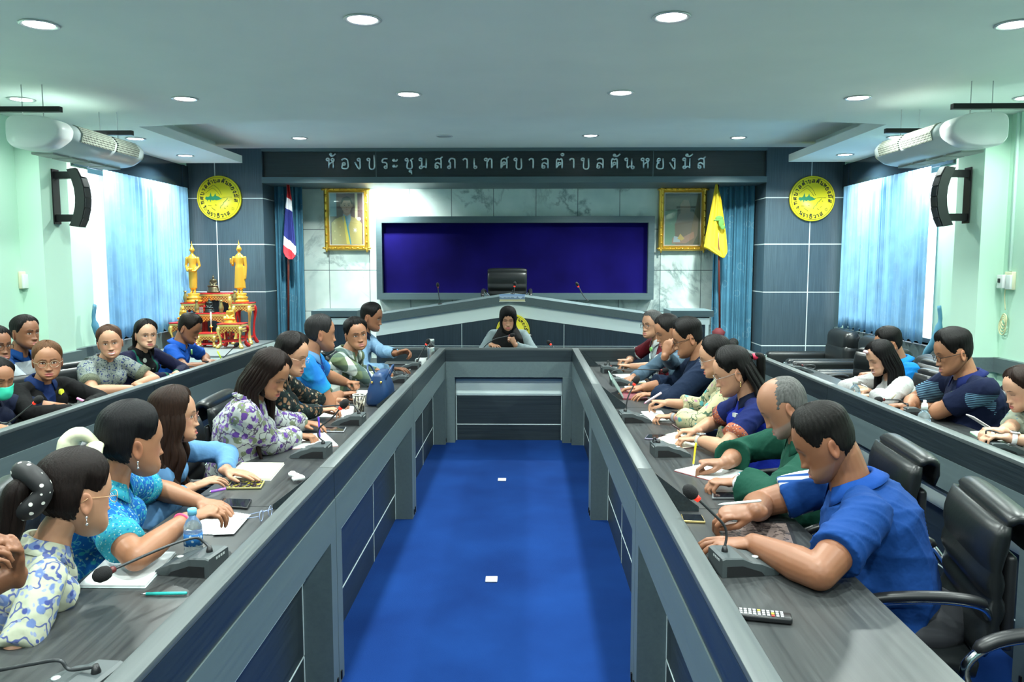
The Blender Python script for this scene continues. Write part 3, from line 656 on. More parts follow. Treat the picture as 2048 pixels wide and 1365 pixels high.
# ================================================================== round seals
seal_y = mat('seal_yellow', (.93, .80, .03), .4); seal_k = mat('seal_ink', (.03, .035, .02), .5); seal_g = mat('seal_green', (.01, .28, .12), .5)
def seal(cx, cz, Y, r, label):
    t = thing('round_seal', label, 'seal', (cx, Y, cz - r), 'municipal seals', abs_=True)
    mb = MB(); mb.lathe((cx, Y, cz), [(0, 0), (r, 0), (r, -.03), (r * .985, -.036), (0, -.036)], 64, 'y'); mb.build('disc', seal_y, t)
    y = Y - .037
    mb = MB(); mb.torus((cx, y, cz), r * .93, r * .006, 'y', 64, 6); mb.build('ring_line', seal_k, t)
    def stroke(pts, w, m, name='line_drawing'):
        q = MB(); q.tube([(cx + u * r, y, cz + v * r) for u, v in pts], w * r, 6); q.build(name, m, t)
    def letter(ch, ang, flip):
        a = math.radians(ang); rad = r * (.70 if not flip else .86); rot = a - PI / 2 if not flip else a + PI / 2; ca, sa = math.cos(rot), math.sin(rot); ox, oz = cx + rad * math.cos(a), cz + rad * math.sin(a)
        glyph_mesh(ch, lambda x, z_: (ox + ca * (x - .036 * r / .28) - sa * z_, y, oz + sa * (x - .036 * r / .28) + ca * z_), r * .135, r * .19, r * .017, 'letter', seal_k, t)
    for ch, a in [('เ', 204), ('ท', 190), ('ศ', 176), ('บ', 161), ('า', 147), ('ล', 134), ('ตํ', 119), ('า', 108), ('บ', 97), ('ล', 84), ('ตั', 70), ('น', 56), ('ห', 43), ('ย', 30), ('ง', 17), ('มั', 3), ('ส', -12)]: letter(ch, a, False)
    for ch, a in (('น', 236), ('ร', 248), ('า', 258), ('ธิ', 270), ('ว', 283), ('า', 294), ('ส', 305)): letter(ch, a, True)
    stroke([(-.50, .42), (-.38, .48), (-.25, .58), (-.18, .56), (-.02, .42), (.06, .30), (.12, .15)], .007, seal_k)
    stroke([(-.60, .22), (-.45, .34), (-.28, .45), (-.18, .40), (-.05, .26), (.05, .12)], .006, seal_k)
    stroke([(.18, .03), (.45, .05), (.6, .04)], .005, seal_k)
    stroke([(.40, .0), (.30, -.12), (.22, -.18), (.18, -.28), (.08, -.35), (.04, -.46)], .010, seal_g)
    for a_, b_ in (((-.50, -.32), (-.35, -.34)), ((-.35, -.42), (-.18, -.55)), ((-.18, -.30), (-.12, -.31)), ((.4, -.35), (.36, -.38)), ((.22, -.44), (.30, -.48)), ((.42, -.1), (.46, -.12))): stroke([a_, b_], .010, seal_k)
    for c_ in ((-.62, -.48), (.62, -.48)):
        for k in range(8): a_ = k * PI / 4; stroke([(c_[0] + .03 * math.cos(a_), c_[1] + .03 * math.sin(a_)), (c_[0] + .08 * math.cos(a_), c_[1] + .08 * math.sin(a_))], .006, seal_k)
    q = MB(); base = [(-.62, .0), (-.58, .07), (-.5, .05), (-.42, .08), (-.36, .26), (-.33, .08), (-.26, .07), (-.2, .12), (-.16, .22), (-.12, .10), (0, .06), (.08, .0), (.18, .02), (.08, -.05), (-.02, -.08), (-.12, -.10), (-.2, -.07), (-.27, -.11), (-.36, -.07), (-.38, -.18), (-.42, -.07), (-.5, -.08), (-.52, -.15), (-.54, -.08), (-.6, -.06)]
    q.prism([(cx + u * r, cz + v * r) for u, v in base], y - .001, y + .002, 'y'); q.build('island_shape', seal_g, t)
r_ = atY(484, 397, YP)[0] - atY(396, 397, YP)[0]; p = atY(440, 397, YP); seal(p[0], p[2], YP, r_ / 2, 'round yellow town seal on the left pier above the altar')
p = atY(1623, 398, YP); seal(p[0], p[2], YP, r_ / 2, 'round yellow town seal on the right pier above the armchairs')
p = atY(1026, 662, RY); seal(p[0], p[2], RY - .004, .184, 'round yellow seal on the rostrum, half hidden behind the woman in the headscarf')
# small landscape plate on the rostrum
Y = RY - .052; A, B_ = atY(999, 589, Y), atY(1050, 603, Y)
t = thing('picture_plate', 'small landscape picture plate standing on the rostrum edge', 'picture', ((A[0] + B_[0]) / 2, Y, B_[2]), abs_=True)
pm = mat('landscape_print', (.5, .6, .8), .3); sx = sep(pm, coords(pm, (1, 1, 1), 'Generated'))
n = noise(pm, coords(pm, (6, 1, 1), 'Generated'), 1.5, 3); hill = mth(pm, 'LESS_THAN', sx[2], mth(pm, 'ADD', mth(pm, 'MULTIPLY', n, .9), .1))
c = mixc(pm, hill, ramp(pm, sx[2], [(.3, (.75, .80, .85)), (1, (.25, .42, .75))]), (.22, .30, .42)); c = mixc(pm, mth(pm, 'LESS_THAN', sx[2], .28), c, (.65, .60, .35)); LK(pm, c, BS(pm).inputs['Base Color'])
MB().box(A[0], B_[0], Y - .008, Y, B_[2], A[2]).build('print', pm, t); MB().box(A[0] - .005, B_[0] + .005, Y - .012, Y + .004, B_[2] - .006, B_[2]).build('foot', WHITE, t)
# ================================================================== people
def unit(v): v = np.array(v, float); return v / (np.linalg.norm(v) + 1e-12)
class G:
    def __init__(s): s.V = []; s.F = []; s.n = 0
    def grid(s, P, closed=True, caps=True):
        """P (rings, k, 3)"""
        P = np.asarray(P, float); r, k, _ = P.shape; i = np.arange(r - 1)[:, None]; j = np.arange(k if closed else k - 1)[None]
        j2 = (j + 1) % k
        F = np.stack([i * k + j, i * k + j2, (i + 1) * k + j2, (i + 1) * k + j], -1).reshape(-1, 4)
        V = P.reshape(-1, 3)
        if caps:
            V = np.vstack([V, P[0].mean(0), P[-1].mean(0)]); a = r * k; jj = np.arange(k)
            F = np.vstack([F, np.stack([jj, np.full(k, a), np.full(k, a), (jj + 1) % k], -1)[:, [1, 3, 0, 0]], np.stack([(r - 1) * k + jj, (r - 1) * k + (jj + 1) % k, np.full(k, a + 1), np.full(k, a + 1)], -1)])
        s.V.append(V); s.F.append(F + s.n); s.n += len(V)
    def tube(s, pts, rx, ry=None, up=(0, 0, 1), n=20, ball=True):
        """tapered tube with rounded (ball) or flat ends; rx along side, ry along up"""
        P = [np.array(p, float) for p in pts]; rx = list(rx); ry = list(ry) if ry is not None else list(rx)
        T = [unit(P[min(i + 1, len(P) - 1)] - P[max(i - 1, 0)]) for i in range(len(P))]
        if ball:
            for a in (35, 65):
                a = math.radians(a)
            pre = [(P[0] - T[0] * rx[0] * math.sin(a), T[0], rx[0] * math.cos(a), ry[0] * math.cos(a)) for a in (1.45, 1.1, .75, .4)]
            post = [(P[-1] + T[-1] * rx[-1] * math.sin(a), T[-1], rx[-1] * math.cos(a), ry[-1] * math.cos(a)) for a in (.4, .75, 1.1, 1.45)]
        else: pre = post = []
        seq = pre + [(p, t, a, b) for p, t, a, b in zip(P, T, rx, ry)] + post
        u = np.array(up, float); rings = []; th = np.linspace(0, 2 * PI, n, endpoint=False)[:, None]
        if abs(u @ T[0]) > .97: u = np.array([0.3, 1, 0.1])
        for p, t, a, b in seq:
            u = unit(u - t * (u @ t)); w = np.cross(t, u)
            rings.append(p + w * np.cos(th) * a + u * np.sin(th) * b)
        s.grid(rings)
    def ell(s, c, r, R=None, n=24, m=16):
        r = np.array(r if hasattr(r, '__len__') else (r, r, r)); t = np.linspace(0.06, PI - .06, m)[:, None]; a = np.linspace(0, 2 * PI, n, endpoint=False)[None]
        P = np.stack([np.sin(t) * np.cos(a), np.sin(t) * np.sin(a), -np.cos(t) + 0 * a], -1) * r
        if R is not None: P = P @ np.asarray(R).T
        s.grid(P + np.array(c))
    def arr(s): return np.vstack(s.V), np.vstack(s.F)
def clean_faces(V, F):
    return F
def remesh(g, voxel, smooth=3, fac=0.5):
    V, F = g.arr()
    deg = F[:, 2] == F[:, 3]; deg2 = F[:, 0] == F[:, 3]
    tri = F[deg][:, :3]; tri2 = F[deg2 & ~deg][:, :3]; quad = F[~deg & ~deg2]
    me = np_mesh('tmp', V, [quad, tri, tri2]); o = bpy.data.objects.new('tmp', me); COL.objects.link(o)
    r = o.modifiers.new('r', 'REMESH'); r.mode = 'VOXEL'; r.voxel_size = voxel; r.adaptivity = 0
    if smooth:
        k = o.modifiers.new('s', 'SMOOTH'); k.factor = fac; k.iterations = smooth
    dg = bpy.context.evaluated_depsgraph_get(); dg.update()
    m2 = o.evaluated_get(dg).to_mesh()
    nv = len(m2.vertices); V = np.empty(nv * 3, np.float32); m2.vertices.foreach_get('co', V)
    nl = len(m2.loops); L = np.empty(nl, np.int32); m2.loops.foreach_get('vertex_index', L)
    npoly = len(m2.polygons)
    assert nl == npoly * 4, (nl, npoly)
    o.evaluated_get(dg).to_mesh_clear(); bpy.data.objects.remove(o); bpy.data.meshes.remove(me)
    return V.reshape(-1, 3).astype(float), L.reshape(-1, 4)

# ---- head surface
_zt = np.array([-.117, -.105, -.09, -.07, -.045, -.02, 0, .02, .045, .07, .095, .117])
_W = np.array([.064, .073, .0775, .0785, .0780, .0778, .0780, .0795, .0820, .0850, .0885, .090])
_Fr = np.array([.080, .084, .086, .086, .0845, .0845, .086, .0905, .0955, .099, .100, .100])
_Bk = np.array([.074, .075, .076, .077, .078, .084, .092, .098, .103, .107, .108, .108])
def smoothstep(x): x = np.clip(x, 0, 1); return x * x * (3 - 2 * x)
def head_base(phi, al, jaw=1.0):
    z = .117 * np.cos(al); sn = np.sin(al)
    W = np.interp(z, _zt, _W); Fr = np.interp(z, _zt, _Fr); Bk = np.interp(z, _zt, _Bk)
    W = W * np.where(z < -.03, 1 + (jaw - 1) * smoothstep((-.03 - z) / .05), 1)
    yc = .052 * smoothstep((-.022 - z) / .095) ** 1.0
    n = 2.0 / 2.25
    c, s_ = np.cos(phi), np.sin(phi)
    x = W * sn * np.sign(s_) * np.abs(s_) ** n
    y = yc + np.where(c > 0, Fr, Bk) * sn * np.sign(c) * np.abs(c) ** n
    return x, y, z
def gs(x, s): return np.exp(-(x / s) ** 2)
def make_head(skin, lip=(.45, .16, .14), brow=(.02, .014, .01), brow_w=1.0, eyes='open', look=0.0, beard=0.0, blush=0.0, jaw=1.0, mouth='flat', stubble=(.25, .22, .20), browth=1.0, nose=1.0, age=0.0, nz=110, nph=120):
    t = np.linspace(-PI, PI, nph, endpoint=False); phi = t - 0.42 * np.sin(t) * 1.0
    al = np.linspace(.03, PI - .03, nz); al = al + 0.16 * np.sin(2 * (al - PI / 2) ) * 0.9 * -1 * -0.6
    A, Ph = np.meshgrid(al, phi, indexing='ij')
    x, y, z = head_base(Ph, A, jaw)
    fr = smoothstep((np.cos(Ph) + .05) / .5); ax = np.abs(x)
    d = np.zeros_like(x)
    # nose
    tz = np.clip((.012 - z) / .050, 0, 1); amp = (.004 + .021 * tz ** 1.3) * np.where(z < -.038, smoothstep(1 - (-.038 - z) / .013), 1) * np.where(z > .012, gs(z - .012, .012), 1)
    d += nose * amp * gs(x, .0075 + .0055 * tz)
    d += nose * .010 * gs(ax - .0125, .0065) * gs(z + .040, .0075)
    d += .0035 * gs(ax - .028, .022) * gs(z - .022, .009)               # brow ridge
    d -= .0115 * gs(ax - .030, .0155) * gs(z - .001, .0125)              # sockets
    d += .0068 * gs(ax - .031, .0125) * gs(z + .000, .0075)            # lids and eyeball
    d += .0045 * gs(ax - .047, .018) * gs(z + .026, .018)
    sm = 1 if mouth == 'smile' else 0
    zl = z - (sm * 9.0 * ax ** 2)                                     # corners up when smiling
    d += .0055 * gs(ax, .020) * gs(zl + .0635, .0052) + .0062 * gs(ax, .017) * gs(zl + .0755, .0060)
    d -= .0040 * gs(ax, .022) * gs(zl + .0693, .0022)
    d -= .0040 * gs(ax, .022) * gs(z + .088, .006)
    d += .0060 * gs(ax, .018) * gs(z + .103, .012)
    if sm: d += .004 * gs(ax - .040, .014) * gs(z + .036, .014)
    d -= (.0016 + .002 * age) * gs(ax - (.020 + (-.040 - z) * .45), .0035) * gs(z + .052, .014)
    x2 = x * (1 + 0 * d); y2 = y + d * fr
    V = np.stack([x2, y2, z], -1)
    # colours
    C = np.ones(x.shape + (3,)) * np.array(skin)
    def put(mask, col):
        m = np.clip(mask, 0, 1)[..., None]; C[:] = C * (1 - m) + np.array(col) * m
    F_ = fr > .3
    if blush: put(F_ * blush * .5 * gs(ax - .045, .02) * gs(z + .026, .018), (.75, .22, .2))
    if beard:
        bz = smoothstep((-.048 - z) / .01) * smoothstep((.095 - ax) / .02); bz = np.maximum(bz, gs(ax, .024) * gs(z + .056, .006))
        put((np.cos(Ph) > -.15) * beard * bz * .8, stubble)
    put(F_ * .30 * gs(ax - .031, .017) * gs(z - .002, .011), np.array(skin) * .45)
    zb = .0225 + .004 * gs(ax - .033, .014) - .12 * np.maximum(ax - .036, 0)
    put(F_ * brow_w * smoothstep((.0046 * browth - np.abs(z - zb)) / .0025) * (ax > .012) * smoothstep((.050 - ax) / .01), brow)
    ex = (ax - .031) / .0145
    if eyes == 'open':
        up = .0052 * np.clip(1 - ex ** 2, 0, 1) ** .8; lo = -.0045 * np.clip(1 - ex ** 2, 0, 1)
        ins = smoothstep((up - z) / .0014 + .4) * smoothstep((z - lo) / .0014 + .4) * (np.abs(ex) < 1)
        put(F_ * ins * .95, (.62, .60, .57))
        sx = np.sign(x) * look * .006
        rr = np.hypot(ax - .031 - sx * np.sign(x), z - .0006)
        put(F_ * ins * smoothstep((.0066 - rr) / .0018), (.018, .010, .008))
        put(F_ * smoothstep((.0017 - np.abs(z - up - .0006)) / .0014) * (np.abs(ex) < 1.1), (.02, .014, .012))
        put(F_ * .35 * smoothstep((.0013 - np.abs(z - lo)) / .0012) * (np.abs(ex) < 1), np.array(skin) * .35)
    else:
        zc = -.0042 + .0030 * ex ** 2 + (.001 if eyes == 'down' else 0)
        put(F_ * .95 * smoothstep((.0022 - np.abs(z - zc)) / .0014) * (np.abs(ex) < 1.12), (.025, .016, .014))
        put(F_ * .35 * smoothstep((.0012 - np.abs(z - .0085 + .003 * ex ** 2)) / .001) * (np.abs(ex) < 1), np.array(skin) * .4)
    lw = .0225 + .004 * sm; lt = np.clip(1 - (ax / lw) ** 2, 0, 1)
    put(F_ * smoothstep((.0066 * lt ** .7 - np.abs(zl + .0655)) / .002 + .3) * (zl > -.0695) * (ax < lw) * .9, lip)
    put(F_ * smoothstep((.0085 * lt ** .7 - np.abs(zl + .0725)) / .002 + .3) * (zl <= -.0690) * (ax < lw) * .9, lip)
    if sm: put(F_ * (np.abs(zl + .0695) < .0036 * lt ** .5) * (ax < lw * .85), (.75, .72, .68))
    else: put(F_ * .85 * smoothstep((.0016 - np.abs(zl + .0693)) / .0012) * (ax < lw), np.array(lip) * .25)
    put(F_ * .85 * gs(ax - .0085, .0032) * gs(z + .0475, .0028), (.06, .025, .02))
    return V, C
def grid_faces(r, k):
    i = np.arange(r - 1)[:, None]; j = np.arange(k)[None]; j2 = (j + 1) % k
    return np.stack([i * k + j, i * k + j2, (i + 1) * k + j2, (i + 1) * k + j], -1).reshape(-1, 4)[:, ::-1]
HAIRLINES = {  # angle from the face (deg): lowest hair z
    'man':      [(0, .083), (28, .086), (46, .070), (58, .046), (72, .006), (82, .004), (88, .020), (100, .020), (108, -.030), (125, -.055), (180, -.062)],
    'receding': [(0, .085), (20, .095), (38, .088), (55, .060), (72, .020), (80, .000), (88, .018), (100, .018), (108, -.030), (125, -.055), (180, -.062)],
    'bald':     [(0, .03), (60, .03), (76, .010), (82, .008), (88, .020), (100, .018), (108, -.030), (125, -.055), (180, -.062)],
    'tied':     [(0, .096), (25, .090), (45, .072), (62, .042), (76, .010), (84, .012), (90, .018), (102, .018), (110, -.040), (130, -.065), (180, -.072)],
    'long':     [(0, .094), (25, .082), (45, .055), (60, .010), (68, -.040), (78, -.090), (95, -.112), (180, -.116)],
}
def hair_cap(style, thick=.012, top=.008, seed=0, nz=80, nph=110, wav=.0009, part=None, jaw=1.0):
    t = np.linspace(-PI, PI, nph, endpoint=False); al = np.linspace(.02, PI - .02, nz)
    A, Ph = np.meshgrid(al, t, indexing='ij'); x, y, z = head_base(Ph, A, jaw)
    deg = np.degrees(np.abs(Ph)); hl = np.array(HAIRLINES[style]); zh = np.interp(deg, hl[:, 0], hl[:, 1])
    rs = np.random.RandomState(seed)
    zh = zh + .0022 * np.sin(Ph * 17 + seed) + .0016 * np.sin(Ph * 41 + seed * 2) + .001 * np.sin(Ph * 97)
    m = smoothstep((z - zh + .001) / .006); m2 = smoothstep((z - zh) / (.045 if style == 'tied' else .030))
    if style == 'bald':   # thin crown, fuller sides
        jt = .006 * np.sin(x * 260) + .004 * np.sin(x * 610 + z * 300); m = m * smoothstep((.016 + (.06 - z) * .75 - y + jt) / .022); m2 = m2 * smoothstep((.004 + (.06 - z) * .75 - y + jt) / .09)
    nrm = np.stack([x / .075 ** 2, (y - .0) / .095 ** 2, (z - .0) / .117 ** 2], -1); nrm /= np.linalg.norm(nrm, axis=-1, keepdims=True)
    side = smoothstep((z - .015) / .05) if style in ('man', 'receding') else 1.0
    th = .0012 + thick * m2 * (.22 + .78 * side) + top * smoothstep((z - .03) / .06) * m2
    if part is not None:
        th -= .004 * gs(x - part, .004) * (z > .06)
    th = th + wav * np.sin(Ph * 37 + z * 60) + wav * .9 * np.sin(Ph * 71 - z * 90 + 2 + seed)
    off = m * th - (1 - m) * .006
    V = np.stack([x, y, z], -1) + nrm * off[..., None]
    return V.reshape(-1, 3), grid_faces(nz, nph)
def rotm(yaw=0, pitch=0, roll=0):
    """pitch>0 looks down, yaw>0 turns to the left (counter-clockwise), roll>0 tips to the right shoulder"""
    cy, sy = math.cos(yaw), math.sin(yaw); cp, sp = math.cos(-pitch), math.sin(-pitch); cr, sr = math.cos(roll), math.sin(roll)
    Rz = np.array([[cy, -sy, 0], [sy, cy, 0], [0, 0, 1]]); Rx = np.array([[1, 0, 0], [0, cp, -sp], [0, sp, cp]]); Ry = np.array([[cr, 0, sr], [0, 1, 0], [-sr, 0, cr]])
    return Rz @ Rx @ Ry
CURL = dict(flat=(6, 8, 5), rest=(14, 26, 16), curl=(48, 58, 34), fist=(72, 85, 50), pen=(62, 62, 30), hold=(40, 45, 25), point=(10, 10, 5))
def hand(g, Wr, d, nrm, side, pose='rest', s=1.0):
    """side +1 right hand, -1 left; nrm is the back-of-hand direction"""
    d = unit(d); nrm = unit(np.array(nrm) - d * (np.array(nrm) @ d)); l = np.cross(d, nrm)
    tl = -l * side
    g.tube([Wr - d * .012, Wr + d * .022 * s, Wr + d * .055 * s, Wr + d * .078 * s], [.026 * s, .030 * s, .038 * s, .036 * s], [.0185 * s, .0165 * s, .0135 * s, .0095 * s], up=nrm, n=24)
    g.ell(Wr + d * .035 * s + tl * .020 * s - nrm * .006 * s, (.019 * s,) * 3)
    offs = [.0295, .0100, -.0095, -.0280]; lens = [.98, 1.08, 1.0, .80]; rr = [.0086, .0088, .0084, .0074]
    cu = CURL[pose]; kn = [.086, .090, .086, .078]
    for k in range(4):
        c = list(cu)
        if pose == 'pen' and k == 0: c = [38, 48, 24]
        if pose == 'point' and k > 1: c = [60, 70, 40]
        if pose in ('rest', 'curl', 'flat'): c[0] += 4 * (k - 1)
        b = Wr + d * (kn[k] - .012) * s + tl * offs[k] * s + nrm * .001
        ang = 0; dd0 = unit(d + tl * offs[k] * (5.5 if pose in ('flat', 'rest') else 2.5)); pts = [b]; p = b + dd0 * .012 * s; pts.append(p.copy())
        for j, L in enumerate((.044, .027, .021)):
            ang += math.radians(c[j]); v = dd0 * math.cos(ang) - nrm * math.sin(ang); p = p + v * L * s * lens[k]; pts.append(p.copy())
        r = rr[k] * s
        g.tube(pts, [r * 1.1, r * 1.12, r * 1.02, r * .95, r * .78], up=nrm, n=12)
    b = Wr + d * .024 * s + tl * .022 * s - nrm * .006
    if pose in ('pen', 'hold'): v1 = unit(d * .8 + tl * .35 - nrm * .5); v2 = unit(d * .9 - tl * .25 - nrm * .35)
    elif pose == 'fist': v1 = unit(d * .75 + tl * .35 - nrm * .55); v2 = unit(d * .4 - tl * .75 - nrm * .4)
    else: v1 = unit(d * .7 + tl * .65 - nrm * .15); v2 = unit(d * .9 + tl * .2 - nrm * .15)
    p1 = b + v1 * .042 * s; p2 = p1 + v2 * .032 * s; p3 = p2 + v2 * .020 * s
    g.tube([b, p1, p2, p3], [.0150 * s, .0112 * s, .0100 * s, .0082 * s], up=nrm, n=12)
def ik(S, Wt, l1, l2, pole, edge=None, deskz=.79):
    """elbow position; kept above the desk where it is over it"""
    D = Wt - S; L = np.linalg.norm(D); k = max(1.0, L / ((l1 + l2) * .985)); l1 *= k; l2 *= k
    if L < abs(l1 - l2) + .02: L = abs(l1 - l2) + .02
    u = unit(D); a = (l1 * l1 - l2 * l2 + L * L) / (2 * L); h = math.sqrt(max(l1 * l1 - a * a, 0)); pl = unit(np.array(pole) - u * (np.array(pole) @ u)); qv = np.cross(u, pl)
    best = None
    for t in np.linspace(-PI, PI, 73):
        E = S + u * a + (pl * math.cos(t) + qv * math.sin(t)) * h; cost = abs(t)
        if edge is not None and Wt[2] > .7 and E[1] > edge - .04: cost += max(0, deskz - E[2]) * 60
        if edge is not None and Wt[2] > .7:
            f = (edge - E[1]) / (Wt[1] - E[1] + 1e-9)
            if 0 < f < 1: cost += max(0, deskz + .005 - (E[2] + (Wt[2] - E[2]) * f)) * 60
        if abs(E[0]) < .13 and E[1] < .16: cost += 3
        if best is None or cost < best[0]: best = (cost, E)
    return best[1]

skin_mat = None
def get_skin():
    global skin_mat
    if skin_mat: return skin_mat
    m = bpy.data.materials.new('skin'); m.use_nodes = True; b = BS(m)
    a = N(m, 'ShaderNodeAttribute', attribute_name='Col'); n = noise(m, coords(m), 55, 4)
    LK(m, mixc(m, mth(m, 'MULTIPLY', n, .20), a.outputs[0], (.26, .085, .05)), b.inputs['Base Color'])
    b.inputs['Roughness'].default_value = .48; b.inputs['Specular IOR Level'].default_value = .45
    b.inputs['Subsurface Weight'].default_value = .06; b.inputs['Subsurface Radius'].default_value = (1, .35, .2); b.inputs['Subsurface Scale'].default_value = .012
    skin_mat = m; return m
def hair_mat(name, col, rough=.38):
    if name in MATS: return MATS[name]
    m = mat(name, col, .48, spec=.12)
    v = coords(m, (160, 160, 9)); n = noise(m, v, 1.0, 4, .7)
    c = ramp(m, n, [(.25, tuple(k * .25 for k in col)), (.75, tuple(min(1, k * .85) for k in col))]); LK(m, c, BS(m).inputs['Base Color'])
    b = N(m, 'ShaderNodeBump'); b.inputs['Strength'].default_value = .6; b.inputs['Distance'].default_value = .004
    LK(m, n, b.inputs['Height']); LK(m, b.outputs[0], BS(m).inputs['Normal'])
    return m

def person(label, head, face, pitch=10, roll=0, body=None, lean=.2, sex='m', size=1.0, skin=(.42, .24, .16), hair='man', hair_col=(.012, .010, .009), hthick=.010, htop=.008,
           shirt=None, sleeve='short', collar=None, cuff=None, hands=((.2, .3, 'rest'), (-.2, .3, 'rest')), head_kw={}, fine=.005, extra=None, group=None, trousers=(.015, .017, .022), heavy=1.0, hs=1.0, lat=0.0, hairmat=None, elbows=(None, None), sleeve_r=1.0, floor=0.0, fore_up=None, sag=0.0):
    """head: world head centre; face: world yaw of the look (deg, 0=+Y, + is counter-clockwise); body: world yaw of the body; hands: world wrist targets (x,y,z,pose[,dir,normal])"""
    body = face if body is None else body; br = math.radians(body)
    Rb = np.array([[math.cos(br), -math.sin(br), 0], [math.sin(br), math.cos(br), 0], [0, 0, 1]])
    hc = np.array(head, float)
    root_w = hc - Rb @ np.array([lat, lean, 0]); root_w[2] = floor
    t = thing('person', label, 'person', tuple(root_w), group); t.rotation_euler = (0, 0, br)
    toL = lambda p: Rb.T @ (np.array(p, float) - root_w)
    H = toL(hc); Rh = Rb.T @ rotm(math.radians(face), math.radians(pitch), math.radians(roll))
    m = sex == 'm'; k = size; hsz = 1.0 * hs * (1.03 if m else .97)
    edge = None
    cb = -math.sin(br)                        # x component of the way the body faces
    if abs(cb) > .6:
        xe = {True: (-1.35 if root_w[0] > -2.3 else -3.08), False: (1.012 if root_w[0] < 2.0 else 2.59)}[cb > 0]; edge = (xe - root_w[0]) / cb
    elif abs(body) > 120: edge = (root_w[1] - 8.055)
    sw = (.182 if m else .156) * k * (1 + (heavy - 1) * .4); P = np.array([0, 0, .50])
    hn = H + Rh @ np.array([0, -.022, -.055]) * hsz                       # top of the neck
    Nk = np.array([H[0] * .92, H[1] - .058 - .045 * math.sin(math.radians(max(pitch, 0))) - sag, H[2] - .128 * hsz])
    Nk += Rh @ np.array([0, -.01, 0])
    # torso curve
    sp = [P, P + (Nk - P) * .25 + [0, -.025, 0], P + (Nk - P) * .5 + [0, -.035, 0], P + (Nk - P) * .74 + [0, -.025, 0], P + (Nk - P) * .88 + [0, -.012, 0], Nk + [0, 0, .0]]
    wv = heavy * k * (1.0 if m else .93)
    rx = np.array([.172, .165, .155 if m else .142, .168, .140, .058]) * wv; ry = np.array([.125, .125, .115 if m else .105, .118, .092, .058]) * wv * (1 + (heavy - 1) * .6)
    SH = [Nk + np.array([s_ * sw, -.005, -.054 * k]) for s_ in (1, -1)]
    sp_shift = []
    up0 = (0, 1, 0)
    gb = G(); gc = G()
    gb.tube(sp, rx * .8, ry * .8, up=up0, ball=False)
    nr = (.056 if m else .046) * k
    gb.tube([Nk - [0, 0, .03], (Nk + hn) / 2, hn, H + Rh @ np.array([0, -.03, -.02])], [nr * 1.2, nr, nr * .98, nr * .9], up=up0)
    gc.tube(sp, rx, ry, up=up0, ball=False, n=36)
    if not m: [gc.ell(sp[3] + np.array([s_ * .072, .085 * wv, -.02]), (.066 * wv, .058 * wv, .062)) for s_ in (1, -1)]
    if m and heavy > 1.05: gc.ell(sp[1] + np.array([0, .06, .03]), (.16 * wv, .11 * wv, .15))
    l1, l2 = .285 * k * (1 if m else .94), .255 * k * (1 if m else .94)
    ar = 1.0 * heavy * (1 if m else .90) * k
    wr = []
    for i, s_ in enumerate((1, -1)):
        S = SH[i]; hd = hands[i]; Wt = toL(hd[:3]) if len(hd) > 3 else np.array([hd[0], hd[1], .78])
        pose = hd[3] if len(hd) > 3 else hd[2]
        pole = elbows[i] if elbows[i] is not None else (s_ * .75, -.35, -.75)
        E = ik(S, Wt, l1, l2, pole, edge)
        fdir = unit(Wt - E)
        hdv = Rb.T @ np.array(hd[4], float) if len(hd) > 4 and hd[4] is not None else unit(fdir * [1, 1, .35])
        hn_ = Rb.T @ np.array(hd[5], float) if len(hd) > 5 and hd[5] is not None else np.array([0, 0, 1.0])
        mid = S + (E - S) * .5; fm = E + (Wt - E) * .3
        for g_, q in ((gb, 1.0),):
            g_.tube([S, mid, E], np.array([.052, .047, .040]) * ar * q)
            g_.tube([E, fm, E + (Wt - E) * .7, Wt], np.array([.040, .0435, .034, .0265]) * ar * q)
        hand(gb, Wt, hdv, hn_, s_, pose, (1.02 if m else .92) * k)
        gc.tube([Nk + [s_ * .02, -.015, -.028], Nk + [s_ * sw * .5, -.012, -.046 * k], S + [-s_ * .012, 0, 0]], np.array([.044, .050, .056]) * wv)
        ss = ar * sleeve_r
        if sleeve == 'short':
            e2 = S + (E - S) * .70
            gc.tube([S + (S - E) * .02, S + (E - S) * .3], np.array([.060, .061]) * ss)
            gc.tube([S + (E - S) * .15, S + (E - S) * .5, e2], np.array([.060, .061, .064]) * ss, ball=False)
            wr.append((S, E, Wt, e2, unit(E - S), .064 * ss))
        else:
            fr_ = .62 if sleeve == '34' else .93
            e2 = E + (Wt - E) * fr_
            gc.tube([S, mid, E], np.array([.060, .056, .052]) * ss)
            r_e = (.056 if sleeve == '34' else .042) * ss
            gc.tube([E, E + (Wt - E) * .3, e2], np.array([.053, .054 if sleeve != 'tight' else .045, r_e]) * ss, ball=False)
            wr.append((S, E, Wt, e2, fdir, r_e))
    # ---- body (skin): one mesh with the head
    V, F4 = remesh(gb, fine, 2, .5)
    C = np.ones((len(V), 3)) * np.array(skin)
    hv, hcol = make_head(skin, **head_kw); nz_, nph_ = hv.shape[:2]; hv = hv.reshape(-1, 3) * hsz; hcol = hcol.reshape(-1, 3)
    hF = grid_faces(nz_, nph_)
    Vs = [V, hv @ Rh.T + H]; Fs = [F4, hF + len(V)]; Cs = [C, hcol]; n0 = len(V) + len(hv)
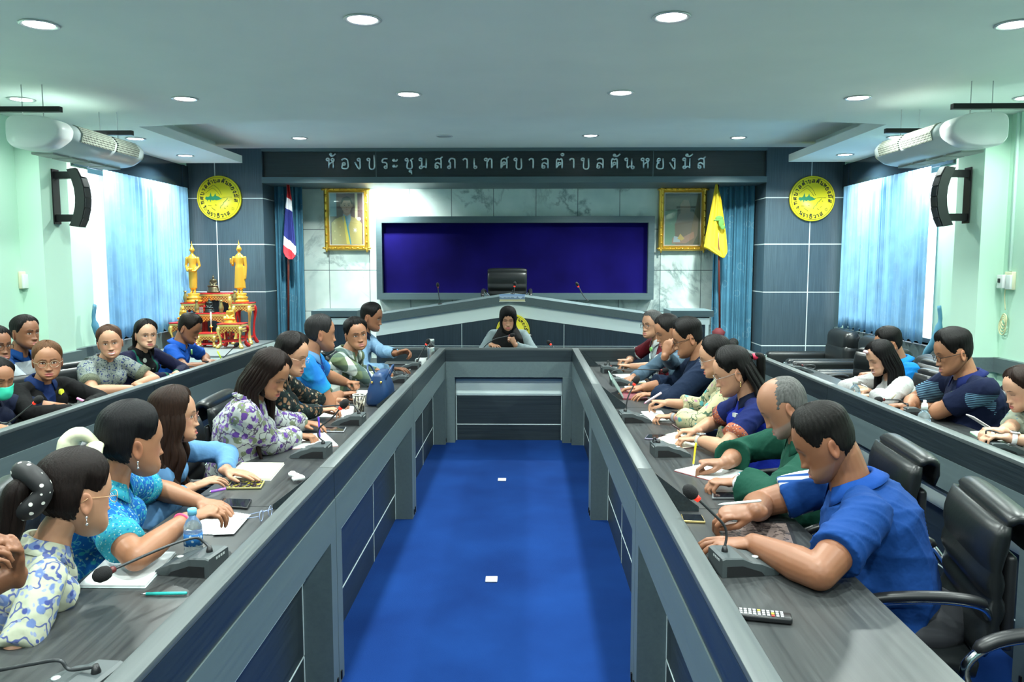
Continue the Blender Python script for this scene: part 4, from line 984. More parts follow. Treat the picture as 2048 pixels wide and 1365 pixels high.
    for s_ in (1, -1):   # ears
        tt = np.linspace(.05, PI - .05, 16)[:, None]; aa = np.linspace(0, 2 * PI, 22, endpoint=False)[None]
        q = np.stack([np.cos(tt) + 0 * aa, np.sin(tt) * np.cos(aa), np.sin(tt) * np.sin(aa)], -1)   # x axis is ear normal
        ex = q[..., 0]; rad = np.hypot(q[..., 1], q[..., 2])
        e = np.stack([q[..., 0] * .0065 + np.where(ex > 0, -.0085 * gs(rad, .62) + .002, 0), q[..., 1] * (.0165 + .003 * q[..., 2]), q[..., 2] * .031], -1)
        Re = rotm(0, math.radians(-12), 0) @ np.array([[math.cos(.45), -math.sin(.45), 0], [math.sin(.45), math.cos(.45), 0], [0, 0, 1]]).T
        e = e.reshape(-1, 3) @ Re.T; e[:, 0] = e[:, 0] * s_ + s_ * .0775; e += [0, -.014, -.016]; e *= hsz
        Ff = grid_faces(16, 22); Ff = Ff if s_ > 0 else Ff[:, ::-1]
        Vs.append(e @ Rh.T + H); Fs.append(Ff + n0); n0 += len(e); Cs.append(np.ones((len(e), 3)) * np.array(skin) * [1.03, .9, .88])
    me = np_mesh('body', np.vstack(Vs), Fs, np.vstack(Cs)); raw_obj('body', me, get_skin(), t, True)
    # ---- shirt
    V, F4 = remesh(gc, max(fine * 1.5, .008), 3, .5)
    # folds
    q = V @ np.array([[7., 3, 9], [2, 11, -5], [13, -4, 3]]).T
    me = np_mesh('shirt', V, [F4]); nr_ = np.empty(len(V) * 3, np.float32); me.vertex_normals.foreach_get('vector', nr_); nr_ = nr_.reshape(-1, 3)
    sd = len(label) * .7
    f1 = 1 - np.abs(np.sin(q[:, 0] * 2.1 + sd + 1.6 * np.sin(q[:, 1] * .9 + sd))); f2 = 1 - np.abs(np.sin(q[:, 2] * 2.4 + 1.8 * np.sin(q[:, 0] * 1.1 + 2 * sd)))
    V = V + nr_ * ((f1 ** 3 * .0055 + f2 ** 4 * .0045) - .0015)[:, None]
    me.vertices.foreach_set('co', V.astype(np.float32).ravel()); me.update(); raw_obj('shirt', me, shirt, t, True)
    # ---- trousers and shoes
    gt = G()
    gt.tube([P + [0, -.06, 0], P + [0, .05, -.01]], [.17 * wv, .16 * wv], [.11, .10])
    kz = max(.50, .5); 
    for s_ in (1, -1):
        kn = np.array([s_ * .11, .36, .50]); ft = np.array([s_ * .12, .27, .09])
        gt.tube([P + [s_ * .08, 0, -.01], (P + kn) / 2 + [s_ * .03, 0, 0], kn], [.095 * wv, .085, .062]); gt.tube([kn, (kn + ft) / 2, ft], [.06, .06, .05])
    V, F4 = remesh(gt, .016, 3); tr = raw_obj('trousers', np_mesh('trousers', V, [F4]), mat('trouser_cloth_%02d%02d%02d' % tuple(int(c * 99) for c in trousers), trousers, .8), t, True)
    for s_ in (1, -1):
        mb = MB(); mb.tube([(s_ * .12, .23, .045), (s_ * .12, .31, .045), (s_ * .125, .40, .035), (s_ * .125, .46, .03)], [.038, .042, .04, .028], 14)
        mb.build('shoe', mat('shoe_leather', (.01, .01, .01), .4), t)
    # ---- hair
    hm = hairmat or hair_mat('hair_%03d%03d%03d' % tuple(int(c * 999) for c in hair_col), hair_col)
    X = lambda p: (Rh @ (np.array(p, float) * hsz)) + H
    if hair in HAIRLINES:
        V, F4 = hair_cap(hair, hthick, htop, seed=len(label), jaw=head_kw.get('jaw', 1.0)); V = V * hsz @ Rh.T + H
        ho = raw_obj('hair', np_mesh('hair', V, [F4]), hm, t, True)
    ctx = dict(t=t, H=H, Rh=Rh, X=X, N=Nk, SH=SH, Rb=Rb, toL=toL, wr=wr, hm=hm, hsz=hsz, sp=sp, wv=wv, shirt=shirt, rx=rx, ry=ry, nr=nr)
    if collar: make_collar(ctx, collar)
    if cuff:
        for (S, E, Wt, e2, dd, r) in wr:
            mb = MB(); mb.tube([e2 - dd * cuff[1], e2 - dd * cuff[1] * .4, e2 + dd * .006], [r * 1.04, r * 1.035, r * 1.02], 22); mb.build('cuff', cuff[0], t)
    if extra: extra(ctx)
    return t
def make_collar(c, m, gap=26, height=.034, spread=1.0, drop=.028):
    Nk, nr = c['N'], c['nr']; mb = MB(); n = 40; r0 = nr * 1.12
    A = np.radians(np.linspace(gap, 360 - gap, n)); ax = unit(c['H'] - Nk) * .6 + np.array([0, 0, .4]); ax = unit(ax)
    fw = unit(np.array([0, 1.0, 0]) - ax * ax[1]); rt = np.cross(fw, ax)
    rows = [[], [], [], [], []]
    for a in A:
        rad = fw * math.cos(a) + rt * math.sin(a); fr_ = max(0, math.cos(a)) ** 2
        z0 = -.012 - .018 * fr_
        rows[0].append(Nk + rad * r0 * 1.06 + ax * z0); rows[1].append(Nk + rad * (r0 * 1.02 + .001) + ax * (z0 + height))
        rows[2].append(Nk + rad * (r0 * 1.06 + .007) + ax * (z0 + height + .001)); rows[3].append(Nk + rad * (r0 * 1.22 + .016 * spread) + ax * (z0 + height * .45 - drop * .4 * fr_))
        rows[4].append(Nk + rad * (r0 * 1.30 + .026 * spread) + ax * (z0 + .001 - drop * fr_))
    mb.loft(rows, closed=False, caps=False); o = mb.build('collar', m, c['t'], fix=False)
    s = o.modifiers.new('s', 'SOLIDIFY'); s.thickness = .003; s.offset = 0
    return o
# ---- accessories (all become children)
def glasses(frame=(.02, .02, .02), r=.0011, shape='round', w=.0215, h=.0175, z0=-.002):
    def f(c):
        X = c['X']; mb = MB(); mt = mat('glasses_%02d%02d%02d' % tuple(int(q * 99) for q in frame), frame, .3, .6)
        for s_ in (1, -1):
            pts = []
            for a in np.linspace(0, 2 * PI, 25):
                e = .75 if shape == 'square' else 1.0
                pts.append(X((s_ * .0335 + w * np.sign(math.cos(a)) * abs(math.cos(a)) ** e, .0985 - 9 * (w * math.cos(a)) ** 2 - s_ * .12 * w * math.cos(a), z0 + h * np.sign(math.sin(a)) * abs(math.sin(a)) ** e)))
            mb.tube(pts, r, 6, caps=False)
            mb.tube([X((s_ * (.0335 + w), .093, z0 + .004)), X((s_ * .066, .075, z0 + .004)), X((s_ * .0815, .03, z0 + .003)), X((s_ * .083, -.012, z0 + .002)), X((s_ * .080, -.03, z0 - .01))], r * 1.1, 6)
        mb.tube([X((-.013, .1, z0 + .003)), X((0, .104, z0 + .006)), X((.013, .1, z0 + .003))], r, 6)
        mb.build('glasses', mt, c['t'])
    return f
def watch(side, band=(.01, .01, .01), face=(.01, .012, .015), digital=True, rim=(.05, .05, .055), at=.03, size=1.0):
    def f(c):
        S, E, Wt, e2, dd, r = c['wr'][0 if side > 0 else 1]; d = unit(Wt - E); p = Wt - d * at; mt = mat('watch_band_%02d%02d%02d' % tuple(int(q * 99) for q in band), band, .4)
        up = unit(np.array([0, .0, 1.0]) - d * d[2]); rr = .0295 * c['wv'] / .93 * .98
        mb = MB(); mb.tube([p - d * .011, p - d * .010, p + d * .010, p + d * .011], [rr, rr + .0025, rr + .0025, rr], 24); mb.build('watch_band', mt, c['t'])
        q = p + up * (rr + .001); mb = MB(); w = np.cross(d, up)
        if digital:
            ring = [[q + up * hh + d * a * .019 * size * k_ + w * b * .017 * size * k_ for a, b in ((-1, -.7), (-.7, -1), (.7, -1), (1, -.7), (1, .7), (.7, 1), (-.7, 1), (-1, .7))] for hh, k_ in ((0, 1), (.006, 1), (.008, .85))]
            mb.loft(ring)
        else: mb.tube([q - up * .002, q + up * .007], .020 * size, 20)
        o = mb.build('watch_case', mat('watch_rim_%02d%02d%02d' % tuple(int(q_ * 99) for q_ in rim), rim, .3, .7), c['t'])
        mb = MB(); mb.tube([q + up * .007, q + up * .0088], .0145 * size, 20); mb.build('watch_face', mat('watch_face_%02d%02d%02d' % tuple(int(q_ * 99) for q_ in face), face, .1), o)
    return f
def bracelet(side, m, at=.02):
    def f(c):
        S, E, Wt, e2, dd, r = c['wr'][0 if side > 0 else 1]; d = unit(Wt - E); p = Wt - d * at; rr = .0285 * c['wv'] / .93; mb = MB()
        mb.tube([p - d * .004, p, p + d * .004], [rr, rr + .003, rr], 22); mb.build('bracelet', m, c['t'])
    return f
def both(*fs):
    def f(c):
        for q in fs: q(c)
    return f
def locks(name, paths, mt=None, n=12, flat=1.0):
    """tapered hair locks given in head coordinates: (points, radii)"""
    def f(c):
        mb = MB()
        for pts, rr in paths:
            P = arc([c['X'](p) for p in pts], 6); R_ = np.interp(np.linspace(0, 1, len(P)), np.linspace(0, 1, len(rr)), rr)
            mb.tube(P, list(R_), n, flat=flat)
        mb.build(name, mt or c['hm'], c['t'])
    return f
def emblem(pos, m, shape='disc', s=.03):
    """small badge on the chest: pos=(x, t) lateral offset and fraction up the torso"""
    def f(c):
        sp = c['sp']; i = pos[1] * (len(sp) - 1); a = int(i); p = sp[a] + (sp[min(a + 1, len(sp) - 1)] - sp[a]) * (i - a)
        ry_ = np.interp(i, range(len(sp)), c['ry']); rx_ = np.interp(i, range(len(sp)), c['rx']); x = pos[0]
        y = ry_ * math.sqrt(max(0, 1 - (x / rx_) ** 2)); q = p + np.array([x, y + (.02 if len(pos) < 3 else pos[2]), 0])
        nn = unit(np.array([x / rx_ ** 2, y / ry_ ** 2, .5 * unit(sp[a + 1] - sp[a])[1] * -1 / ry_ * 0])); mb = MB()
        if shape == 'disc': mb.tube([q - nn * .012, q + nn * .0005], [s, s], 20, smooth=False)
        else:
            u = np.cross(nn, [0, 0, 1]); v = np.array([0, 0, 1.0]); ring = [[q + nn * h_ + u * a_ * s + v * b_ * s * .55 for a_, b_ in ((-1, -1), (1, -1), (1, 1), (-1, 1))] for h_ in (-.012, .002)]
            mb.loft(ring, smooth=False)
        mb.build('chest_emblem', m, c['t'])
    return f
# ================================================================== altar
AZ = .72
plat_m = mat('platform_top_grey', (.16, .19, .20), .5)
t = thing('altar_platform', 'low grey platform with a white edge under the gilded altar tables', 'platform', (-3.68, 9.1, 0), abs_=True)
MB().box(XL + .07, -3.165, 8.30, YP - .002, AZ - .02, AZ).build('top', plat_m, t); MB().box(XL + .07, -3.20, 8.33, YP - .002, .0, AZ - .075).build('body', DARKY, t)
MB().box(XL + .065, -3.16, 8.295, YP - .002, AZ - .075, AZ - .021).build('white_edge', PALE, t)
red = mat('altar_red', (.45, .012, .012), .35)
lat = mat('gilt_lattice', (.95, .62, .12), .3, .8); v = coords(lat, (1, 1, 1)); sx = sep(lat, v)
w_ = mth(lat, 'ADD', mth(lat, 'ABSOLUTE', mth(lat, 'SINE', mth(lat, 'MULTIPLY', mth(lat, 'ADD', sx[0], sx[2]), 95))), 0); w2 = mth(lat, 'ABSOLUTE', mth(lat, 'SINE', mth(lat, 'MULTIPLY', mth(lat, 'SUBTRACT', sx[0], sx[2]), 95)))
k_ = mth(lat, 'GREATER_THAN', mth(lat, 'MINIMUM', w_, w2), .55); LK(lat, mixc(lat, k_, (.95, .62, .14), (.30, .02, .01)), BS(lat).inputs['Base Color']); LK(lat, mth(lat, 'SUBTRACT', .8, mth(lat, 'MULTIPLY', k_, .8)), BS(lat).inputs['Metallic'])
GILT = mat('gilt_leg', (.95, .68, .20), .3, .8, bump=(60, .5, .004))
def altar_table(xl, xr, Y, d, ytop, label, low=False):
    A, B_ = atY(xl, ytop, Y), atY(xr, ytop, Y); X0, X1, Z = A[0], B_[0], A[2]; h = Z - AZ; ap = .075 if h > .25 else .055
    t = thing('altar_table', label, 'altar table', ((X0 + X1) / 2, Y + d / 2, AZ), 'gilded altar tables', abs_=True)
    MB().box(X0, X1, Y, Y + d, Z - .012, Z, .003).build('red_top', red, t)
    mb = MB(); mb.box(X0 + .004, X1 - .004, Y + .004, Y + d - .004, Z - .040, Z - .0125, .003); mb.build('gilt_rim', GILT, t)
    mb = MB(); n = 12
    for f in (0, 1):
        pts = [(X0 + .015, Z - .041)] + [(X0 + .015 + (X1 - X0 - .03) * i / n, Z - .041 - ap * (.75 + .25 * math.cos(2 * PI * i / n)) - .008 * (i % 2)) for i in range(n + 1)] + [(X1 - .015, Z - .041)]
        y = Y + .008 if f == 0 else Y + d - .014; mb.prism(pts, y, y + .006, 'y')
    for x in (X0 + .008, X1 - .014): mb.box(x, x + .006, Y + .015, Y + d - .015, Z - .041 - ap * .8, Z - .041)
    mb.build('lattice_apron', lat, t)
    for i, (x, y) in enumerate(((X0, Y), (X1, Y), (X0, Y + d), (X1, Y + d))):
        sx_ = 1 if x == X0 else -1; sy = 1 if y == Y else -1; mb = MB(); z0 = AZ
        mb.tube(arc([(x + sx_ * .022, y + sy * .022, Z - .04), (x + sx_ * .012, y + sy * .012, Z - .04 - h * .18), (x + sx_ * .026, y + sy * .026, z0 + h * .45), (x + sx_ * .028, y + sy * .028, z0 + h * .18), (x + sx_ * .006, y + sy * .006, z0 + .02)], 5), [.024, .027, .029, .028, .026, .022, .018, .016, .014, .013, .013, .013, .014, .015, .017, .019, .021, .022, .024, .024, .023], 8)
        mb.sph((x + sx_ * .004, y + sy * .004, z0 + .019), (.026, .026, .0185), 10, 6); mb.build('leg', GILT if i < 2 else red, t)
    mb = MB(); z = AZ + .075 if h > .25 else AZ + .03
    mb.box(X0 + .03, X1 - .03, Y + .025, Y + .035, z, z + .018); mb.box(X0 + .03, X1 - .03, Y + d - .035, Y + d - .025, z, z + .018); mb.box(X0 + .022, X0 + .034, Y + .03, Y + d - .03, z, z + .018); mb.box(X1 - .034, X1 - .022, Y + .03, Y + d - .03, z, z + .018); mb.build('red_stretcher', red, t)
    return Z
z1 = altar_table(391, 461, 9.72, .26, 587, 'tallest red and gold altar table at the back, under the bronze seated figure')
z2 = altar_table(360, 396, 9.45, .22, 606, 'tall red and gold altar table under the standing figure nearer the window')
z3 = altar_table(463, 500, 9.45, .22, 606, 'tall red and gold altar table under the standing figure beside the stage curtain')
z4 = altar_table(389, 452, 9.42, .26, 627, 'middle tier red and gold altar table under the dark seated figure')
z5 = altar_table(337, 372, 9.02, .24, 646, 'lower side altar table under the small gold figure near the window')
z6 = altar_table(433, 482, 8.98, .24, 648, 'lower side altar table under the small gold figure, nearest the stage')
z7 = altar_table(393, 430, 9.10, .20, 667, 'lowest central altar table holding the white candle')
GFIG = mat('gold_lacquer', (.84, .44, .05), .36, .6)
def standing(px, pytop, Y, zb, label, bowl):
    top = atY(px, pytop, Y); X = top[0]; H = top[2] - zb; t = thing('standing_statue', label, 'statue', (X, Y, zb), 'gold statues', abs_=True)
    mb = MB(); mb.lathe((X, Y, zb), [(0, 0), (H * .125, 0), (H * .125, H * .03), (H * .095, H * .045), (H * .115, H * .07), (H * .115, H * .085), (H * .08, H * .10), (H * .10, H * .13), (H * .09, H * .145), (0, H * .145)], 20); mb.build('lotus_base', GFIG, t)
    g = G(); s = H; z = lambda k: zb + s * k
    for q in (1, -1):
        g.tube([(X + q * .025 * s, Y - .01 * s, z(.16)), (X + q * .025 * s, Y, z(.25))], [.018 * s, .022 * s]); g.ell((X + q * .027 * s, Y - .03 * s, z(.153)), (.016 * s, .035 * s, .012 * s))
    g.tube([(X, Y, z(.22)), (X, Y, z(.40)), (X, Y, z(.55)), (X, Y, z(.60)), (X, Y, z(.70)), (X, Y, z(.74)), (X, Y, z(.765))], [s * k for k in ((.092, .080, .070, .058, .080, .055, .025) if not bowl else (.062, .068, .068, .060, .078, .055, .025))], [s * k for k in (.045, .045, .045, .042, .048, .035, .022)], up=(0, 1, 0), ball=False)
    g.tube([(X, Y, z(.76)), (X, Y, z(.80))], [.020 * s] * 2); g.ell((X, Y, z(.835)), (.036 * s, .040 * s, .048 * s)); g.ell((X, Y, z(.875)), (.022 * s, .024 * s, .022 * s)); g.tube([(X, Y, z(.89)), (X, Y, z(.93)), (X, Y, z(.99))], [.014 * s, .008 * s, .002 * s])
    for q in (1, -1): g.ell((X + q * .037 * s, Y, z(.83)), (.006 * s, .008 * s, .022 * s))
    g.ell((X, Y - .04 * s, z(.832)), (.006 * s, .010 * s, .010 * s))
    if bowl:
        for q in (1, -1): g.tube([(X + q * .085 * s, Y, z(.70)), (X + q * .108 * s, Y + .01 * s, z(.58)), (X + q * .06 * s, Y - .06 * s, z(.50)), (X + q * .015 * s, Y - .085 * s, z(.50))], [.026 * s, .022 * s, .018 * s, .015 * s])
        g.ell((X, Y - .085 * s, z(.525)), (.035 * s, .03 * s, .025 * s))
    else:
        g.tube([(X + .088 * s, Y, z(.70)), (X + .100 * s, Y, z(.56)), (X + .095 * s, Y - .01 * s, z(.42)), (X + .092 * s, Y - .01 * s, z(.37))], [.026 * s, .021 * s, .017 * s, .014 * s])
        g.tube([(X - .088 * s, Y, z(.70)), (X - .108 * s, Y, z(.57)), (X - .112 * s, Y - .06 * s, z(.62)), (X - .112 * s, Y - .07 * s, z(.68))], [.026 * s, .021 * s, .016 * s, .014 * s])
    V, F4 = remesh(g, .006, 2); raw_obj('figure', np_mesh('figure', V, [F4]), GFIG, t, True)
def seated(px, pytop, Y, zb, label, m, wide=.42, group='seated statues', plinth=.30):
    top = atY(px, pytop, Y); X = top[0]; H = top[2] - zb; t = thing('seated_statue', label, 'statue', (X, Y, zb), group, abs_=True); s = H; z = lambda k: zb + s * k; w = wide * s
    mb = MB(); mb.lathe((X, Y, zb), [(0, 0), (w * 1.15, 0), (w * 1.15, s * plinth * .25), (w * .9, s * plinth * .4), (w * 1.0, s * plinth * .7), (w * .85, s * plinth * .8), (w * .92, s * plinth), (0, s * plinth)], 16, sy=.6); mb.build('plinth', m, t)
    g = G(); p = plinth
    for q in (1, -1):
        g.tube([(X + q * w * .3, Y, z(p + .06)), (X + q * w * .85, Y - w * .25, z(p + .055)), (X - q * w * .2, Y - w * .45, z(p + .06))], [s * .07, s * .06, s * .045])
        g.tube([(X + q * w * .45, Y, z(p + .38)), (X + q * w * .62, Y, z(p + .22)), (X + q * w * .25, Y - w * .35, z(p + .13))], [s * .045, s * .038, s * .03])
    g.tube([(X, Y, z(p + .03)), (X, Y, z(p + .2)), (X, Y, z(p + .37)), (X, Y, z(p + .43))], [w * .45, w * .36, w * .5, w * .2], [w * .3, w * .25, w * .28, w * .16], up=(0, 1, 0)); hz = p + .43 + (.62 - p) * .22
    g.ell((X, Y, z(p + .50)), (s * .062, s * .065, s * .075)); g.tube([(X, Y, z(p + .56)), (X, Y, z(p + .62)), (X, Y, z(.995))], [s * .035, s * .022, s * .004])
    V, F4 = remesh(g, max(.004, s * .02), 1); raw_obj('figure', np_mesh('figure', V, [F4]), m, t, True)
BRONZE = mat('dark_bronze', (.10, .085, .05), .4, .7); DBR = mat('black_bronze', (.02, .03, .03), .35, .5)
standing(383, 479, 9.55, z2 + .001, 'gold standing robed statue holding a bowl, near the window curtain', True)
standing(477, 477, 9.55, z3 + .001, 'gold standing robed statue with one raised hand, beside the stage curtain', False)
seated(426, 548, 9.85, z1 + .001, 'small bronze seated statue on the tallest altar table', BRONZE, .30)
seated(418, 592, 9.55, z4 + .001, 'small black seated statue on the middle altar tier', DBR, .30, plinth=.22)
seated(365, 602, 9.14, z5 + .001, 'small shiny gold seated figure on the altar table near the window', GFIG, .26, 'gold statues', .12)
seated(459, 600, 9.10, z6 + .001, 'small shiny gold seated figure on the altar table nearest the stage', GFIG, .26, 'gold statues', .12)
vase_m = mat('brass_vase', (.35, .27, .10), .3, .7)
def vase(px, Y, zb, l, h=.135):
    X = atY(px, 600, Y)[0]; mb = MB(); k = h / .135; mb.lathe((X, Y, zb), [(0, 0), (.022 * k, 0), (.014 * k, .012 * k), (.024 * k, .035 * k), (.026 * k, .06 * k), (.013 * k, .10 * k), (.012 * k, .118 * k), (.023 * k, .135 * k), (.019 * k, .133 * k), (0, .11 * k)], 18)
    tag(mb.build('altar_vase', vase_m), l, 'vase', 'brass altar vases')
vase(371, 9.48, z2 + .001, 'brass vase at the foot of the standing statue nearer the window', .14); vase(470, 9.475, z3 + .001, 'brass vase at the foot of the standing statue beside the stage curtain', .14)
vase(393.5, 9.46, z4 + .001, 'brass vase on the middle altar tier, window side', .155); vase(442, 9.46, z4 + .001, 'brass vase on the middle altar tier, stage side', .155)
X = atY(422, 640, 9.17)[0]; t = thing('candle_on_stand', 'white candle on a small brass stand on the lowest altar table', 'candle', (X, 9.17, z7), abs_=True)
mb = MB(); mb.lathe((X, 9.17, z7 + .001), [(0, 0), (.022, 0), (.006, .01), (.005, .06), (.022, .066), (.022, .070), (.008, .072), (.008, .09), (0, .09)], 16); mb.build('stand', GOLD, t)
MB().cyl((X, 9.17, z7 + .09), .0085, .15, 14).build('candle', mat('candle_wax', (.85, .85, .8), .4), t)
X = atY(405, 610, 9.5)[0]; mb = MB(); mb.box(X - .02, X + .02, 9.44, 9.47, z4 + .001, z4 + .075, .003); tag(mb.build('glass_block', mat('clear_glass_block', (.8, .9, .9), .05, trans=.9)), 'clear glass block standing on the middle altar tier', 'glass block')

# ================================================================== air conditioners
ac_m = mat('ac_casing', (.72, .80, .80), .28); ac_w = mat('ac_end_lit_tone', (.85, .88, .86), .35)  # end cover paler than casing: light falling on it put into the colour
gr_m = mat('ac_grille', (.22, .26, .20), .4); sx = sep(gr_m, coords(gr_m)); g1 = mth(gr_m, 'SINE', mth(gr_m, 'MULTIPLY', sx[1], 320)); g2 = mth(gr_m, 'SINE', mth(gr_m, 'MULTIPLY', sx[2], 420))
LK(gr_m, mixc(gr_m, mth(gr_m, 'GREATER_THAN', mth(gr_m, 'MAXIMUM', g1, g2), .55), (.015, .02, .015), (.42, .46, .38)), BS(gr_m).inputs['Base Color'])
def aircon(s, label):
    """s=-1 left, +1 right; hangs under the ceiling beside the wall, blowing into the room"""
    cx = -.155; X = lambda d: cx + s * (d + .03)          # d: distance from the room's middle line
    t = thing('air_conditioner', label, 'air conditioner', (X(3.1), 6.1, 2.47), 'ceiling air conditioners', abs_=True)
    y0, y1 = 5.30, 6.50
    prof = [(3.20, 2.665), (3.02, 2.665), (2.90, 2.63), (2.865, 2.58), (2.88, 2.52), (2.96, 2.465), (3.06, 2.445), (3.20, 2.455), (3.24, 2.50), (3.24, 2.63)]
    prof = [tuple(q) for k in range(10) for q in [np.array(prof[k]) * (1 - u) + np.array(prof[(k + 1) % 10]) * u for u in (.18, .82)]]
    for _ in range(1): prof = [tuple(q) for k in range(len(prof)) for q in [np.array(prof[k]) * (1 - u) + np.array(prof[(k + 1) % len(prof)]) * u for u in (.25, .75)]]
    def ring(y, k=1.0, dy=0): c = (3.08, 2.56); return [(X(c[0] + (a - c[0]) * k), y, c[1] + (b_ - c[1]) * k) for a, b_ in prof]
    mb = MB(); mb.loft([ring(y0 + .16), ring((y0 + y1) / 2), ring(y1 - .05), ring(y1, .93)], smooth=True); mb.build('casing', ac_m, t)
    mb = MB(); mb.loft([ring(y0, .90), ring(y0 + .015, .97), ring(y0 + .04, 1.015), ring(y0 + .158, 1.015)], smooth=True); mb.build('end_cover', ac_w, t)
    for a, b_ in ((y0 + .26, (y0 + y1) / 2 + .10), ((y0 + y1) / 2 + .14, y1 - .13)):
        mb = MB()
        P = [(2.93, 2.632), (2.897, 2.622), (2.862, 2.578), (2.877, 2.522), (2.868, 2.520), (2.853, 2.58), (2.888, 2.630), (2.925, 2.642)]
        mb.prism([(X(u), w) for u, w in P], a, b_, 'y'); mb.build('grille', gr_m, t)
    mb = MB()
    for i in range(4): y = y0 + .22 + i * .24; mb.box(X(3.05), X(3.20), y, y + .20, 2.436, 2.452)
    mb.build('intake_panel', mat('ac_intake', (.35, .38, .34), .5), t)
    for y in (y0 + .10, y1 - .12):
        mb = MB(); mb.box(X(3.45), X(2.92), y, y + .04, 2.70, 2.735); mb.build('hanger_rail', BLACKM, t)
        for d in (3.18, 3.04): MB().cyl((X(d), y + .02, 2.66), .0035, CZ - 2.66, 8).build('hanger_rod', rim_m, t)
aircon(-1, 'white ceiling air conditioner hanging near the left wall'); aircon(1, 'white ceiling air conditioner hanging near the right wall')
# ================================================================== wall speakers
def speaker(s, label):
    cx = -.155; X = lambda d: cx + s * d; t = thing('wall_speaker', label, 'speaker', (X(3.85), 6.8, 2.0), 'curved wall speakers', abs_=True)
    zc = 2.245; out = []; inn = []
    for k in range(7):
        a = (k - 3) / 3 * .46; out.append((X(3.565 + .60 * (1 - math.cos(a))), zc + .56 * math.sin(a))); inn.append((X(3.645 + .60 * (1 - math.cos(a))), zc + .53 * math.sin(a)))
    mb = MB(); mb.prism(out + inn[::-1], 6.77, 6.88, 'y'); mb.build('cabinet', BLACKP, t)
    mb = MB()
    for k in range(6): (xa, za), (xb, zb_) = out[k], out[k + 1]; mb.prism([(xa - s * .008, za + .006), (xb - s * .008, zb_ - .006), (xb, zb_ - .006), (xa, za + .006)], 6.78, 6.87, 'y')
    mb.build('grille_panels', mat('speaker_grille', (.03, .032, .035), .5), t)
    mb = MB(); mb.box(X(3.67), X(3.845), 6.80, 6.86, zc + .16, zc + .22); mb.box(X(3.67), X(3.845), 6.80, 6.86, zc - .20, zc - .14); mb.box(X(3.835), X(3.846), 6.78, 6.88, zc - .22, zc + .24); mb.build('wall_bracket', BLACKM, t)
speaker(-1, 'black curved speaker mounted on the left wall pier'); speaker(1, 'black curved speaker mounted on the right wall pier')
# conduits, switch boxes, cable
for s, X, y0, l in ((-1, XL, 6.30, 'left'), (1, XR, 6.38, 'right')):
    f = lambda d: X - s * d
    Y = atX(*((52, 560) if s < 0 else (2016, 565)), X - s * .02)[1]
    tag(MB().box(f(.001), f(.022), Y - .012, Y + .012, 1.63, CZ - .001, .003).build('wall_conduit', mat('pale_conduit', (.50, .70, .62), .5)), 'thin pale conduit running down the %s wall to the switch boxes' % l, 'conduit', 'wall conduits')
    t = thing('switch_box', 'white breaker and switch box on the %s wall under the conduit' % l, 'switch box', (f(.03), Y, 1.48), 'wall switch boxes', abs_=True)
    mb = MB(); mb.box(f(.001), f(.035), Y - .075, Y + .03, 1.48, 1.625, .006); mb.build('backplate', mat('cream_plastic', (.72, .70, .50), .5), t)
    mb = MB(); mb.box(f(.036), f(.07), Y - .01, Y + .075, 1.49, 1.60, .006); mb.build('breaker_case', WHITE, t)
    mb = MB(); mb.box(f(.071), f(.080), Y + .02, Y + .045, 1.535, 1.57, .002); mb.build('breaker_lever', BLACKP, t)
    mb = MB(); mb.box(f(.036), f(.055), Y - .085, Y - .02, 1.485, 1.60, .004); mb.build('remote_holder', WHITE, t)
mb = MB(); P0 = atX(2008, 640, XR - .03); cc = mat('yellowed_cable', (.62, .60, .35), .5)
mb.tube(arc([P0 + [0, 0, .36], P0 + [0, .01, .2], P0 + [0, -.01, .08]], 6), .004, 8)
for k in range(4): mb.torus((P0[0], P0[1] + .006 * k, P0[2] - .02 * k), .035 + .004 * k, .005, 'x', 24, 6, 1.0, 1.35)
tag(mb.build('coiled_cable', cc), 'coiled yellowish cable hanging on the right wall below the switch box', 'cable')

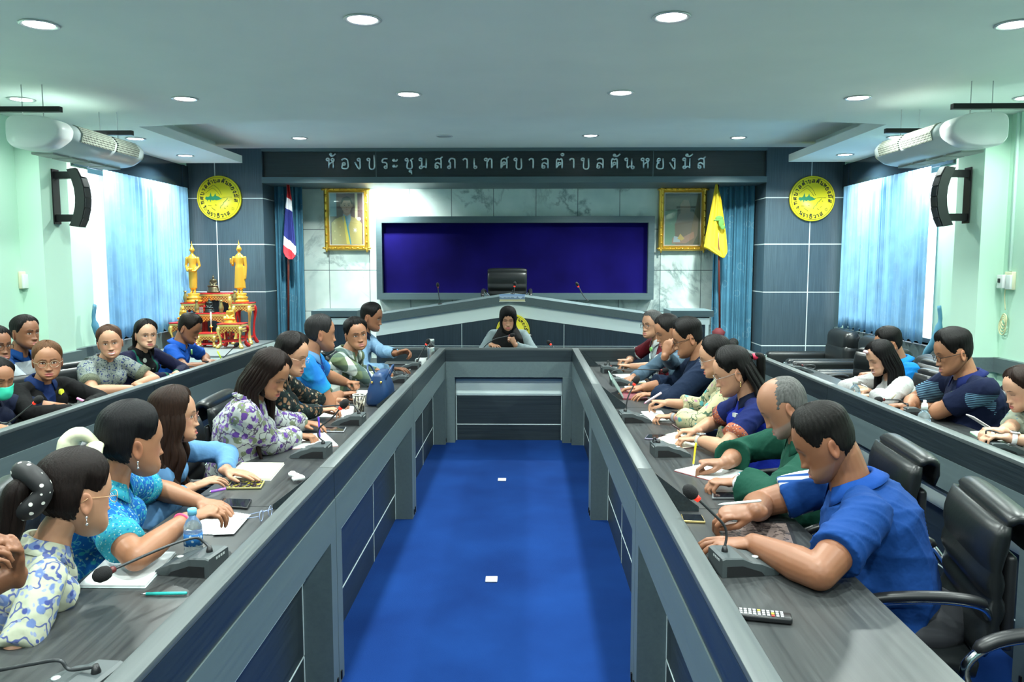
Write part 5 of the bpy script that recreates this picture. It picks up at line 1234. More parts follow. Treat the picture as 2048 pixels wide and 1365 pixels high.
# ================================================================== chairs
LEATH = mat('black_leather', (.008, .010, .011), .36, spec=.42, bump=(45, .25, .002)); 
def make_chair(hi=True):
    """faces +y; the seat centre is the origin"""
    t = thing('office_chair', 'x', 'chair')
    def slab(rows, name, th_up=(0, 1, 0)):
        """rows: (y, z, halfwidth, thickness)"""
        mb = MB(); rings = []
        for i, (y, z, w, th) in enumerate(rows):
            a, b_ = rows[max(i - 1, 0)], rows[min(i + 1, len(rows) - 1)]; d = unit((0, b_[0] - a[0], b_[1] - a[1])); n_ = np.array([0, -d[2], d[1]]); ring = []
            for q in np.linspace(0, 2 * PI, 36, endpoint=False):
                c_, s_ = math.cos(q), math.sin(q); x = w * np.sign(c_) * abs(c_) ** .35; h = th * np.sign(s_) * abs(s_) ** .55 * (1 - .18 * (abs(x) / w) ** 4)
                ring.append(np.array([x, y, z]) + n_ * h)
            rings.append(ring)
        mb.loft(rings); return mb
    slab([(-.24, .435, .20, .02), (-.22, .44, .245, .045), (0, .44, .255, .055), (.18, .445, .25, .055), (.245, .435, .23, .045), (.265, .42, .19, .02)], 'seat').build('seat', LEATH, t)
    # backrest: stacked pads, padded head roll folding backwards
    Z = lambda z: .44 + (z - .44) * .78
    prof = [(-.235, .50), (-.265, .60), (-.270, .70), (-.262, .80), (-.262, .90), (-.275, .995)]
    zs = [(.50, .625), (.63, .735), (.74, .845), (.85, 1.035)]
    def py(z): return float(np.interp(z, [p[1] for p in prof] + [1.1], [p[0] for p in prof] + [-.295]))
    rows = []
    for a, b_ in zs:
        n_ = 5
        for i in range(n_):
            z = a + (b_ - a) * i / (n_ - 1); e = math.sin(PI * (i + .35) / (n_ - .3)); rows.append((py(z), Z(z), .232 + .012 * math.sin((z - .5) * 3.2) , .024 + .020 * e))
    slab(rows, 'b').build('backrest', LEATH, t)
    rr = []; 
    for k in range(9): a = PI * k / 8; rr.append((-.292 - .030 * (1 - math.cos(a)), Z(1.035) + .022 * math.sin(a), .243 - .01 * (k == 0), .024 if 0 < k < 8 else .016))
    rr += [(-.356, Z(.99), .235, .018), (-.350, Z(.93), .22, .010)]
    slab([(py(.95), Z(.95), .235, .02)] + rr, 'h').build('head_roll', LEATH, t)
    mb = MB(); mb.box(-.20, .20, -.335, -.300, .49, .80, .015); mb.build('back_shell', BLACKP, t)
    for s_ in (1, -1):
        x = s_ * .275
        pts = arc([(x * .78, -.26, .60), (x, -.20, .665), (x * 1.04, -.05, .672), (x * 1.04, .12, .640), (x * 1.02, .20, .565), (x * .98, .15, .47), (x * .72, .05, .395)], 6)
        mb = MB(); mb.tube(pts, .0135, 10); o = mb.build('arm_frame', CHROME, t)
        mb = MB(); mb.tube([p + np.array([0, 0, .012]) for p in pts[4:22]], [.012] + [.021] * 16 + [.012], 10, flat=.8); mb.build('arm_pad', BLACKP, o)
    mb = MB(); mb.cyl((0, 0, .11), .027, .28, 14); mb.cyl((0, 0, .36), .06, .03, 14); mb.build('gas_lift', BLACKM, t)
    for k in range(5):
        a = 2 * PI * k / 5 + .3; mb = MB(); mb.tube([(0, 0, .12), (.16 * math.cos(a), .16 * math.sin(a), .10), (.29 * math.cos(a), .29 * math.sin(a), .075)], [.030, .022, .014], 8); o = mb.build('base_arm', CHROME, t)
        mb = MB(); c_ = (.29 * math.cos(a), .29 * math.sin(a), .028); mb.lathe((c_[0] - .02, c_[1], c_[2]), [(0, 0), (.027, 0), (.027, .04), (0, .04)], 14, 'x'); mb.build('caster', BLACKP, o)
    return t
chair0 = make_chair(); chair0_used = False
def place_chair(x, y, yaw, label, z=0, group='black office chairs'):
    global chair0_used
    rz = math.radians(yaw)
    if not chair0_used: chair0.location = (x, y, z); chair0.rotation_euler = (0, 0, rz); chair0['label'] = label; chair0['group'] = group; chair0_used = True; return chair0
    return copy_tree(chair0, (x, y, z), rz, label, group)
# armchairs by the right window wall
def make_armchair():
    t = thing('leather_armchair', 'x', 'armchair')
    MB().box(-.30, .30, -.32, .36, .22, .44, .06).build('seat_cushion', LEATH, t)
    mb = MB(); mb.box(-.31, .31, -.46, -.26, .20, .78, .07); mb.build('backrest', LEATH, t)
    mb = MB(); mb.box(-.30, .30, -.47, -.27, .66, .93, .085); mb.build('head_cushion', LEATH, t)
    for s_ in (1, -1):
        MB().box(s_ * .30, s_ * .43, -.44, .40, .12, .64, .045).build('arm', LEATH, t)
        mb = MB(); mb.box(s_ * .33, s_ * .36, .395, .415, .02, .60, .004); mb.box(s_ * .385, s_ * .41, .395, .415, .02, .60, .004); mb.build('chrome_trim', CHROME, t)
    MB().box(-.40, .40, -.44, .38, .03, .20, .02).build('base', BLACKP, t)
    for x in (-.36, .36):
        for y in (-.40, .34): MB().cyl((x, y, 0), .02, .04, 10).build('foot', CHROME, t)
    return t
ac0 = make_armchair(); 
for i, (y, l) in enumerate(((9.2, 'black leather armchair in the far right corner beside the pier'), (8.32, 'black leather armchair second from the right corner, behind the empty office chair'), (7.44, 'black leather armchair behind the man in bright blue'), (6.55, 'black leather armchair by the right wall nearest the wall ledge'))):
    if i == 0: ac0.location = (3.28, y, 0); ac0.rotation_euler = (0, 0, PI / 2); ac0['label'] = l; ac0['group'] = 'armchairs along the right wall'
    else: copy_tree(ac0, (3.28 if i < 2 else 3.02, y, 0), PI / 2, l, 'armchairs along the right wall')

# ================================================================== conference microphones
mic_m = mat('mic_housing', (.055, .07, .075), .45); foam = mat('mic_foam', (.006, .006, .007), .95, bump=(400, .6, .002)); ringm = mat('mic_red_ring', (.75, .03, .02), .4, emit=((1, .05, .02), .6)); ringoff = mat('mic_dark_ring', (.12, .02, .02), .4)
neck_m = mat('gooseneck', (.05, .055, .06), .4, .5)
lab_m = mat('mic_print', (.5, .55, .55), .5)
def mic(base, yaw, path, label, lit=True, z=DZ, with_base=True, r=.0042, ball=.020, group='desk microphones'):
    """base: x,y; yaw of the wedge (deg, nose direction); path: points of the neck in world coordinates, from root to head"""
    yr = math.radians(yaw); t = thing('desk_microphone', label, 'microphone', (base[0], base[1], z), group, abs_=True)
    c, s = math.cos(yr), math.sin(yr); W = lambda x, y, h: (base[0] + c * x - s * y, base[1] + s * x + c * y, z + h)
    if with_base:
        # wedge: nose (low) towards +x local, tall block at the rear
        sec = [(-.085, .001), (-.085, .058), (-.075, .062), (-.020, .060), (.010, .046), (.040, .040), (.092, .016), (.098, .006), (.094, .001)]
        rings = [[W(x, y, h * k) for x, h in sec] for y, k in ((-.060, .93), (-.056, 1.0), (.056, 1.0), (.060, .93))]
        mb = MB(); mb.loft(rings, smooth=False); mb.build('housing', mic_m, t)
        mb = MB(); mb.loft([[W(x, y, h) for x, h in ((-.070, .003), (-.070, .035), (-.02, .035), (.04, .014), (.05, .003))] for y in (-.0615, .0615)], smooth=False); mb.build('side_recess', BLACKP, t)
        mb = MB(); q = W(.045, .0, .0385); mb.tube([q, (q[0], q[1], q[2] + .003)], .010, 12); mb.build('talk_button', lab_m, t)
        mb = MB()
        for k in range(4): mb.loft([[W(-.0858, -.035 + k * .014 + a, h) for a, h in ((0, .044), (.009, .044), (.009, .051), (0, .051))], [W(-.0848, -.035 + k * .014 + a, h) for a, h in ((0, .044), (.009, .044), (.009, .051), (0, .051))]], smooth=False)
        mb.build('printed_marks', lab_m, t)
        mb = MB(); mb.tube([W(-.055, .0, .058), W(-.055, 0, .066), W(-.055, 0, .080)], [.011, .010, .006], 12); mb.build('neck_socket', BLACKP, t)
        path = [W(-.055, 0, .075)] + list(path)
    P = arc(path, 8); mb = MB(); mb.tube(P, r, 8); mb.build('gooseneck', neck_m, t)
    e = P[-1]; d = unit(P[-1] - P[-3]); mb = MB(); mb.tube([e - d * .004, e + d * .012], [.0095, .0105], 14); mb.build('ring', ringm if lit else ringoff, t)
    mb = MB(); mb.tube([e + d * .010, e + d * .016, e + d * .028, e + d * .045, e + d * .056, e + d * .061], [ball * .5, ball * .85, ball, ball * .95, ball * .6, ball * .15], 18); mb.build('foam_head', foam, t)
    return t
# ================================================================== cloth materials
def dk(c): return tuple((x ** 1.12) * .62 for x in c)
def cloth(name, col, rough=.85, extra=None):
    if name in MATS: return MATS[name]
    m = mat(name, dk(col), rough, spec=.2, bump=(13, .55, .016)); return m
def blobmask(m, v, scale, thr, soft=.06, rnd=1.0, warp=.0):
    d = voro(m, v, scale, rnd=rnd); return ramp(m, d, [(max(0, thr - soft), (1, 1, 1)), (thr, (0, 0, 0))])
def warped(m, scale, amt):
    v = coords(m); n = N(m, 'ShaderNodeTexNoise'); n.inputs['Scale'].default_value = scale; LK(m, v, n.inputs['Vector'])
    x = N(m, 'ShaderNodeVectorMath', operation='MULTIPLY_ADD'); LK(m, n.outputs['Color'], x.inputs[0]); x.inputs[1].default_value = (amt,) * 3; LK(m, v, x.inputs[2]); return x.outputs[0]
def floral(name, base, layers, rough=.85, vines=None):
    if name in MATS: return MATS[name]
    layers = [(a, b, dk(c)) for a, b, c in layers]; vines = vines and (vines[0], vines[1], dk(vines[2]))
    """layers: (scale, threshold, colour)"""
    m = cloth(name, base, rough); base = dk(base); v = warped(m, 22, .03); c = None; cur = base
    if vines:
        w = mth(m, 'ABSOLUTE', mth(m, 'SUBTRACT', noise(m, coords(m), vines[0] * 1.2, 2), .5)); cur = mixc(m, ramp(m, w, [(vines[1] * .45, (1, 1, 1)), (vines[1] * .7, (0, 0, 0))]), base, vines[2])
    for i, (s, t, col) in enumerate(layers):
        mp = N(m, 'ShaderNodeMapping'); mp.inputs['Location'].default_value = (i * 1.37, i * .71, i * 2.1); LK(m, v, mp.inputs[0])
        k = blobmask(m, mp.outputs[0], s, t); cur = mixc(m, k, cur, col)
    LK(m, cur, BS(m).inputs['Base Color']); return m
def panel(name, base, fn):
    """fn(m, (x,y,z)) returns list of (mask socket, colour)"""
    m = cloth(name, base); s = sep(m, coords(m)); cur = dk(base)
    for k, col in fn(m, s): cur = mixc(m, k, cur, dk(col))
    LK(m, cur, BS(m).inputs['Base Color']); return m
def AND(m, a, b): return mth(m, 'MULTIPLY', a, b)
def absx(m, s): return mth(m, 'ABSOLUTE', s[0])
def lt(m, a, v): return mth(m, 'LESS_THAN', a, v)
def gt(m, a, v): return mth(m, 'GREATER_THAN', a, v)

# ================================================================== hair and head pieces
HAIRLINES['hijab'] = [(0, .058), (22, .050), (38, .020), (46, -.04), (52, -.085), (58, -.125), (180, -.125)]
def long_hair(L=.38, a0=72, n=11, r=.019, front=.0, curl=.0, m=None, seed=1, sides=(1, -1), z0=.03, spread=1.0, inn=1.0):
    def f(c):
        rs = np.random.RandomState(seed); mb = MB()
        for s_ in sides:
            for i in range(n):
                ph = math.radians(a0 + (180 - a0) * (i + .3) / n) * s_; z = z0 + .03 * rs.rand()
                x, y, _ = head_base(np.array(ph), np.array(math.acos(z / .117))); x, y = float(x), float(y)
                P = [c['X']((x * 1.02, y * 1.02, z + .02)), c['X']((x * 1.12, y * 1.10, -.03)), c['X']((x * 1.06, y * 1.05 - .012, -.10))]
                b = P[-1]; fr_ = front if i < n * .45 else -.3 * abs(front)
                LL = L * (.88 + .18 * rs.rand())
                for k in range(1, 5):
                    u = k / 4; cu = curl * math.sin(u * 7 + i)
                    P.append(b + np.array([s_ * .018 * u * inn + cu * .3 + (rs.rand() - .5) * .008, fr_ * u ** .7 * .5 + cu - .015 * math.sin(PI * u) , -(LL - .11) * u]))
                A = arc(P, 5); R_ = np.interp(np.linspace(0, 1, len(A)), [0, .12, .5, .85, 1], [r * .3, r, r * 1.05, r * .85, r * .25])
                mb.tube(A, list(R_), 9, flat=.75)
        mb.build('long_hair', m or c['hm'], c['t'])
    return f
def ponytail(L=.25, at=(0, -.105, .02), r=.030, m=None, tie=None, sway=(0, 0)):
    def f(c):
        mb = MB(); a = c['X'](at); b = c['X']((at[0], at[1] - .045, at[2] - .01))
        pts = [a, b] + [b + np.array([sway[0] * u, -.02 * u + sway[1] * u, -L * u]) for u in (.3, .6, 1)]
        A = arc(pts, 6); rs = np.random.RandomState(4)
        for i in range(7):
            o = np.array([math.cos(i * .9), math.sin(i * .9), 0]) * r * .42 * (i > 0)
            R_ = np.interp(np.linspace(0, 1, len(A)), [0, .15, .6, 1], [r * .4, r * .62, r * .6, r * .12]); Q = [p + o * min(1, k / 8) * (1 - .3 * k / len(A)) for k, p in enumerate(A)]
            mb.tube(Q, list(R_), 9)
        mb.build('ponytail', m or c['hm'], c['t'])
        if tie: q = MB(); q.tube([a + (b - a) * .25, a + (b - a) * .75], r * .75, 14); q.build('hair_tie', tie, c['t'])
    return f
def bun(at=(0, -.115, .02), r=.04, m=None):
    def f(c):
        mb = MB(); p = c['X'](at)
        for k in range(3): mb.sph(p + np.array([.010 * (k - 1), -.006 * k, .008 * (k - 1)]), (r * (1 - .1 * k), r * .85, r * (1 - .06 * k)), 18, 12)
        mb.build('hair_bun', m or c['hm'], c['t'])
    return f
def blob_part(name, pts, rr, m, world=False, flat=1.0):
    def f(c):
        mb = MB(); mb.tube(arc([c['X'](p) for p in pts], 5), list(np.interp(np.linspace(0, 1, 5 * (len(pts) - 1) + 1), np.linspace(0, 1, len(rr)), rr)), 14, flat=flat); mb.build(name, m, c['t'])
    return f
def earring(side, m):
    def f(c):
        mb = MB(); p = c['X']((side * .083, -.012, -.052)); mb.sph(p, .004, 8, 6); mb.torus(p - np.array([0, 0, .009]), .006, .0012, 'y', 14, 6); mb.sph(p - np.array([0, 0, .020]), .0045, 8, 6); mb.build('earring', m, c['t'])
    return f
def face_mask(m):
    def f(c):
        ph = np.linspace(-1.15, 1.15, 30); al = np.linspace(math.acos(-.022 / .117), math.acos(-.108 / .117), 18); A, Ph = np.meshgrid(al, ph, indexing='ij'); x, y, z = head_base(Ph, A)
        k = .010 + .016 * gs(x, .03) * gs(z + .045, .03); V = np.stack([x * 1.05, y + k, z], -1).reshape(-1, 3); V = (V * c['hsz']) @ c['Rh'].T + c['H']
        i = np.arange(17)[:, None]; j = np.arange(29)[None]; F = np.stack([i * 30 + j, i * 30 + j + 1, (i + 1) * 30 + j + 1, (i + 1) * 30 + j], -1).reshape(-1, 4)
        o = raw_obj('face_mask', np_mesh('face_mask', V, [F]), m, c['t'], True); o.modifiers.new('s', 'SOLIDIFY').thickness = .002
    return f
def hijab(m):
    def f(c):
        g = G(); X = c['X']; Nk = c['N']
        g.tube([X((0, -.035, -.02)), X((0, -.022, -.085)), Nk + [0, .005, .03], Nk + [0, .01, -.03], Nk + [0, .02, -.10], Nk + [0, .035, -.20], Nk + [0, .05, -.30]],
               [.085, .086, .088, .128, .180, .178, .150], [.085, .080, .082, .098, .118, .130, .10], up=(0, 1, 0), ball=False, n=36)
        g.tube([X((-.070, .02, -.06)), X((-.035, .062, -.112)), X((.01, .078, -.128)), X((.045, .055, -.110)), X((.072, .02, -.06))], [.016, .022, .026, .022, .016])
        V, F4 = remesh(g, .007, 4); a = np.arctan2(V[:, 0] - Nk[0], V[:, 1] - Nk[1]); z = Nk[2] - V[:, 2]
        k = np.sin(a * 7 + z * 20) * .006 * smoothstep(z / .08); d = V - Nk; d[:, 2] = 0; V = V + d / (np.linalg.norm(d, axis=1, keepdims=True) + .01) * k[:, None]
        raw_obj('headscarf_drape', np_mesh('headscarf_drape', V, [F4]), m, c['t'], True)
    return f
def placket(m, n=3, top=.93, w=.012, buttons=None):
    """button strip down the chest"""
    def f(c):
        sp = c['sp']; mb = MB(); rows = []
        L = len(sp) - 1
        for u in np.linspace(top, .45, 12):
            i = u * L; a = int(min(i, L - 1)); p = sp[a] + (sp[a + 1] - sp[a]) * (i - a); ry_ = float(np.interp(i, range(L + 1), c['ry'])); y = ry_ + .006
            rows.append([p + np.array([-w, y, 0]), p + np.array([-w, y + .004, 0]), p + np.array([w, y + .004, 0]), p + np.array([w, y, 0])])
        mb.loft(rows); mb.build('placket', m, c['t'])
    return f

# ================================================================== the people
def W(px, py, pose, z=.785, d=None, n=None): p = atZ(px, py, z); return (p[0], p[1], z, pose, d, n)
def HD(px, py, X): return atX(px, py, X)
SK = dict(tan=(.32, .148, .078), light=(.44, .232, .140), brown=(.225, .096, .048), dark=(.19, .085, .045), fair=(.50, .29, .19))
DKH = (.010, .009, .009); BRH = (.055, .024, .013)
fem = dict(lip=(.36, .075, .075), blush=.35, browth=.8)
def feats(**k): d = dict(k); return d
navy = cloth('navy_cloth', (.010, .018, .055)); blackc = cloth('black_cloth', (.008, .008, .010)); lblue = cloth('light_blue_cloth', (.20, .42, .72)); whitec = cloth('white_cloth', (.72, .76, .76))
PEN = []
chairs = []
def seat(o, dx=.0, group='office chairs in use', yaw=None, label=None):
    """a chair under a seated person"""
    chairs.append((o, dx, yaw, label))

# --- left inner row
paisley = floral('blue_paisley', (.010, .20, .62), [(34, .30, (.05, .50, .62)), (34, .20, (.010, .16, .55)), (58, .26, (.45, .75, .78)), (58, .15, (.02, .25, .62))], vines=(26, .05, (.10, .50, .68)))
cyancuff = floral('cyan_border', (.06, .50, .66), [(60, .30, (.02, .30, .60)), (90, .25, (.50, .80, .80))])
creamblue = floral('cream_blue_floral', (.66, .70, .55), [(24, .36, (.22, .32, .62)), (24, .20, (.10, .14, .42)), (40, .28, (.42, .50, .72))], vines=(13, .035, (.16, .20, .45)))
purplef = floral('purple_floral', (.58, .62, .60), [(17, .40, (.26, .30, .20)), (21, .40, (.17, .08, .36)), (30, .30, (.34, .22, .55)), (44, .25, (.60, .64, .62))], vines=(14, .045, (.16, .13, .20)))
darkf = floral('dark_floral', (.015, .028, .030), [(26, .38, (.34, .20, .12)), (26, .22, (.60, .50, .38)), (36, .25, (.06, .13, .10))])
tied_extra = both
scr = mat('polka_scrunchie', (.008, .008, .010), .6); k = blobmask(scr, coords(scr), 40, .24, .03, rnd=.15); LK(scr, mixc(scr, k, (.008, .008, .010), (.75, .75, .70)), BS(scr).inputs['Base Color'])
creamb = mat('cream_satin', (.62, .62, .45), .4, bump=(30, .4, .004)); goldm = mat('gold_jewel', (.9, .62, .2), .25, 1.0); silv = mat('silver_jewel', (.7, .7, .72), .25, 1.0)
pink = mat('pink_band', (.85, .08, .20), .5)

turq = cloth('turquoise_cloth', (.02, .42, .55))
p1 = person('person at the near left edge, only sleeve, forearm and raised hands showing', (-1.50, 1.42, 1.17), -60, 5, body=-80, lean=0.155, sex='f', skin=SK['brown'], hair='tied', hair_col=DKH,
       shirt=turq, hands=((-1.155, 1.60, .985, 'curl', (0, .2, 1), (-.5, -1, 0)), (-1.17, 1.76, .985, 'curl', (.1, -.2, 1), (.5, 1, 0))), elbows=((.3, .9, -1.2), (-.3, .9, -1.2)), fine=.0045, collar=turq)
seat(p1)
p2 = person('woman with polka dot scrunchie and cream blouse with blue flowers, nearest on the left', HD(150, 992, -1.30), -30, 12, roll=-4, body=-60, lean=0.205, sex='f', skin=SK['light'], hair='tied', hair_col=(.016, .010, .009), hthick=.013, hs=1.06,
       shirt=creamblue, hands=((-1.50, 1.95, .66, 'rest'), (-1.38, 2.25, .66, 'rest')), collar=creamblue, head_kw=feats(**fem), fine=.0045,
       extra=both(glasses((.75, .45, .25), .0010, w=.023), ponytail(.27, (0.0, -.112, .035), .036, sway=(.0, -.04)), blob_part('scrunchie', [(-.050, -.118, .050), (-.02, -.140, .068), (.03, -.138, .056), (.055, -.122, .02), (.03, -.136, -.025), (-.02, -.14, -.03), (-.05, -.120, .01), (-.045, -.115, .04)], [.020, .030, .028, .024, .030, .026, .028, .020], scr), earring(1, silv)))
seat(p2, .03)
p3 = person('woman in a blue paisley blouse with a large cream bow in black hair', HD(263, 884, -1.36), -40, 8, body=-74, lean=0.167, sex='f', size=1.04, heavy=1.06, hs=1.10, skin=SK['tan'], hair='tied', hair_col=(.010, .010, .012), hthick=.014,
       shirt=paisley, sleeve='short', cuff=(cyancuff, .05), hands=(W(372, 1040, 'hold', .845, (.9, .5, .25), (-.2, -.3, 1)), W(398, 1004, 'rest', .785, (.9, -.25, -.05))), collar=cyancuff, head_kw=feats(**fem), fine=.0045, elbows=((1, -.5, -.3), None),
       extra=both(bracelet(1, pink), earring(1, silv), blob_part('cream_bow', [(.02, -.105, -.01), (.01, -.160, .03), (-.01, -.185, .0), (.0, -.19, -.06), (.02, -.17, -.11)], [.018, .040, .050, .042, .014], creamb, flat=.6), blob_part('cream_bow_loop', [(.02, -.105, -.01), (.055, -.135, .0), (.07, -.145, -.05), (.06, -.14, -.10)], [.014, .028, .030, .010], creamb, flat=.5)))
seat(p3)
p4 = person('woman with long wavy brown hair, glasses and a light blue blouse', HD(347, 832, -1.50), -72, 4, body=-85, lean=0.100, sex='f', skin=SK['light'], hair='long', hair_col=(.035, .017, .011), hthick=.013,
       shirt=lblue, sleeve='long', hands=((-1.36, 3.16, .785, 'rest'), W(452, 942, 'flat', .785, (.95, -.2, -.08))), collar=None, head_kw=feats(**fem), fine=.0045,
       extra=both(glasses((.35, .16, .12), .0011, w=.023), long_hair(.40, 66, 12, .019, front=.06, curl=.020, seed=3)))
seat(p4)
p5 = person('woman with long straight hair in a white blouse with purple flowers, writing', HD(538, 748, -1.27), -100, 30, body=-82, lean=0.186, sex='f', heavy=1.12, skin=SK['tan'], hair='long', hair_col=(.020, .011, .009), hthick=.012,
       shirt=purplef, sleeve='long', sleeve_r=1.15, hands=(W(592, 872, 'pen', .785, (1, .15, -.05)), W(606, 846, 'rest', .785, (1, -.3, 0))), collar=purplef, head_kw=feats(eyes='down', **fem), fine=.005,
       extra=both(long_hair(.44, 70, 12, .018, front=.05, curl=.006, seed=5), earring(1, goldm)))
seat(p5)
p6 = person('woman with glasses in a dark blouse with brown flowers, handling a phone', HD(583, 710, -1.34), -100, 20, body=-88, lean=0.161, sex='f', heavy=1.05, skin=SK['light'], hair='tied', hair_col=(.014, .011, .011), hthick=.012, htop=.014,
       shirt=darkf, sleeve='long', hands=(W(640, 822, 'hold', .80, (1, .2, .1)), W(664, 800, 'hold', .80, (1, -.2, .05))), collar=darkf, head_kw=feats(eyes='down', **fem), extra=both(glasses((.55, .35, .25), .0010), bun((0, -.11, -.03), .036)))
seat(p6)
batik = panel('blue_watercolour_shirt', (.03, .28, .80), lambda m, s: [(ramp(m, noise(m, coords(m), 4, 3), [(.45, (0, 0, 0)), (.62, (.8, .8, .8))]), (.03, .50, .72)),
    (AND(m, lt(m, absx(m, s), .062), gt(m, s[1], .02)), (.010, .055, .30)), (AND(m, AND(m, lt(m, absx(m, s), .062), gt(m, s[1], .02)), blobmask(m, coords(m), 60, .3)), (.05, .40, .75))])
p7 = person('grey-cropped man in a bright blue batik shirt with clasped hands, looking away', HD(640, 667, -1.36), -62, 6, body=-80, lean=0.124, sex='m', size=1.02, heavy=1.12, skin=SK['tan'], hair='man', hair_col=(.030, .029, .030), hthick=.006, htop=.003,
       shirt=batik, hands=(W(680, 790, 'fist', .80, (1, .5, .1)), W(693, 766, 'fist', .80, (1, -.5, .1))), collar=lblue)
seat(p7)
plaid = mat('green_plaid', (.10, .14, .08), .85, bump=(26, .35, .006)); s = sep(plaid, coords(plaid, (1, 1, 1), rot=(0, 0, .3)))
w1 = mth(plaid, 'SINE', mth(plaid, 'MULTIPLY', s[0], 62)); w2 = mth(plaid, 'SINE', mth(plaid, 'MULTIPLY', s[2], 58)); w3 = mth(plaid, 'SINE', mth(plaid, 'MULTIPLY', s[0], 31))
c = mixc(plaid, gt(plaid, w1, .35), (.11, .15, .075), (.55, .60, .55)); c = mixc(plaid, mth(plaid, 'MULTIPLY', gt(plaid, w2, .2), .55), c, (.02, .05, .06)); c = mixc(plaid, mth(plaid, 'MULTIPLY', gt(plaid, w3, .6), .5), c, (.03, .07, .09)); LK(plaid, c, BS(plaid).inputs['Base Color'])
p8 = person('man in a green and white plaid shirt looking back over his arm', HD(712, 669, -1.33), -148, 4, roll=8, body=-100, lean=0.149, sex='m', skin=SK['tan'], hair='man', hair_col=DKH, hthick=.011, htop=.010,
       shirt=plaid, sleeve='long', hands=(W(748, 752, 'curl', .79, (1, .3, .1)), W(757, 744, 'curl', .80, (1, -.2, .1))), collar=plaid, head_kw=feats(eyes='open', look=-.3))
seat(p8)
lb2 = panel('pale_blue_print', (.30, .50, .72), lambda m, s: [(blobmask(m, coords(m), 70, .22), (.55, .70, .82))])
p9 = person('man with a crew cut in a pale blue shirt, raising one hand', HD(742, 634, -1.36), -95, 16, body=-85, lean=0.124, sex='m', skin=SK['brown'], hair='man', hair_col=DKH, hthick=.006, htop=.006,
       shirt=lb2, sleeve='long', hands=(W(780, 738, 'rest', .785, (1, .1, 0)), tuple(atX(792, 707, -1.08)) + ('curl', (1, .1, .2), (0, .6, 1))), collar=navy, elbows=(None, (-.6, -.2, -1)), extra=watch(-1))
seat(p9)
# --- woman at the head of the table
hij = cloth('black_headscarf', (.006, .006, .007), .8); greyc = cloth('pale_grey_sleeves', (.32, .40, .42))
pc = person('woman in a black headscarf and grey sleeves holding a microphone at the cross table', atY(1016, 637, 8.12), 182, 20, body=180, lean=0.100, sex='f', skin=SK['light'], hair='hijab', hair_col=(.006, .006, .007), hthick=.013, htop=.004, hairmat=hij,
       shirt=greyc, sleeve='long', hands=(tuple(atY(983, 690, 8.0)) + ('rest', (.5, -1, 0), None), tuple(atY(1030, 690, 7.93)) + ('fist', (-.35, -.3, .7), (.7, -1, .3))), head_kw=feats(eyes='down', **fem), elbows=((.7, .2, -1), (-.7, .2, -1)), extra=hijab(hij))
seat(pc, 0)
# --- right inner row
r1s = panel('royal_blue_polo', (.010, .085, .33), lambda m, s: [(AND(m, gt(m, s[0], .165), gt(m, s[1], -.02)), (.60, .66, .70)), (AND(m, AND(m, gt(m, s[0], .165), lt(m, s[0], .30)), gt(m, mth(m, 'SINE', mth(m, 'MULTIPLY', mth(m, 'ADD', s[2], mth(m, 'MULTIPLY', s[0], .6)), 190)), .25)), (.012, .09, .33))])
r1 = person('man in a royal blue polo with one white sleeve, using a tablet', HD(1652, 884, 1.03), 72, 32, body=78, lean=0.205, sex='m', size=1.10, heavy=1.16, skin=SK['brown'], hair='man', hair_col=(.012, .011, .010), hthick=.006, htop=.010, fine=.004, hs=1.05,
       shirt=r1s, hands=(W(1512, 1024, 'hold', .845, (-1, .25, -.1), (-.1, -.35, 1)), W(1507, 1088, 'rest', .79, (-1, .12, -.02))), collar=cloth('royal_collar', (.012, .10, .42)), head_kw=feats(eyes='down', beard=.25), elbows=(None, (-.9, .1, -1)))
seat(r1, .05)
grn = cloth('dark_green_shirt', (.008, .10, .065))
r2 = person('balding man with a grey beard in a dark green shirt, writing with a yellow pen', HD(1568, 812, 1.10), 75, 36, body=84, lean=0.186, sex='m', size=1.06, heavy=1.16, skin=(.29, .14, .08), hair='bald', hair_col=(.16, .16, .155), hthick=.006, htop=.002, fine=.0045, hs=1.03,
       shirt=grn, sleeve='34', hands=(W(1452, 926, 'pen', .80, (-1, .1, 0)), W(1478, 966, 'curl', .79, (-1, .15, 0))), collar=grn, head_kw=feats(eyes='down', beard=.8, stubble=(.22, .20, .19), age=1.), extra=watch(-1, (.5, .52, .55), (.05, .45, .65), False, (.6, .6, .62)))
seat(r2, .05)
r3s = panel('blue_navy_polo', (.008, .035, .42), lambda m, s: [(gt(m, mth(m, 'ADD', s[2], mth(m, 'MULTIPLY', absx(m, s), .8)), 1.03), (.010, .020, .12)), (gt(m, absx(m, s), .185), (.010, .025, .15))])
ethnic = floral('woven_cuff', (.45, .14, .08), [(70, .3, (.05, .08, .20)), (90, .25, (.70, .62, .50))])
r3 = person('woman with a ponytail, glasses and a blue and navy polo, writing in an open notebook', HD(1466, 744, 1.08), 80, 24, body=86, lean=0.161, sex='f', heavy=1.08, skin=SK['light'], hair='tied', hair_col=DKH, hthick=.012, htop=.010, hs=1.05,
       shirt=r3s, cuff=(ethnic, .035), hands=(W(1392, 862, 'pen', .79, (-1, .0, 0)), W(1396, 880, 'curl', .785, (-1, .2, 0))), collar=navy, head_kw=feats(eyes='down', **fem), fine=.0045,
       extra=both(glasses((.45, .45, .45), .0009), long_hair(.24, 120, 6, .016, seed=9), watch(-1, (.42, .45, .40), (.01, .01, .012), True, (.35, .36, .36), size=1.15), earring(-1, goldm), ponytail(.16, (0, -.108, .035), .024, tie=mat('red_tie', (.6, .03, .08), .4)), emblem((-.07, .72), whitec, 'bar', .018)))
seat(r3)
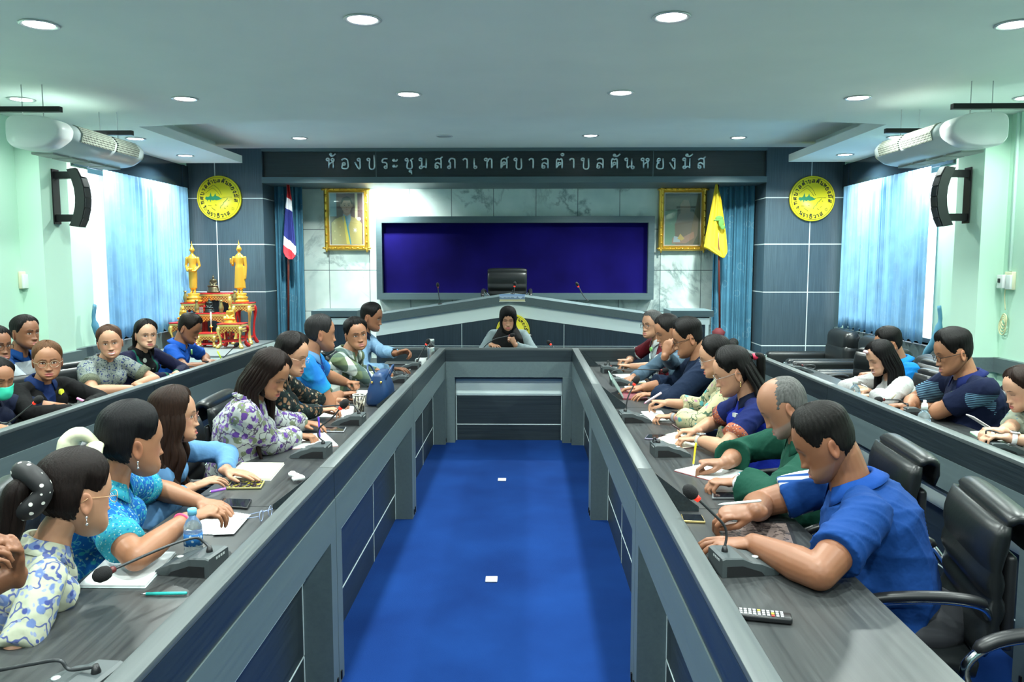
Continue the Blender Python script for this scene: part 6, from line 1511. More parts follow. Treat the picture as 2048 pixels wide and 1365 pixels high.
yel = floral('cream_yellow_floral', (.66, .62, .40), [(15, .26, (.16, .50, .50)), (18, .22, (.65, .35, .48)), (30, .18, (.22, .38, .18))], vines=(9, .022, (.10, .18, .12)))
r4 = person('woman with glasses in a cream blouse with pink and teal flowers, holding a pink marker', HD(1432, 714, 1.12), 82, 20, body=86, lean=0.136, sex='f', heavy=1.08, skin=SK['light'], hair='tied', hair_col=DKH, hthick=.012,
       shirt=yel, sleeve='34', sleeve_r=1.12, hands=(W(1335, 806, 'pen', .82, (-1, .1, .1)), W(1345, 834, 'curl', .785, (-1, .1, 0))), head_kw=feats(eyes='down', **fem), fine=.0045,
       extra=both(glasses((.6, .6, .6), .0009), bun((0, -.11, .04), .035), watch(-1, (.25, .25, .26), (.01, .01, .01), True, (.02, .02, .02), size=1.15)))
seat(r4)
r5s = cloth('navy_round_neck', (.012, .030, .075))
r5 = person('man with dark glasses in a navy round neck shirt, typing on a small laptop', HD(1377, 676, 1.12), 82, 22, body=86, lean=0.149, sex='m', size=1.06, heavy=1.22, skin=SK['tan'], hair='man', hair_col=DKH, hthick=.010, htop=.010, hs=1.06,
       shirt=r5s, sleeve='34', hands=(W(1288, 776, 'rest', .785, (-1, .1, 0)), W(1316, 790, 'rest', .785, (-1, .15, 0))), head_kw=feats(eyes='down'), extra=both(glasses((.02, .02, .02), .0016, 'square'), watch(-1, (.02, .02, .02))))
seat(r5)
gb_ = cloth('grey_blue_shirt', (.14, .22, .30))
r6 = person('man in a grey-blue shirt holding a hand to his mouth', HD(1336, 662, 1.12), 100, 24, body=92, lean=0.136, sex='m', skin=SK['tan'], hair='man', hair_col=(.02, .018, .018), hthick=.007, htop=.006, hs=1.04,
       shirt=gb_, sleeve='long', hands=((.86, 6.35, .785, 'rest'), tuple(atX(1330, 712, .98)) + ('curl', (.25, -.05, 1), (-.6, -1, .1))), head_kw=feats(eyes='down'), elbows=(None, (-.4, .5, -1)), extra=watch(-1, (.6, .62, .62), (.25, .35, .3), False, (.6, .6, .6)))
seat(r6)
r7s = panel('maroon_white_polo', (.17, .012, .025), lambda m, s: [(AND(m, lt(m, absx(m, s), .085), gt(m, s[1], .0)), (.58, .66, .70))])
r7 = person('older grey-haired man with glasses in a maroon and white polo, hands clasped', HD(1305, 650, 1.15), 122, 4, body=98, lean=0.124, sex='m', skin=SK['light'], hair='man', hair_col=(.14, .14, .14), hthick=.008, htop=.007,
       shirt=r7s, cuff=(whitec, .012), hands=(W(1258, 722, 'fist', .80, (-1, -.3, .1)), W(1262, 733, 'fist', .79, (-1, .3, .1))), collar=whitec, head_kw=feats(eyes='open', age=1.), extra=both(glasses((.05, .05, .05), .0015, 'square'), emblem((-.03, .72), mat('green_badge', (.2, .5, .15), .6), 'disc', .02)))
seat(r7)
# --- left outer row
lo0 = person('woman in a green face mask at the left edge of the outer table', HD(-6, 758, -3.08), -115, 14, body=-95, lean=0.136, sex='f', heavy=1.08, skin=SK['tan'], hair='tied', hair_col=DKH,
       shirt=navy, hands=(W(36, 866, 'rest', .80, (1, -.2, 0)), (-2.72, 4.75, .785, 'rest')), collar=navy, head_kw=feats(eyes='down'), extra=face_mask(mat('green_mask', (.03, .55, .36), .7)))
seat(lo0)
card = panel('black_cardigan', (.007, .007, .009), lambda m, s: [(AND(m, lt(m, absx(m, s), mth(m, 'MULTIPLY', mth(m, 'SUBTRACT', s[2], .62), .16)), gt(m, s[1], .0)), (.010, .035, .15))])
lo1 = person('woman with glasses and reddish hair in a black cardigan over a blue polo', HD(95, 722, -3.03), -146, 6, body=-110, lean=0.124, sex='f', heavy=1.06, size=1.02, skin=SK['tan'], hair='tied', hair_col=(.16, .075, .035), hthick=.010, htop=.006, hs=1.03,
       shirt=card, sleeve='long', hands=(W(150, 822, 'pen', .80, (1, .1, 0)), W(172, 812, 'rest', .80, (1, .1, 0))), collar=cloth('blue_polo_collar', (.010, .04, .16)), head_kw=feats(eyes='open', **fem), extra=both(glasses((.6, .5, .35), .0011, w=.025, h=.021), ponytail(.16, (0.03, -.10, -.03), .028), emblem((-.075, .70), mat('yellow_badge', (.75, .78, .05), .6), 'disc', .022)))
seat(lo1)
wb = panel('white_blue_polo', (.58, .64, .68), lambda m, s: [(gt(m, s[2], .985), (.015, .09, .30)), (lt(m, mth(m, 'ABSOLUTE', mth(m, 'SUBTRACT', absx(m, s), .15)), .012), (.02, .08, .28))])
lo2 = person('man in a white polo with blue shoulders seated by the left wall', HD(50, 666, -3.62), -108, 2, body=-95, lean=0.100, sex='m', skin=SK['brown'], hair='man', hair_col=(.015, .014, .014), hthick=.007, htop=.006,
       shirt=wb, hands=((-3.15, 5.55, .62, 'rest'), (-3.15, 5.85, .62, 'rest')), collar=cloth('blue_collar', (.015, .10, .34)), trousers=(.02, .02, .03))
seat(lo2)
lo3 = person('man with dark glasses cut by the left edge in the second row', HD(-8, 690, -3.62), -112, 6, body=-95, lean=0.100, sex='m', skin=SK['brown'], hair='man', hair_col=(.015, .014, .014), hthick=.007,
       shirt=cloth('blue_polo2', (.015, .08, .26)), hands=((-3.15, 5.0, .62, 'rest'), (-3.15, 5.25, .62, 'rest')), collar=cloth('blue_collar', (.015, .10, .34)), extra=glasses((.02, .02, .02), .0016, 'square'))
seat(lo3)
gfl = floral('grey_blue_print', (.30, .34, .32), [(50, .36, (.04, .06, .20)), (62, .30, (.08, .12, .14)), (90, .22, (.50, .55, .50))])
bord = floral('gold_grey_border', (.20, .22, .16), [(90, .3, (.05, .06, .06))])
lo4 = person('smiling woman with tied brown hair in a grey and blue printed blouse', HD(220, 685, -3.07), -152, 4, roll=6, body=-108, lean=0.124, sex='f', heavy=1.1, size=1.02, skin=SK['light'], hair='tied', hair_col=(.10, .050, .032), hthick=.010, htop=.008, hs=1.03,
       shirt=gfl, cuff=(bord, .045), hands=(W(262, 778, 'curl', .80, (1, .2, 0)), W(272, 770, 'curl', .80, (1, -.1, 0))), collar=gfl, head_kw=feats(eyes='open', mouth='smile', **fem), extra=bun((0.02, -.10, -.02), .036))
seat(lo4)
lo5s = panel('navy_cardigan', (.010, .012, .055), lambda m, s: [(AND(m, lt(m, absx(m, s), .085), gt(m, s[1], .0)), (.005, .13, .09)), (AND(m, lt(m, absx(m, s), .066), gt(m, s[1], .0)), (.008, .010, .012)),
    (AND(m, AND(m, lt(m, absx(m, s), .060), gt(m, s[1], .0)), AND(m, lt(m, s[2], .93), blobmask(m, coords(m), 16, .40))), (.62, .66, .60))])
lo5 = person('woman with long black hair in a navy cardigan edged in green', HD(292, 670, -3.07), -136, 4, body=-108, lean=0.112, sex='f', heavy=1.04, skin=SK['fair'], hair='tied', hair_col=DKH, hthick=.012,
       shirt=lo5s, sleeve='long', hands=(W(342, 754, 'curl', .79, (1, .1, 0)), W(352, 748, 'rest', .80, (1, .1, 0))), collar=blackc, head_kw=feats(eyes='open', look=.4, **fem), extra=long_hair(.40, 118, 8, .018, seed=12))
seat(lo5)
bl = cloth('bright_blue_polo', (.012, .13, .58))
lo6 = person('man in a bright blue polo writing at the far end of the left outer table', HD(378, 657, -3.03), -92, 30, body=-88, lean=0.149, sex='m', skin=SK['brown'], hair='man', hair_col=(.018, .014, .012), hthick=.010, htop=.008, hs=1.04,
       shirt=bl, hands=(W(418, 731, 'pen', .79, (1, .1, 0)), W(412, 722, 'rest', .79, (1, .1, 0))), collar=bl, head_kw=feats(eyes='down'), extra=both(watch(1, (.02, .02, .02)), emblem((-.07, .70), mat('green_badge', (.2, .5, .15), .6), 'disc', .025)))
seat(lo6)
# --- right outer row
ro1 = person('man in bright blue behind the long-haired woman at the right outer table', HD(1778, 688, 2.78), 80, 22, body=90, lean=0.124, sex='m', skin=SK['tan'], hair='man', hair_col=DKH, hthick=.010,
       shirt=cloth('sky_blue_polo', (.01, .28, .72)), hands=(W(1748, 748, 'hold', .82, (-1, 0, 0)), W(1752, 756, 'hold', .82, (-1, 0, 0))), collar=cloth('sky_blue_polo', (.01, .28, .72)), head_kw=feats(eyes='down'))
seat(ro1)
lace = panel('white_lace_blouse', (.66, .66, .66), lambda m, s: [(blobmask(m, coords(m), 60, .24), (.50, .46, .46))])
ro2 = person('woman with long black hair in a white ruffled blouse, writing', HD(1762, 716, 2.46), 98, 24, body=92, lean=0.149, sex='f', size=.97, skin=SK['fair'], hair='long', hair_col=(.008, .007, .008), hthick=.010,
       shirt=lace, sleeve='34', sleeve_r=1.25, hands=(W(1735, 782, 'pen', .80, (-1, .1, 0)), W(1748, 792, 'curl', .79, (-1, .1, 0))), head_kw=feats(eyes='down', mouth='smile', **fem), extra=both(long_hair(.42, 68, 12, .016, front=.05, seed=21), watch(-1, (.03, .03, .03), (.6, .05, .15), True, (.02, .02, .02), size=1.1), blob_part('hair_clip', [(.03, .085, .085), (.0, .09, .09), (-.02, .088, .085)], [.008, .012, .008], mat('pink_clip', (.8, .55, .6), .4))))
seat(ro2)
r3n = panel('navy_striped_sleeve_polo', (.008, .018, .065), lambda m, s: [(AND(m, AND(m, gt(m, absx(m, s), .20), lt(m, s[2], .945)), gt(m, mth(m, 'SINE', mth(m, 'MULTIPLY', s[2], 560)), .0)), (.22, .42, .58))])
ro3 = person('man with glasses in a navy polo with striped sleeves, writing at the right outer table', HD(1908, 705, 2.58), 82, 20, body=86, lean=0.161, sex='m', size=1.08, heavy=1.14, skin=SK['tan'], hair='man', hair_col=DKH, hthick=.011, htop=.013, hs=1.08,
       shirt=r3n, hands=(W(1818, 812, 'pen', .80, (-1, .1, 0)), W(1888, 812, 'curl', .795, (-1, .3, 0))), collar=cloth('navy_blue_collar', (.015, .03, .16)), head_kw=feats(eyes='down'), extra=both(glasses((.02, .02, .02), .0018, 'square'), watch(-1, (.008, .008, .008), (.01, .01, .01), False, (.02, .02, .02), size=1.15), emblem((-.085, .66), mat('olive_badge', (.25, .42, .10), .6), 'disc', .030), emblem((-.085, .66, .0215), mat('white_badge', (.6, .65, .62), .6), 'disc', .018), emblem((-.085, .66, .023), navy, 'disc', .012)))
seat(ro3)
ro4 = person('woman with brown hair and a pale floral blouse holding a phone at the right edge', HD(2046, 778, 2.68), 88, 24, body=90, lean=0.136, sex='f', skin=SK['fair'], hair='tied', hair_col=(.03, .016, .012), hthick=.010,
       shirt=floral('pale_blue_leaf', (.55, .60, .48), [(26, .3, (.30, .45, .38)), (34, .22, (.25, .42, .58))]), hands=(W(2006, 862, 'hold', .84, (-1, .0, .1)), W(2014, 876, 'hold', .82, (-1, .1, .1))), head_kw=feats(eyes='down', **fem), extra=both(long_hair(.36, 75, 10, .015, front=.03, seed=8, z0=.0), watch(-1, (.75, .72, .72), (.01, .01, .02), True, (.7, .65, .66), size=1.15), blob_part('blue_hair_clip', [(-.05, -.05, .10), (-.03, -.07, .095), (.0, -.08, .09)], [.012, .02, .012], mat('blue_clip', (.3, .5, .75), .5))))
seat(ro4)
# chairs under them
for o, dx, yaw, lab in chairs:
    rz = o.rotation_euler[2]; x, y = o.location[0], o.location[1]; fx, fy = -math.sin(rz), math.cos(rz)
    who = o['label'].replace('person at the near left edge, only sleeve, forearm and raised hands showing', 'person at the near left edge')
    words_ = who.split(','); short = words_[0].split()
    l = 'black office chair under the ' + ' '.join(short[:11])
    yw = math.degrees(rz) if yaw is None else yaw
    place_chair(x + fx * (.05 - dx), y + fy * (.05 - dx), yw, l)
place_chair(1.40, 1.86, 84, 'empty black office chair at the near right corner of the view')
place_chair(2.80, 6.85, 112, 'empty black office chair at the far end of the right outer table')
# ================================================================== microphones
def tmic(bpx, yaw, pts, label, lit=True, dy=0, root=True, **k):
    B = atZ(bpx[0], bpx[1], DZ); return mic((B[0], B[1]), yaw, [atY(q[0], q[1], B[1] + (q[2] if len(q) > 2 else dy)) for q in pts], label, lit, with_base=root, **k)
tmic((388, 1140), 172, [(408, 1085), (388, 1077, -.02), (330, 1095, -.12), (226, 1140, -.28)], 'black desk microphone bent towards the polka dot scrunchie woman, beside the water bottle', False, ball=.021)
tmic((625, 912), 178, [(636, 872), (640, 855), (662, 838), (680, 818)], 'desk microphone with red ring standing upright before the woman in purple flowers')
tmic((700, 848), 178, [(712, 818), (704, 811), (668, 812), (622, 815)], 'desk microphone bent left beside the patterned paper cup')
tmic((822, 738), 178, [(836, 722), (840, 712), (852, 690)], 'desk microphone before the raised hand at the far left table', r=.0055)
tmic((795, 765), 178, [(792, 748), (784, 740), (740, 743), (692, 746)], 'desk microphone arching over the navy handbag', False)
tmic((150, 1395), 172, [(140, 1340), (118, 1322), (60, 1330), (-20, 1345)], 'desk microphone cut by the bottom left corner', False)
tmic((1482, 1140), 8, [(1453, 1072), (1447, 1050), (1420, 1022), (1396, 999)], 'desk microphone with red ring before the man using a tablet', ball=.021)
tmic((1338, 910), 4, [(1306, 884), (1310, 876), (1316, 895)], 'desk microphone folded down before the open notebook', False)
tmic((1268, 843), 4, [(1252, 815), (1256, 795), (1268, 770)], 'upright desk microphone with red ring before the woman in cream flowers')
tmic((1243, 770), 4, [(1223, 750), (1228, 742), (1260, 739), (1322, 741)], 'desk microphone bent right beside the small laptop', False)
tmic((1222, 745), 4, [(1213, 730), (1216, 722), (1221, 732)], 'small folded desk microphone at the far end of the right table', False)
# outer rows
tmic((-20, 870), 175, [(18, 845), (68, 807)], 'desk microphone with red ring beside the woman in the green mask', dy=.0, ball=.022)
tmic((165, 830), 175, [(176, 806), (186, 799), (226, 799)], 'desk microphone bent over before the woman in the black cardigan', False)
tmic((398, 752), 175, [(391, 737), (384, 733), (336, 733)], 'desk microphone bent towards the woman in the navy cardigan', False)
tmic((424, 738), 175, [(440, 722), (468, 695)], 'desk microphone before the man in the bright blue polo', False)
tmic((1600, 745), 5, [(1626, 738), (1628, 731), (1605, 731)], 'desk microphone at the far end of the right outer table', False)
tmic((1830, 832), 5, [(1806, 806), (1800, 801), (1768, 800)], 'desk microphone bent low before the man in the navy striped-sleeve polo', False)
tmic((2000, 905), 5, [(1972, 868), (1982, 862), (2050, 886)], 'desk microphone bent right beside the woman with the phone at the right edge', False)
# cross table and rostrum
B = atY(958, 698, 7.85); mic((B[0], 7.85), -90, [atY(985, 681, 7.80), atY(1018, 672, 7.80)], 'gooseneck microphone held by the woman in the black headscarf', False, r=.0055)
B = atY(1110, 705, 7.75); mic((B[0], 7.75), -90, [atY(1108, 697, 7.78), atY(1102, 690, 7.80)], 'desk microphone with red ring on the cross table right of the headscarf woman', True)
for px, hx, hy, l, lit in ((880, 876, 576, 'thin rostrum microphone over the left half of the blue board', False), (1025, 1029, 574, 'rostrum microphone before the empty high chair', True), (1177, 1157, 574, 'rostrum microphone leaning left over the right half of the blue board', True)):
    Y = RY + .25; ztop = pk[2] - .085 * 0 - abs(atY(px, 600, Y)[0] - pk[0]) * ((pk[2] - el[2]) / abs(pk[0] - el[0])); X = atY(px, 600, Y)[0]
    t = mic((X, Y), -90, [(X, Y, ztop + .05), tuple(atY((px + hx) / 2, hy + 18, Y)), tuple(atY(hx, hy, Y))], l, lit, z=ztop, with_base=False, r=.0055, ball=.018, group='rostrum microphones')
    MB().cyl((X, Y, ztop), .025, .012, 16).build('foot', BLACKP, t)
place_chair(atY(1014, 560, 9.75)[0], 9.62, 180, 'high-backed black leather chair behind the rostrum', z=.68)
# ================================================================== papers, pads, phones
paper = mat('paper', (.70, .74, .74), .6); creamp = mat('cream_paper', (.72, .70, .56), .6); wirem = mat('wire', (.55, .57, .58), .3, .8)
prt = mat('printed_paper', (.70, .74, .74), .6); s = sep(prt, coords(prt)); n = noise(prt, coords(prt, (160, 14, 1)), 1, 2)
LK(prt, mixc(prt, AND(prt, gt(prt, mth(prt, 'SINE', mth(prt, 'MULTIPLY', s[0], 520)), .55), gt(prt, n, .5)), (.70, .74, .74), (.22, .24, .27)), BS(prt).inputs['Base Color'])
def quad_item(name, px, h, label, cat, m, z=DZ + .0008, group=None, cover=None, spiral=None, bev=0):
    P = [atZ(x, y, z) for x, y in px]; c = sum(P) / 4; t = thing(name, label, cat, (c[0], c[1], z), group, abs_=True)
    mb = MB(); mb.loft([[(p[0], p[1], z + k) for p in P] for k in (.0015 if cover else 0, h)], smooth=False); mb.build('pages' if cat in ('notebook', 'paper') else 'body', m, t)
    if cover: Q = [c + (p - c) * 1.02 for p in P]; mb = MB(); mb.loft([[(p[0], p[1], z + k) for p in Q] for k in (0, .0014)], smooth=False); mb.build('cover', cover, t)
    if spiral is not None:
        a, b_ = P[spiral], P[(spiral + 1) % 4]; mb = MB(); n = 22; d = unit(b_ - a); w = np.array([-d[1], d[0], 0])
        for i in range(n): q = a + (b_ - a) * (i + .5) / n; mb.tube([q + w * .006 * math.cos(a_) + np.array([0, 0, .001 + h * .5 + .006 * math.sin(a_)]) for a_ in np.linspace(0, 2 * PI, 9)], .0009, 5)
        mb.build('spiral', wirem, t)
    return t, P
quad_item('notebook', [(157, 1176), (290, 1177), (351, 1109), (229, 1107)], .008, 'open white spiral notebook on the near left table by the bent microphone', 'notebook', paper, cover=mat('pale_cover', (.5, .6, .6), .5), spiral=None)
P = [atZ(x, y, DZ + .010) for x, y in ((223, 1143), (320, 1142))]
quad_item('paper_sheets', [(335, 1068), (440, 1071), (500, 1031), (415, 1019)], .003, 'printed paper sheets under the paisley woman\'s hands', 'paper', prt, group='loose papers')
quad_item('paper_sheets', [(425, 1071), (468, 1069), (502, 1030), (470, 1030)], .0015, 'loose sheet overhanging the printed papers behind the water bottle', 'paper', paper, z=DZ + .005, group='loose papers')
quad_item('notebook', [(448, 961), (541, 962), (568, 930), (484, 929)], .010, 'cream notebook under the hand of the woman in light blue', 'notebook', creamp, cover=paper, spiral=3)
quad_item('notebook', [(585, 899), (676, 893), (650, 868), (590, 874)], .007, 'white spiral notebook being written in by the woman in purple flowers', 'notebook', paper, cover=mat('pink_cover', (.6, .3, .3), .5), spiral=3)
quad_item('paper_sheets', [(634, 835), (706, 835), (708, 812), (668, 812)], .003, 'white sheets with a red highlighted patch beside the paper cup', 'paper', paper, group='loose papers')
mb = MB(); A = [atZ(x, y, DZ + .0042) for x, y in ((668, 829), (698, 824), (696, 820), (672, 824))]; mb.loft([[tuple(p) for p in A], [tuple(p + [0, 0, .0004]) for p in A]], smooth=False); tag(mb.build('red_note', mat('pink_marker', (.85, .35, .35), .6)), 'pink highlighted note lying on the white sheets by the cup', 'note')
quad_item('paper_sheets', [(700, 794), (728, 794), (738, 782), (712, 781)], .003, 'white sheet under the clasped hands of the man in blue batik', 'paper', paper, group='loose papers')
quad_item('notebook', [(1349, 943), (1420, 962), (1468, 946), (1400, 932)], .006, 'open white spiral notebook under the green-shirted man\'s pen, left page', 'notebook', paper, cover=mat('red_cover', (.35, .03, .04), .5), spiral=1)
quad_item('notebook', [(1424, 963), (1468, 972), (1512, 950), (1472, 938)], .007, 'right half of the open spiral notebook under the green-shirted man\'s wrist', 'notebook', paper, cover=MATS['red_cover'])
quad_item('notebook', [(1282, 826), (1300, 846), (1340, 842), (1322, 824)], .008, 'small white notepad before the woman in cream flowers', 'notebook', paper, cover=BLACKP)
quad_item('notepad', [(1226, 751), (1246, 768), (1292, 766), (1278, 750)], .008, 'yellow-edged writing pad with blue lines by the right table microphones', 'notebook', paper, cover=mat('yellow_edge', (.75, .60, .15), .5))
quad_item('notepad', [(1249, 774), (1252, 779), (1296, 779), (1290, 773)], .006, 'white notepad behind the small laptop', 'notebook', paper, cover=paper)
quad_item('paper_sheets', [(1806, 816), (1850, 840), (1894, 832), (1850, 812)], .003, 'white paper before the man in the navy striped-sleeve polo', 'paper', paper, group='loose papers')
quad_item('notebook', [(1940, 866), (1975, 888), (2015, 884), (1984, 864)], .008, 'green-edged white notebook under the phone at the right edge', 'notebook', paper, cover=mat('green_cover', (.12, .45, .18), .5))
quad_item('notebook', [(806, 737), (820, 740), (842, 733), (828, 731)], .006, 'white notebook under the far left hand near the mug', 'notebook', paper)
# open book of the woman in the blue polo
z = DZ + .001; t = thing('open_notebook', 'open cream notebook with red cover before the woman in the blue and navy polo', 'notebook', tuple(atZ(1355, 888, z)), abs_=True)
a, b_, c_, d_ = [atZ(x, y, z) for x, y in ((1311, 876), (1340, 900), (1408, 893), (1388, 876))]; m0, m1 = atZ(1330, 891, z), atZ(1366, 872, z)
def leafs(A, B, C, D, name):
    rows = []
    for u in np.linspace(0, 1, 9): h = .004 + .016 * math.sin(PI * min(1, u * 1.15 + .02)) ** .8 * (1 - .4 * u); p, q = A + (B - A) * u, D + (C - D) * u; rows.append([(p[0], p[1], z + .001), (p[0], p[1], z + h), (q[0], q[1], z + h), (q[0], q[1], z + .001)])
    mb = MB(); mb.loft(rows); mb.build(name, creamp, t)
leafs(m0, b_, c_, m1, 'page_block'); leafs(m0, a, atZ(1350, 866, z), m1, 'page_block')
mb = MB(); Q = [a, b_ , c_, atZ(1350, 866, z)]; mb.loft([[(p[0], p[1], z - .0005 + k) for p in Q] for k in (0, .0014)], smooth=False); mb.build('cover', MATS['red_cover'], t)
glassb = mat('phone_glass', (.008, .010, .014), .06)
def phone(px, label, rim, screen=None, lean=0):
    z = DZ + .001; P = [atZ(x, y, z) for x, y in px]; c = sum(P) / 4; t = thing('mobile_phone', label, 'phone', (c[0], c[1], z), 'mobile phones', abs_=True)
    def ringp(k, h): 
        out = []
        for i in range(4):
            p = c + (P[i] - c) * k; pr = c + (P[i - 1] - c) * k; nx = c + (P[(i + 1) % 4] - c) * k
            for u in (.12, .04): out.append(p + (pr - p) * u * (1 if u > .1 else 1))
            for u in (.02, .06): out.append(p + (nx - p) * u)
        return [(q[0], q[1], z + h) for q in out]
    mb = MB(); mb.loft([ringp(.97, 0), ringp(1, .002), ringp(1, .007), ringp(.97, .0085)]); mb.build('case', rim, t)
    mb = MB(); mb.loft([ringp(.93, .0086), ringp(.93, .0091)], smooth=False); mb.build('screen', screen or glassb, t)
phone([(452, 980), (522, 979), (530, 965), (464, 965)], 'phone with yellow and black patterned screen beside the cream notebook', mat('gold_rim', (.35, .32, .12), .4), floral('phone_picture', (.02, .02, .03), [(60, .4, (.55, .50, .03)), (80, .3, (.25, .22, .28))], .15))
phone([(436, 1016), (495, 1020), (504, 1003), (446, 1001)], 'black phone in a case beside the printed papers', BLACKP)
phone([(645, 865), (688, 866), (693, 857), (650, 857)], 'silver-edged phone before the woman in purple flowers', mat('silver_case', (.45, .47, .50), .3, .4))
phone([(1366, 1046), (1411, 1048), (1403, 1034), (1362, 1033)], 'black phone with a gold edge under the angled bracket on the right table', mat('gold_edge', (.50, .38, .14), .35, .3))
phone([(1424, 1000), (1508, 1000), (1500, 989), (1424, 989)], 'dark phone beside the green-shirted man\'s wrist', mat('grey_case', (.12, .13, .14), .4))
phone([(1289, 880), (1335, 882), (1340, 873), (1296, 872)], 'small phone left of the open cream notebook', mat('violet_case', (.20, .18, .26), .4))
phone([(674, 798), (720, 796), (722, 790), (684, 790)], 'dark phone held by the woman in the dark flowered blouse', BLACKP)
# phone held upright by the woman at the right edge
def held_phone(a, X, label, m, tilt):
    p = atX(a[0], a[1], X); t = thing('mobile_phone', label, 'phone', tuple(p), 'mobile phones', abs_=True); R = Matrix.Rotation(tilt, 3, 'Y') ; mb = MB(); mb.box(p[0] - .075, p[0] + .075, p[1] - .036, p[1] + .036, p[2] - .004, p[2] + .004, .004, R, p); mb.build('case', m, t)
    mb = MB(); mb.box(p[0] - .068, p[0] + .068, p[1] - .032, p[1] + .032, p[2] + .0042, p[2] + .0052, 0, R, p); mb.build('screen', glassb, t)
held_phone((1962, 846), 2.42, 'pale phone held up in both hands at the right edge', mat('pale_case', (.55, .52, .52), .35), .55)
# tablet
z = DZ + .001; P = [atZ(x, y, z) for x, y in ((1446, 1098), (1600, 1108), (1578, 1050), (1430, 1046))]
t = thing('tablet_in_case', 'tablet in a black case under the arms of the man in the royal blue polo', 'tablet', tuple(sum(P) / 4), abs_=True); c = sum(P) / 4
mb = MB(); mb.loft([[(p[0], p[1], z + k) for p in P] for k in (0, .009)], smooth=False); mb.build('case', BLACKP, t)
Q = [c + (p - c) * .90 for p in P]; scrm = mat('tablet_screen', (.14, .10, .09), .12); s = sep(scrm, coords(scrm)); n = noise(scrm, coords(scrm, (30, 30, 1)), 2, 3); LK(scrm, mixc(scrm, gt(scrm, n, .56), (.17, .13, .12), (.06, .05, .05)), BS(scrm).inputs['Base Color'])
mb = MB(); mb.loft([[(p[0], p[1], z + k) for p in Q] for k in (.0092, .0098)], smooth=False); mb.build('screen', scrm, t)
# laptop
z = DZ + .001; P = [atZ(x, y, z) for x, y in ((1246, 800), (1296, 801), (1282, 783), (1238, 779))]; t = thing('small_laptop', 'small open laptop with maroon keyboard before the man in navy', 'laptop', tuple(sum(P) / 4), abs_=True)
mb = MB(); mb.loft([[(p[0], p[1], z + k) for p in P] for k in (0, .010)], smooth=False); mb.build('keyboard', mat('maroon_keys', (.16, .03, .045), .5), t)
a, b_ = P[0], P[3]; mb = MB(); o = np.array([-.085, 0, .13]); e = np.array([.006, 0, .003]); mb.loft([[a + [0, 0, .01], b_ + [0, 0, .01], b_ + o + [0, 0, .01], a + o + [0, 0, .01]], [a + e + [0, 0, .01], b_ + e + [0, 0, .01], b_ + o + e + [0, 0, .01], a + o + e + [0, 0, .01]]], smooth=False); mb.build('screen', mat('laptop_lid', (.25, .36, .33), .35), t)
# pens
def pen(p0, p1, label, m, r=.0042, tip=None):
    p0, p1 = np.array(p0), np.array(p1); t = thing('pen', label, 'pen', tuple(p0), 'pens', abs_=True); d = p1 - p0
    mb = MB(); mb.tube([p0 + d * .12, p0 + d * .97, p1], [r, r, r * .7], 10); mb.build('barrel', m, t); mb = MB(); mb.tube([p0, p0 + d * .119], [r * .2, r * .9], 10); mb.build('tip', tip or silv, t)
z = DZ + .006
pen(atZ(281, 1189, z), atZ(374, 1187, z), 'teal ballpoint pen lying below the near white notebook', mat('teal_pen', (.03, .45, .42), .3), .0048)
pen(atZ(438, 988, .80), atZ(428, 978, .86), 'purple pen in the paisley woman\'s fingers', mat('purple_pen', (.30, .10, .55), .3)) if 0 else pen(atY(418, 985, 2.35), atY(452, 978, 2.37), 'purple pen in the paisley woman\'s fingers', mat('purple_pen', (.30, .10, .55), .3))
def pen_at(tip, top, X0, X1, label, m, r=.0042): pen(atX(tip[0], tip[1], X0), atX(top[0], top[1], X1), label, m, r)
B = atZ(640, 880, DZ + .01); pen(B, atY(637, 834, B[1] + .01), 'violet pen in the hand of the woman in purple flowers', mat('violet_pen', (.12, .05, .50), .3), .005)
B = atZ(1386, 934, DZ + .008); pen(B, atY(1392, 886, B[1]), 'yellow pen with white cap in the green-shirted man\'s hand', mat('yellow_pen', (.80, .65, .03), .3), .0048)
B = atY(1436, 1010, 2.62); pen(B, atY(1522, 1002, 2.66), 'white stylus in the raised hand above the tablet', WHITE, .0045, WHITE)
B = atY(1288, 808, 4.55); pen(B, atY(1323, 786, 4.55), 'pink and white marker in the hand of the woman in cream flowers', mat('pink_white_pen', (.72, .55, .62), .3), .007, mat('pink_tip', (.75, .3, .45), .4))
B = atY(1362, 862, 3.75); pen(B, atY(1345, 850, 3.78), 'dark pencil in the hand of the woman in the blue and navy polo', mat('dark_pencil', (.05, .02, .02), .4), .0045)
B = atX(176, 806, -2.78); pen(B, atX(154, 797, -2.86), 'pink pen held by the woman in the black cardigan', mat('pink_pen', (.75, .25, .50), .3), .008)
B = atX(443, 719, -2.74); pen(B, atX(435, 703, -2.78), 'lime pen held by the man in the bright blue polo', mat('lime_pen', (.55, .80, .05), .3), .007)
B = atX(1735, 775, 2.30); pen(B, atX(1722, 769, 2.26), 'white pen of the long-haired woman in white', WHITE, .005)
B = atX(1782, 800, 2.32); pen(B, atX(1792, 788, 2.34), 'thin pale pen of the man in the navy striped-sleeve polo', creamp, .005)
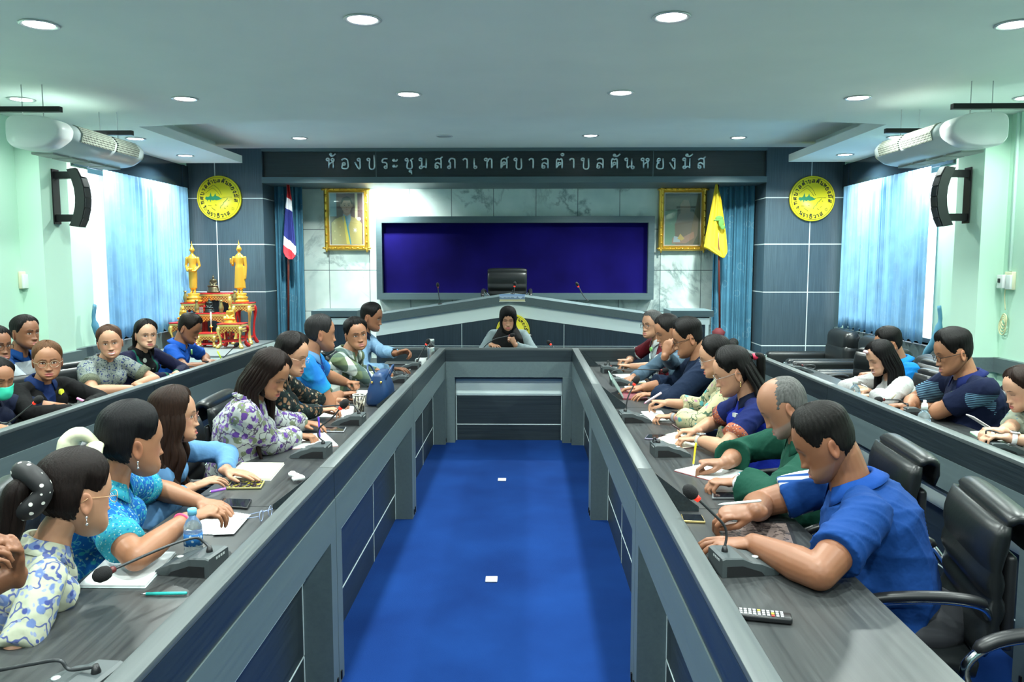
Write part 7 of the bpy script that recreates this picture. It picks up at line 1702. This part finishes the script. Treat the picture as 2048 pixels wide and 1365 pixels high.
# bottles
clear = mat('clear_plastic', (.86, .95, .96), .05, trans=.92); blab = floral('blue_bottle_label', (.04, .22, .55), [(70, .35, (.55, .70, .80))], .4); liq = mat('blue_gel', (.25, .60, .65), .1, trans=.6)
B = atZ(388, 1118, DZ); x, y = B[0], B[1]; t = thing('water_bottle', 'clear water bottle with blue cap and label beside the near left microphone', 'bottle', (x, y, DZ), abs_=True)
mb = MB(); mb.lathe((x, y, DZ + .001), [(0, 0), (.026, 0), (.029, .006), (.029, .035), (.027, .04), (.029, .045), (.029, .095), (.028, .11), (.020, .128), (.012, .138), (.012, .152), (0, .152)], 24); mb.build('bottle_body', clear, t)
mb = MB(); mb.lathe((x, y, DZ + .001), [(.0294, .048), (.0297, .048), (.0297, .088), (.0294, .088)], 24); mb.build('label', blab, t)
mb = MB(); mb.lathe((x, y, DZ + .148), [(0, 0), (.0145, 0), (.0145, .018), (.012, .020), (0, .020)], 24); mb.build('cap', mat('blue_cap', (.15, .50, .75), .4), t)
for px, X, l in (((1710, 786), 2.12, 'clear sanitizer bottle with white cap beside the long-haired woman'), ((1848, 836), 2.12, 'clear sanitizer bottle with blue label before the man in the navy polo')):
    p = atX(px[0], px[1], X); x, y = p[0], p[1]; t = thing('sanitizer_bottle', l, 'bottle', (x, y, DZ), 'sanitizer bottles', abs_=True); kz = 1.25
    mb = MB(); mb.lathe((x, y, DZ + .001), [(0, 0), (.030, 0), (.032, .006), (.032, .11 * kz), (.028, .125 * kz), (.014, .138 * kz), (.012, .150 * kz), (0, .150 * kz)], 22); mb.build('bottle_body', clear, t)
    mb = MB(); mb.lathe((x, y, DZ + .003), [(0, 0), (.029, 0), (.029, .05 * kz), (0, .05 * kz)], 22); mb.build('gel', liq, t)
    mb = MB(); mb.lathe((x, y, DZ + .001), [(.0324, .05 * kz), (.0327, .05 * kz), (.0327, .10 * kz), (.0324, .10 * kz)], 22); mb.build('label', floral('pale_label', (.45, .62, .78), [(60, .3, (.10, .22, .60))], .4), t)
    mb = MB(); mb.lathe((x, y, DZ + .145 * kz), [(0, 0), (.017, 0), (.017, .02), (.013, .035), (.008, .037), (.008, .05), (0, .05)], 20); mb.build('cap', WHITE, t)
# cup, mug, thermos
B = atZ(719, 826, DZ); x, y = B[0], B[1]; t = thing('paper_cup', 'tall patterned paper cup with white rim beside the navy handbag', 'cup', (x, y, DZ), abs_=True)
cupm = mat('cup_print', (.5, .5, .45), .5); cv = coords(cupm); w = noise(cupm, coords(cupm, (90, 90, 30)), 1, 3, .7); LK(cupm, ramp(cupm, w, [(.38, (.02, .02, .02)), (.50, (.35, .30, .20)), (.56, (.60, .60, .55)), (.68, (.45, .08, .05))], 'CONSTANT'), BS(cupm).inputs['Base Color'])
mb = MB(); mb.lathe((x, y, DZ + .001), [(0, 0), (.028, 0), (.042, .115), (.040, .115), (.028, .01), (0, .01)], 28); mb.build('sleeve', cupm, t); mb = MB(); mb.torus((x, y, DZ + .117), .0415, .0028, 'z', 32, 8); mb.build('rim', WHITE, t)
B = atZ(846, 731, DZ); x, y = B[0], B[1]; t = thing('white_mug', 'white mug on a saucer at the far left table', 'mug', (x, y, DZ), abs_=True)
mb = MB(); mb.lathe((x, y, DZ + .001), [(0, 0), (.035, 0), (.062, .008), (.06, .010), (.035, .004), (0, .004)], 24); mb.build('saucer', WHITE, t)
mb = MB(); mb.lathe((x, y, DZ + .006), [(0, 0), (.030, 0), (.040, .012), (.043, .07), (.040, .07), (.036, .015), (0, .01)], 24); mb.build('cup_body', WHITE, t); mb = MB(); mb.tube(arc([(x - .04, y, DZ + .065), (x - .068, y, DZ + .055), (x - .066, y, DZ + .03), (x - .040, y, DZ + .022)], 5), .005, 8); mb.build('handle', WHITE, t)
B = atY(862, 716, 7.22); x, y = B[0], B[1]; steel = mat('thermos_steel', (.55, .58, .58), .25, .9); t = thing('thermos_flask', 'steel thermos flask with a dark band at the far left corner', 'flask', (x, y, DZ), abs_=True)
mb = MB(); mb.lathe((x, y, DZ + .001), [(0, 0), (.033, 0), (.035, .006), (.035, .185), (.033, .192), (0, .192)], 26); mb.build('flask_body', steel, t); mb = MB(); mb.lathe((x, y, DZ + .193), [(0, 0), (.032, 0), (.032, .012), (0, .012)], 26); mb.build('band', BLACKP, t)
mb = MB(); mb.lathe((x, y, DZ + .206), [(0, 0), (.034, 0), (.034, .055), (.030, .062), (0, .062)], 26); mb.build('lid', steel, t)
# handbag
B = atZ(762, 812, DZ); x, y = B[0] - .02, B[1] + .12; t = thing('navy_handbag', 'navy blue leather handbag with gold studs on the left table', 'handbag', (x, y, DZ), abs_=True); bagm = mat('navy_bag_leather', (.010, .040, .12), .4, bump=(60, .2, .002))
mb = MB(); rings = []
for z_, w, d in ((.001, .075, .15), (.02, .085, .165), (.11, .072, .160), (.185, .042, .150), (.205, .034, .148)):
    rings.append([(x + w * np.sign(math.cos(a)) * abs(math.cos(a)) ** .5, y + d * np.sign(math.sin(a)) * abs(math.sin(a)) ** .4, DZ + z_ + (.012 * abs(math.sin(a)) if z_ > .15 else 0)) for a in np.linspace(0, 2 * PI, 40, endpoint=False)])
mb.loft(rings); mb.build('bag_body', bagm, t)
for s_ in (1, -1):
    mb = MB(); mb.tube(arc([(x + s_ * .045, y - .08, DZ + .17), (x + s_ * .075, y - .07, DZ + .235), (x + s_ * .085, y, DZ + .26), (x + s_ * .075, y + .07, DZ + .235), (x + s_ * .045, y + .08, DZ + .17)], 6), .0065, 8); mb.build('handle', bagm, t)
mb = MB()
for k in (-.03, .03): mb.sph((x + k, y - .163, DZ + .165), (.008, .005, .008), 10, 6)
mb.build('stud', goldm, t) if 0 else None
for k in (-.03, .03): MB().sph((x + k, y - .163, DZ + .165), (.009, .006, .009), 10, 6).build('stud', goldm, t)
# spectacles and tissue on the left table, remote, wire basket
B = atZ(532, 1038, DZ + .002); x, y = B[0], B[1]; t = thing('folded_glasses', 'clear folded eyeglasses lying by the left ledge', 'glasses', (x, y, DZ), abs_=True); gfm = mat('clear_blue_frame', (.30, .38, .60), .2)
for k in (-.027, .027): MB().torus((x + k * .3, y + k, DZ + .022), .020, .0013, 'x', 24, 6).build('lens_rim', gfm, t)
mb = MB(); mb.tube([(x - .008, y - .006, DZ + .028), (x, y, DZ + .032), (x + .008, y + .006, DZ + .028)], .0013, 6); mb.tube([(x - .012, y - .047, DZ + .025), (x - .10, y - .02, DZ + .004)], .0014, 6); mb.tube([(x + .012, y + .047, DZ + .025), (x - .09, y + .03, DZ + .004)], .0014, 6); mb.build('temples', gfm, t)
B = atZ(592, 958, DZ + .01); tis = mat('tissue', (.72, .76, .76), .8); mb = MB(); rs = np.random.RandomState(3)
pts = [B + np.array([.03 * math.sin(k * .9), .016 * k - .05, .008 + .006 * rs.rand()]) for k in range(7)]; mb.tube(arc(pts, 4), list(.013 + .007 * rs.rand(25)), 9, flat=.7); tag(mb.build('crumpled_tissue', tis), 'crumpled white tissue on the left table near the angled bracket', 'tissue')
B = atZ(1523, 1240, DZ); a = 2.92 + .2; c, s_ = 1.0, 0; x, y = B[0], B[1]; t = thing('remote_control', 'black television remote with coloured keys on the near right table', 'remote', (x, y, DZ), abs_=True); R = Matrix.Rotation(math.radians(-12), 3, 'Z')
MB().box(x - .078, x + .078, y - .022, y + .022, DZ + .001, DZ + .019, .006, R, (x, y, DZ)).build('remote_body', BLACKP, t)
kc = [(.5, .5, .52)] * 5 + [(.6, .05, .04), (.05, .35, .1), (.7, .6, .05), (.05, .15, .6)]
mk = [MATS.get('key%d' % i) or mat('key%d' % i, c_, .5) for i, c_ in enumerate(((.45, .46, .48), (.6, .04, .03), (.65, .55, .05)))]
for i in range(11):
    for j in range(3):
        u = x - .066 + i * .0118; v_ = y - .013 + j * .013; MB().box(u - .0038, u + .0038, v_ - .0042, v_ + .0042, DZ + .019, DZ + .0208, 0, R, (x, y, DZ)).build('key', mk[1] if (i, j) == (8, 0) else mk[2] if (i, j) in ((8, 1), (5, 2)) else mk[0], t)
B = atZ(1312, 756, DZ); x, y = B[0] + .02, B[1]; mb = MB()
for zz in (.005, .05, .09):
    w = .045 + zz * .25; mb.tube([(x - w, y - w, DZ + zz), (x + w, y - w, DZ + zz), (x + w, y + w, DZ + zz), (x - w, y + w, DZ + zz), (x - w, y - w, DZ + zz)], .0025, 6, smooth=False)
for k in range(12): a = 2 * PI * k / 12; u, v_ = max(-1, min(1, 1.4 * math.cos(a))), max(-1, min(1, 1.4 * math.sin(a))); mb.tube([(x + u * .046, y + v_ * .046, DZ + .004), (x + u * .068, y + v_ * .068, DZ + .09)], .0022, 6)
tag(mb.build('wire_basket', BLACKM), 'black wire basket on the right table before the man in maroon', 'basket')
# bracelets as parts are on their wearers; pink band lies on the paisley woman's wrist
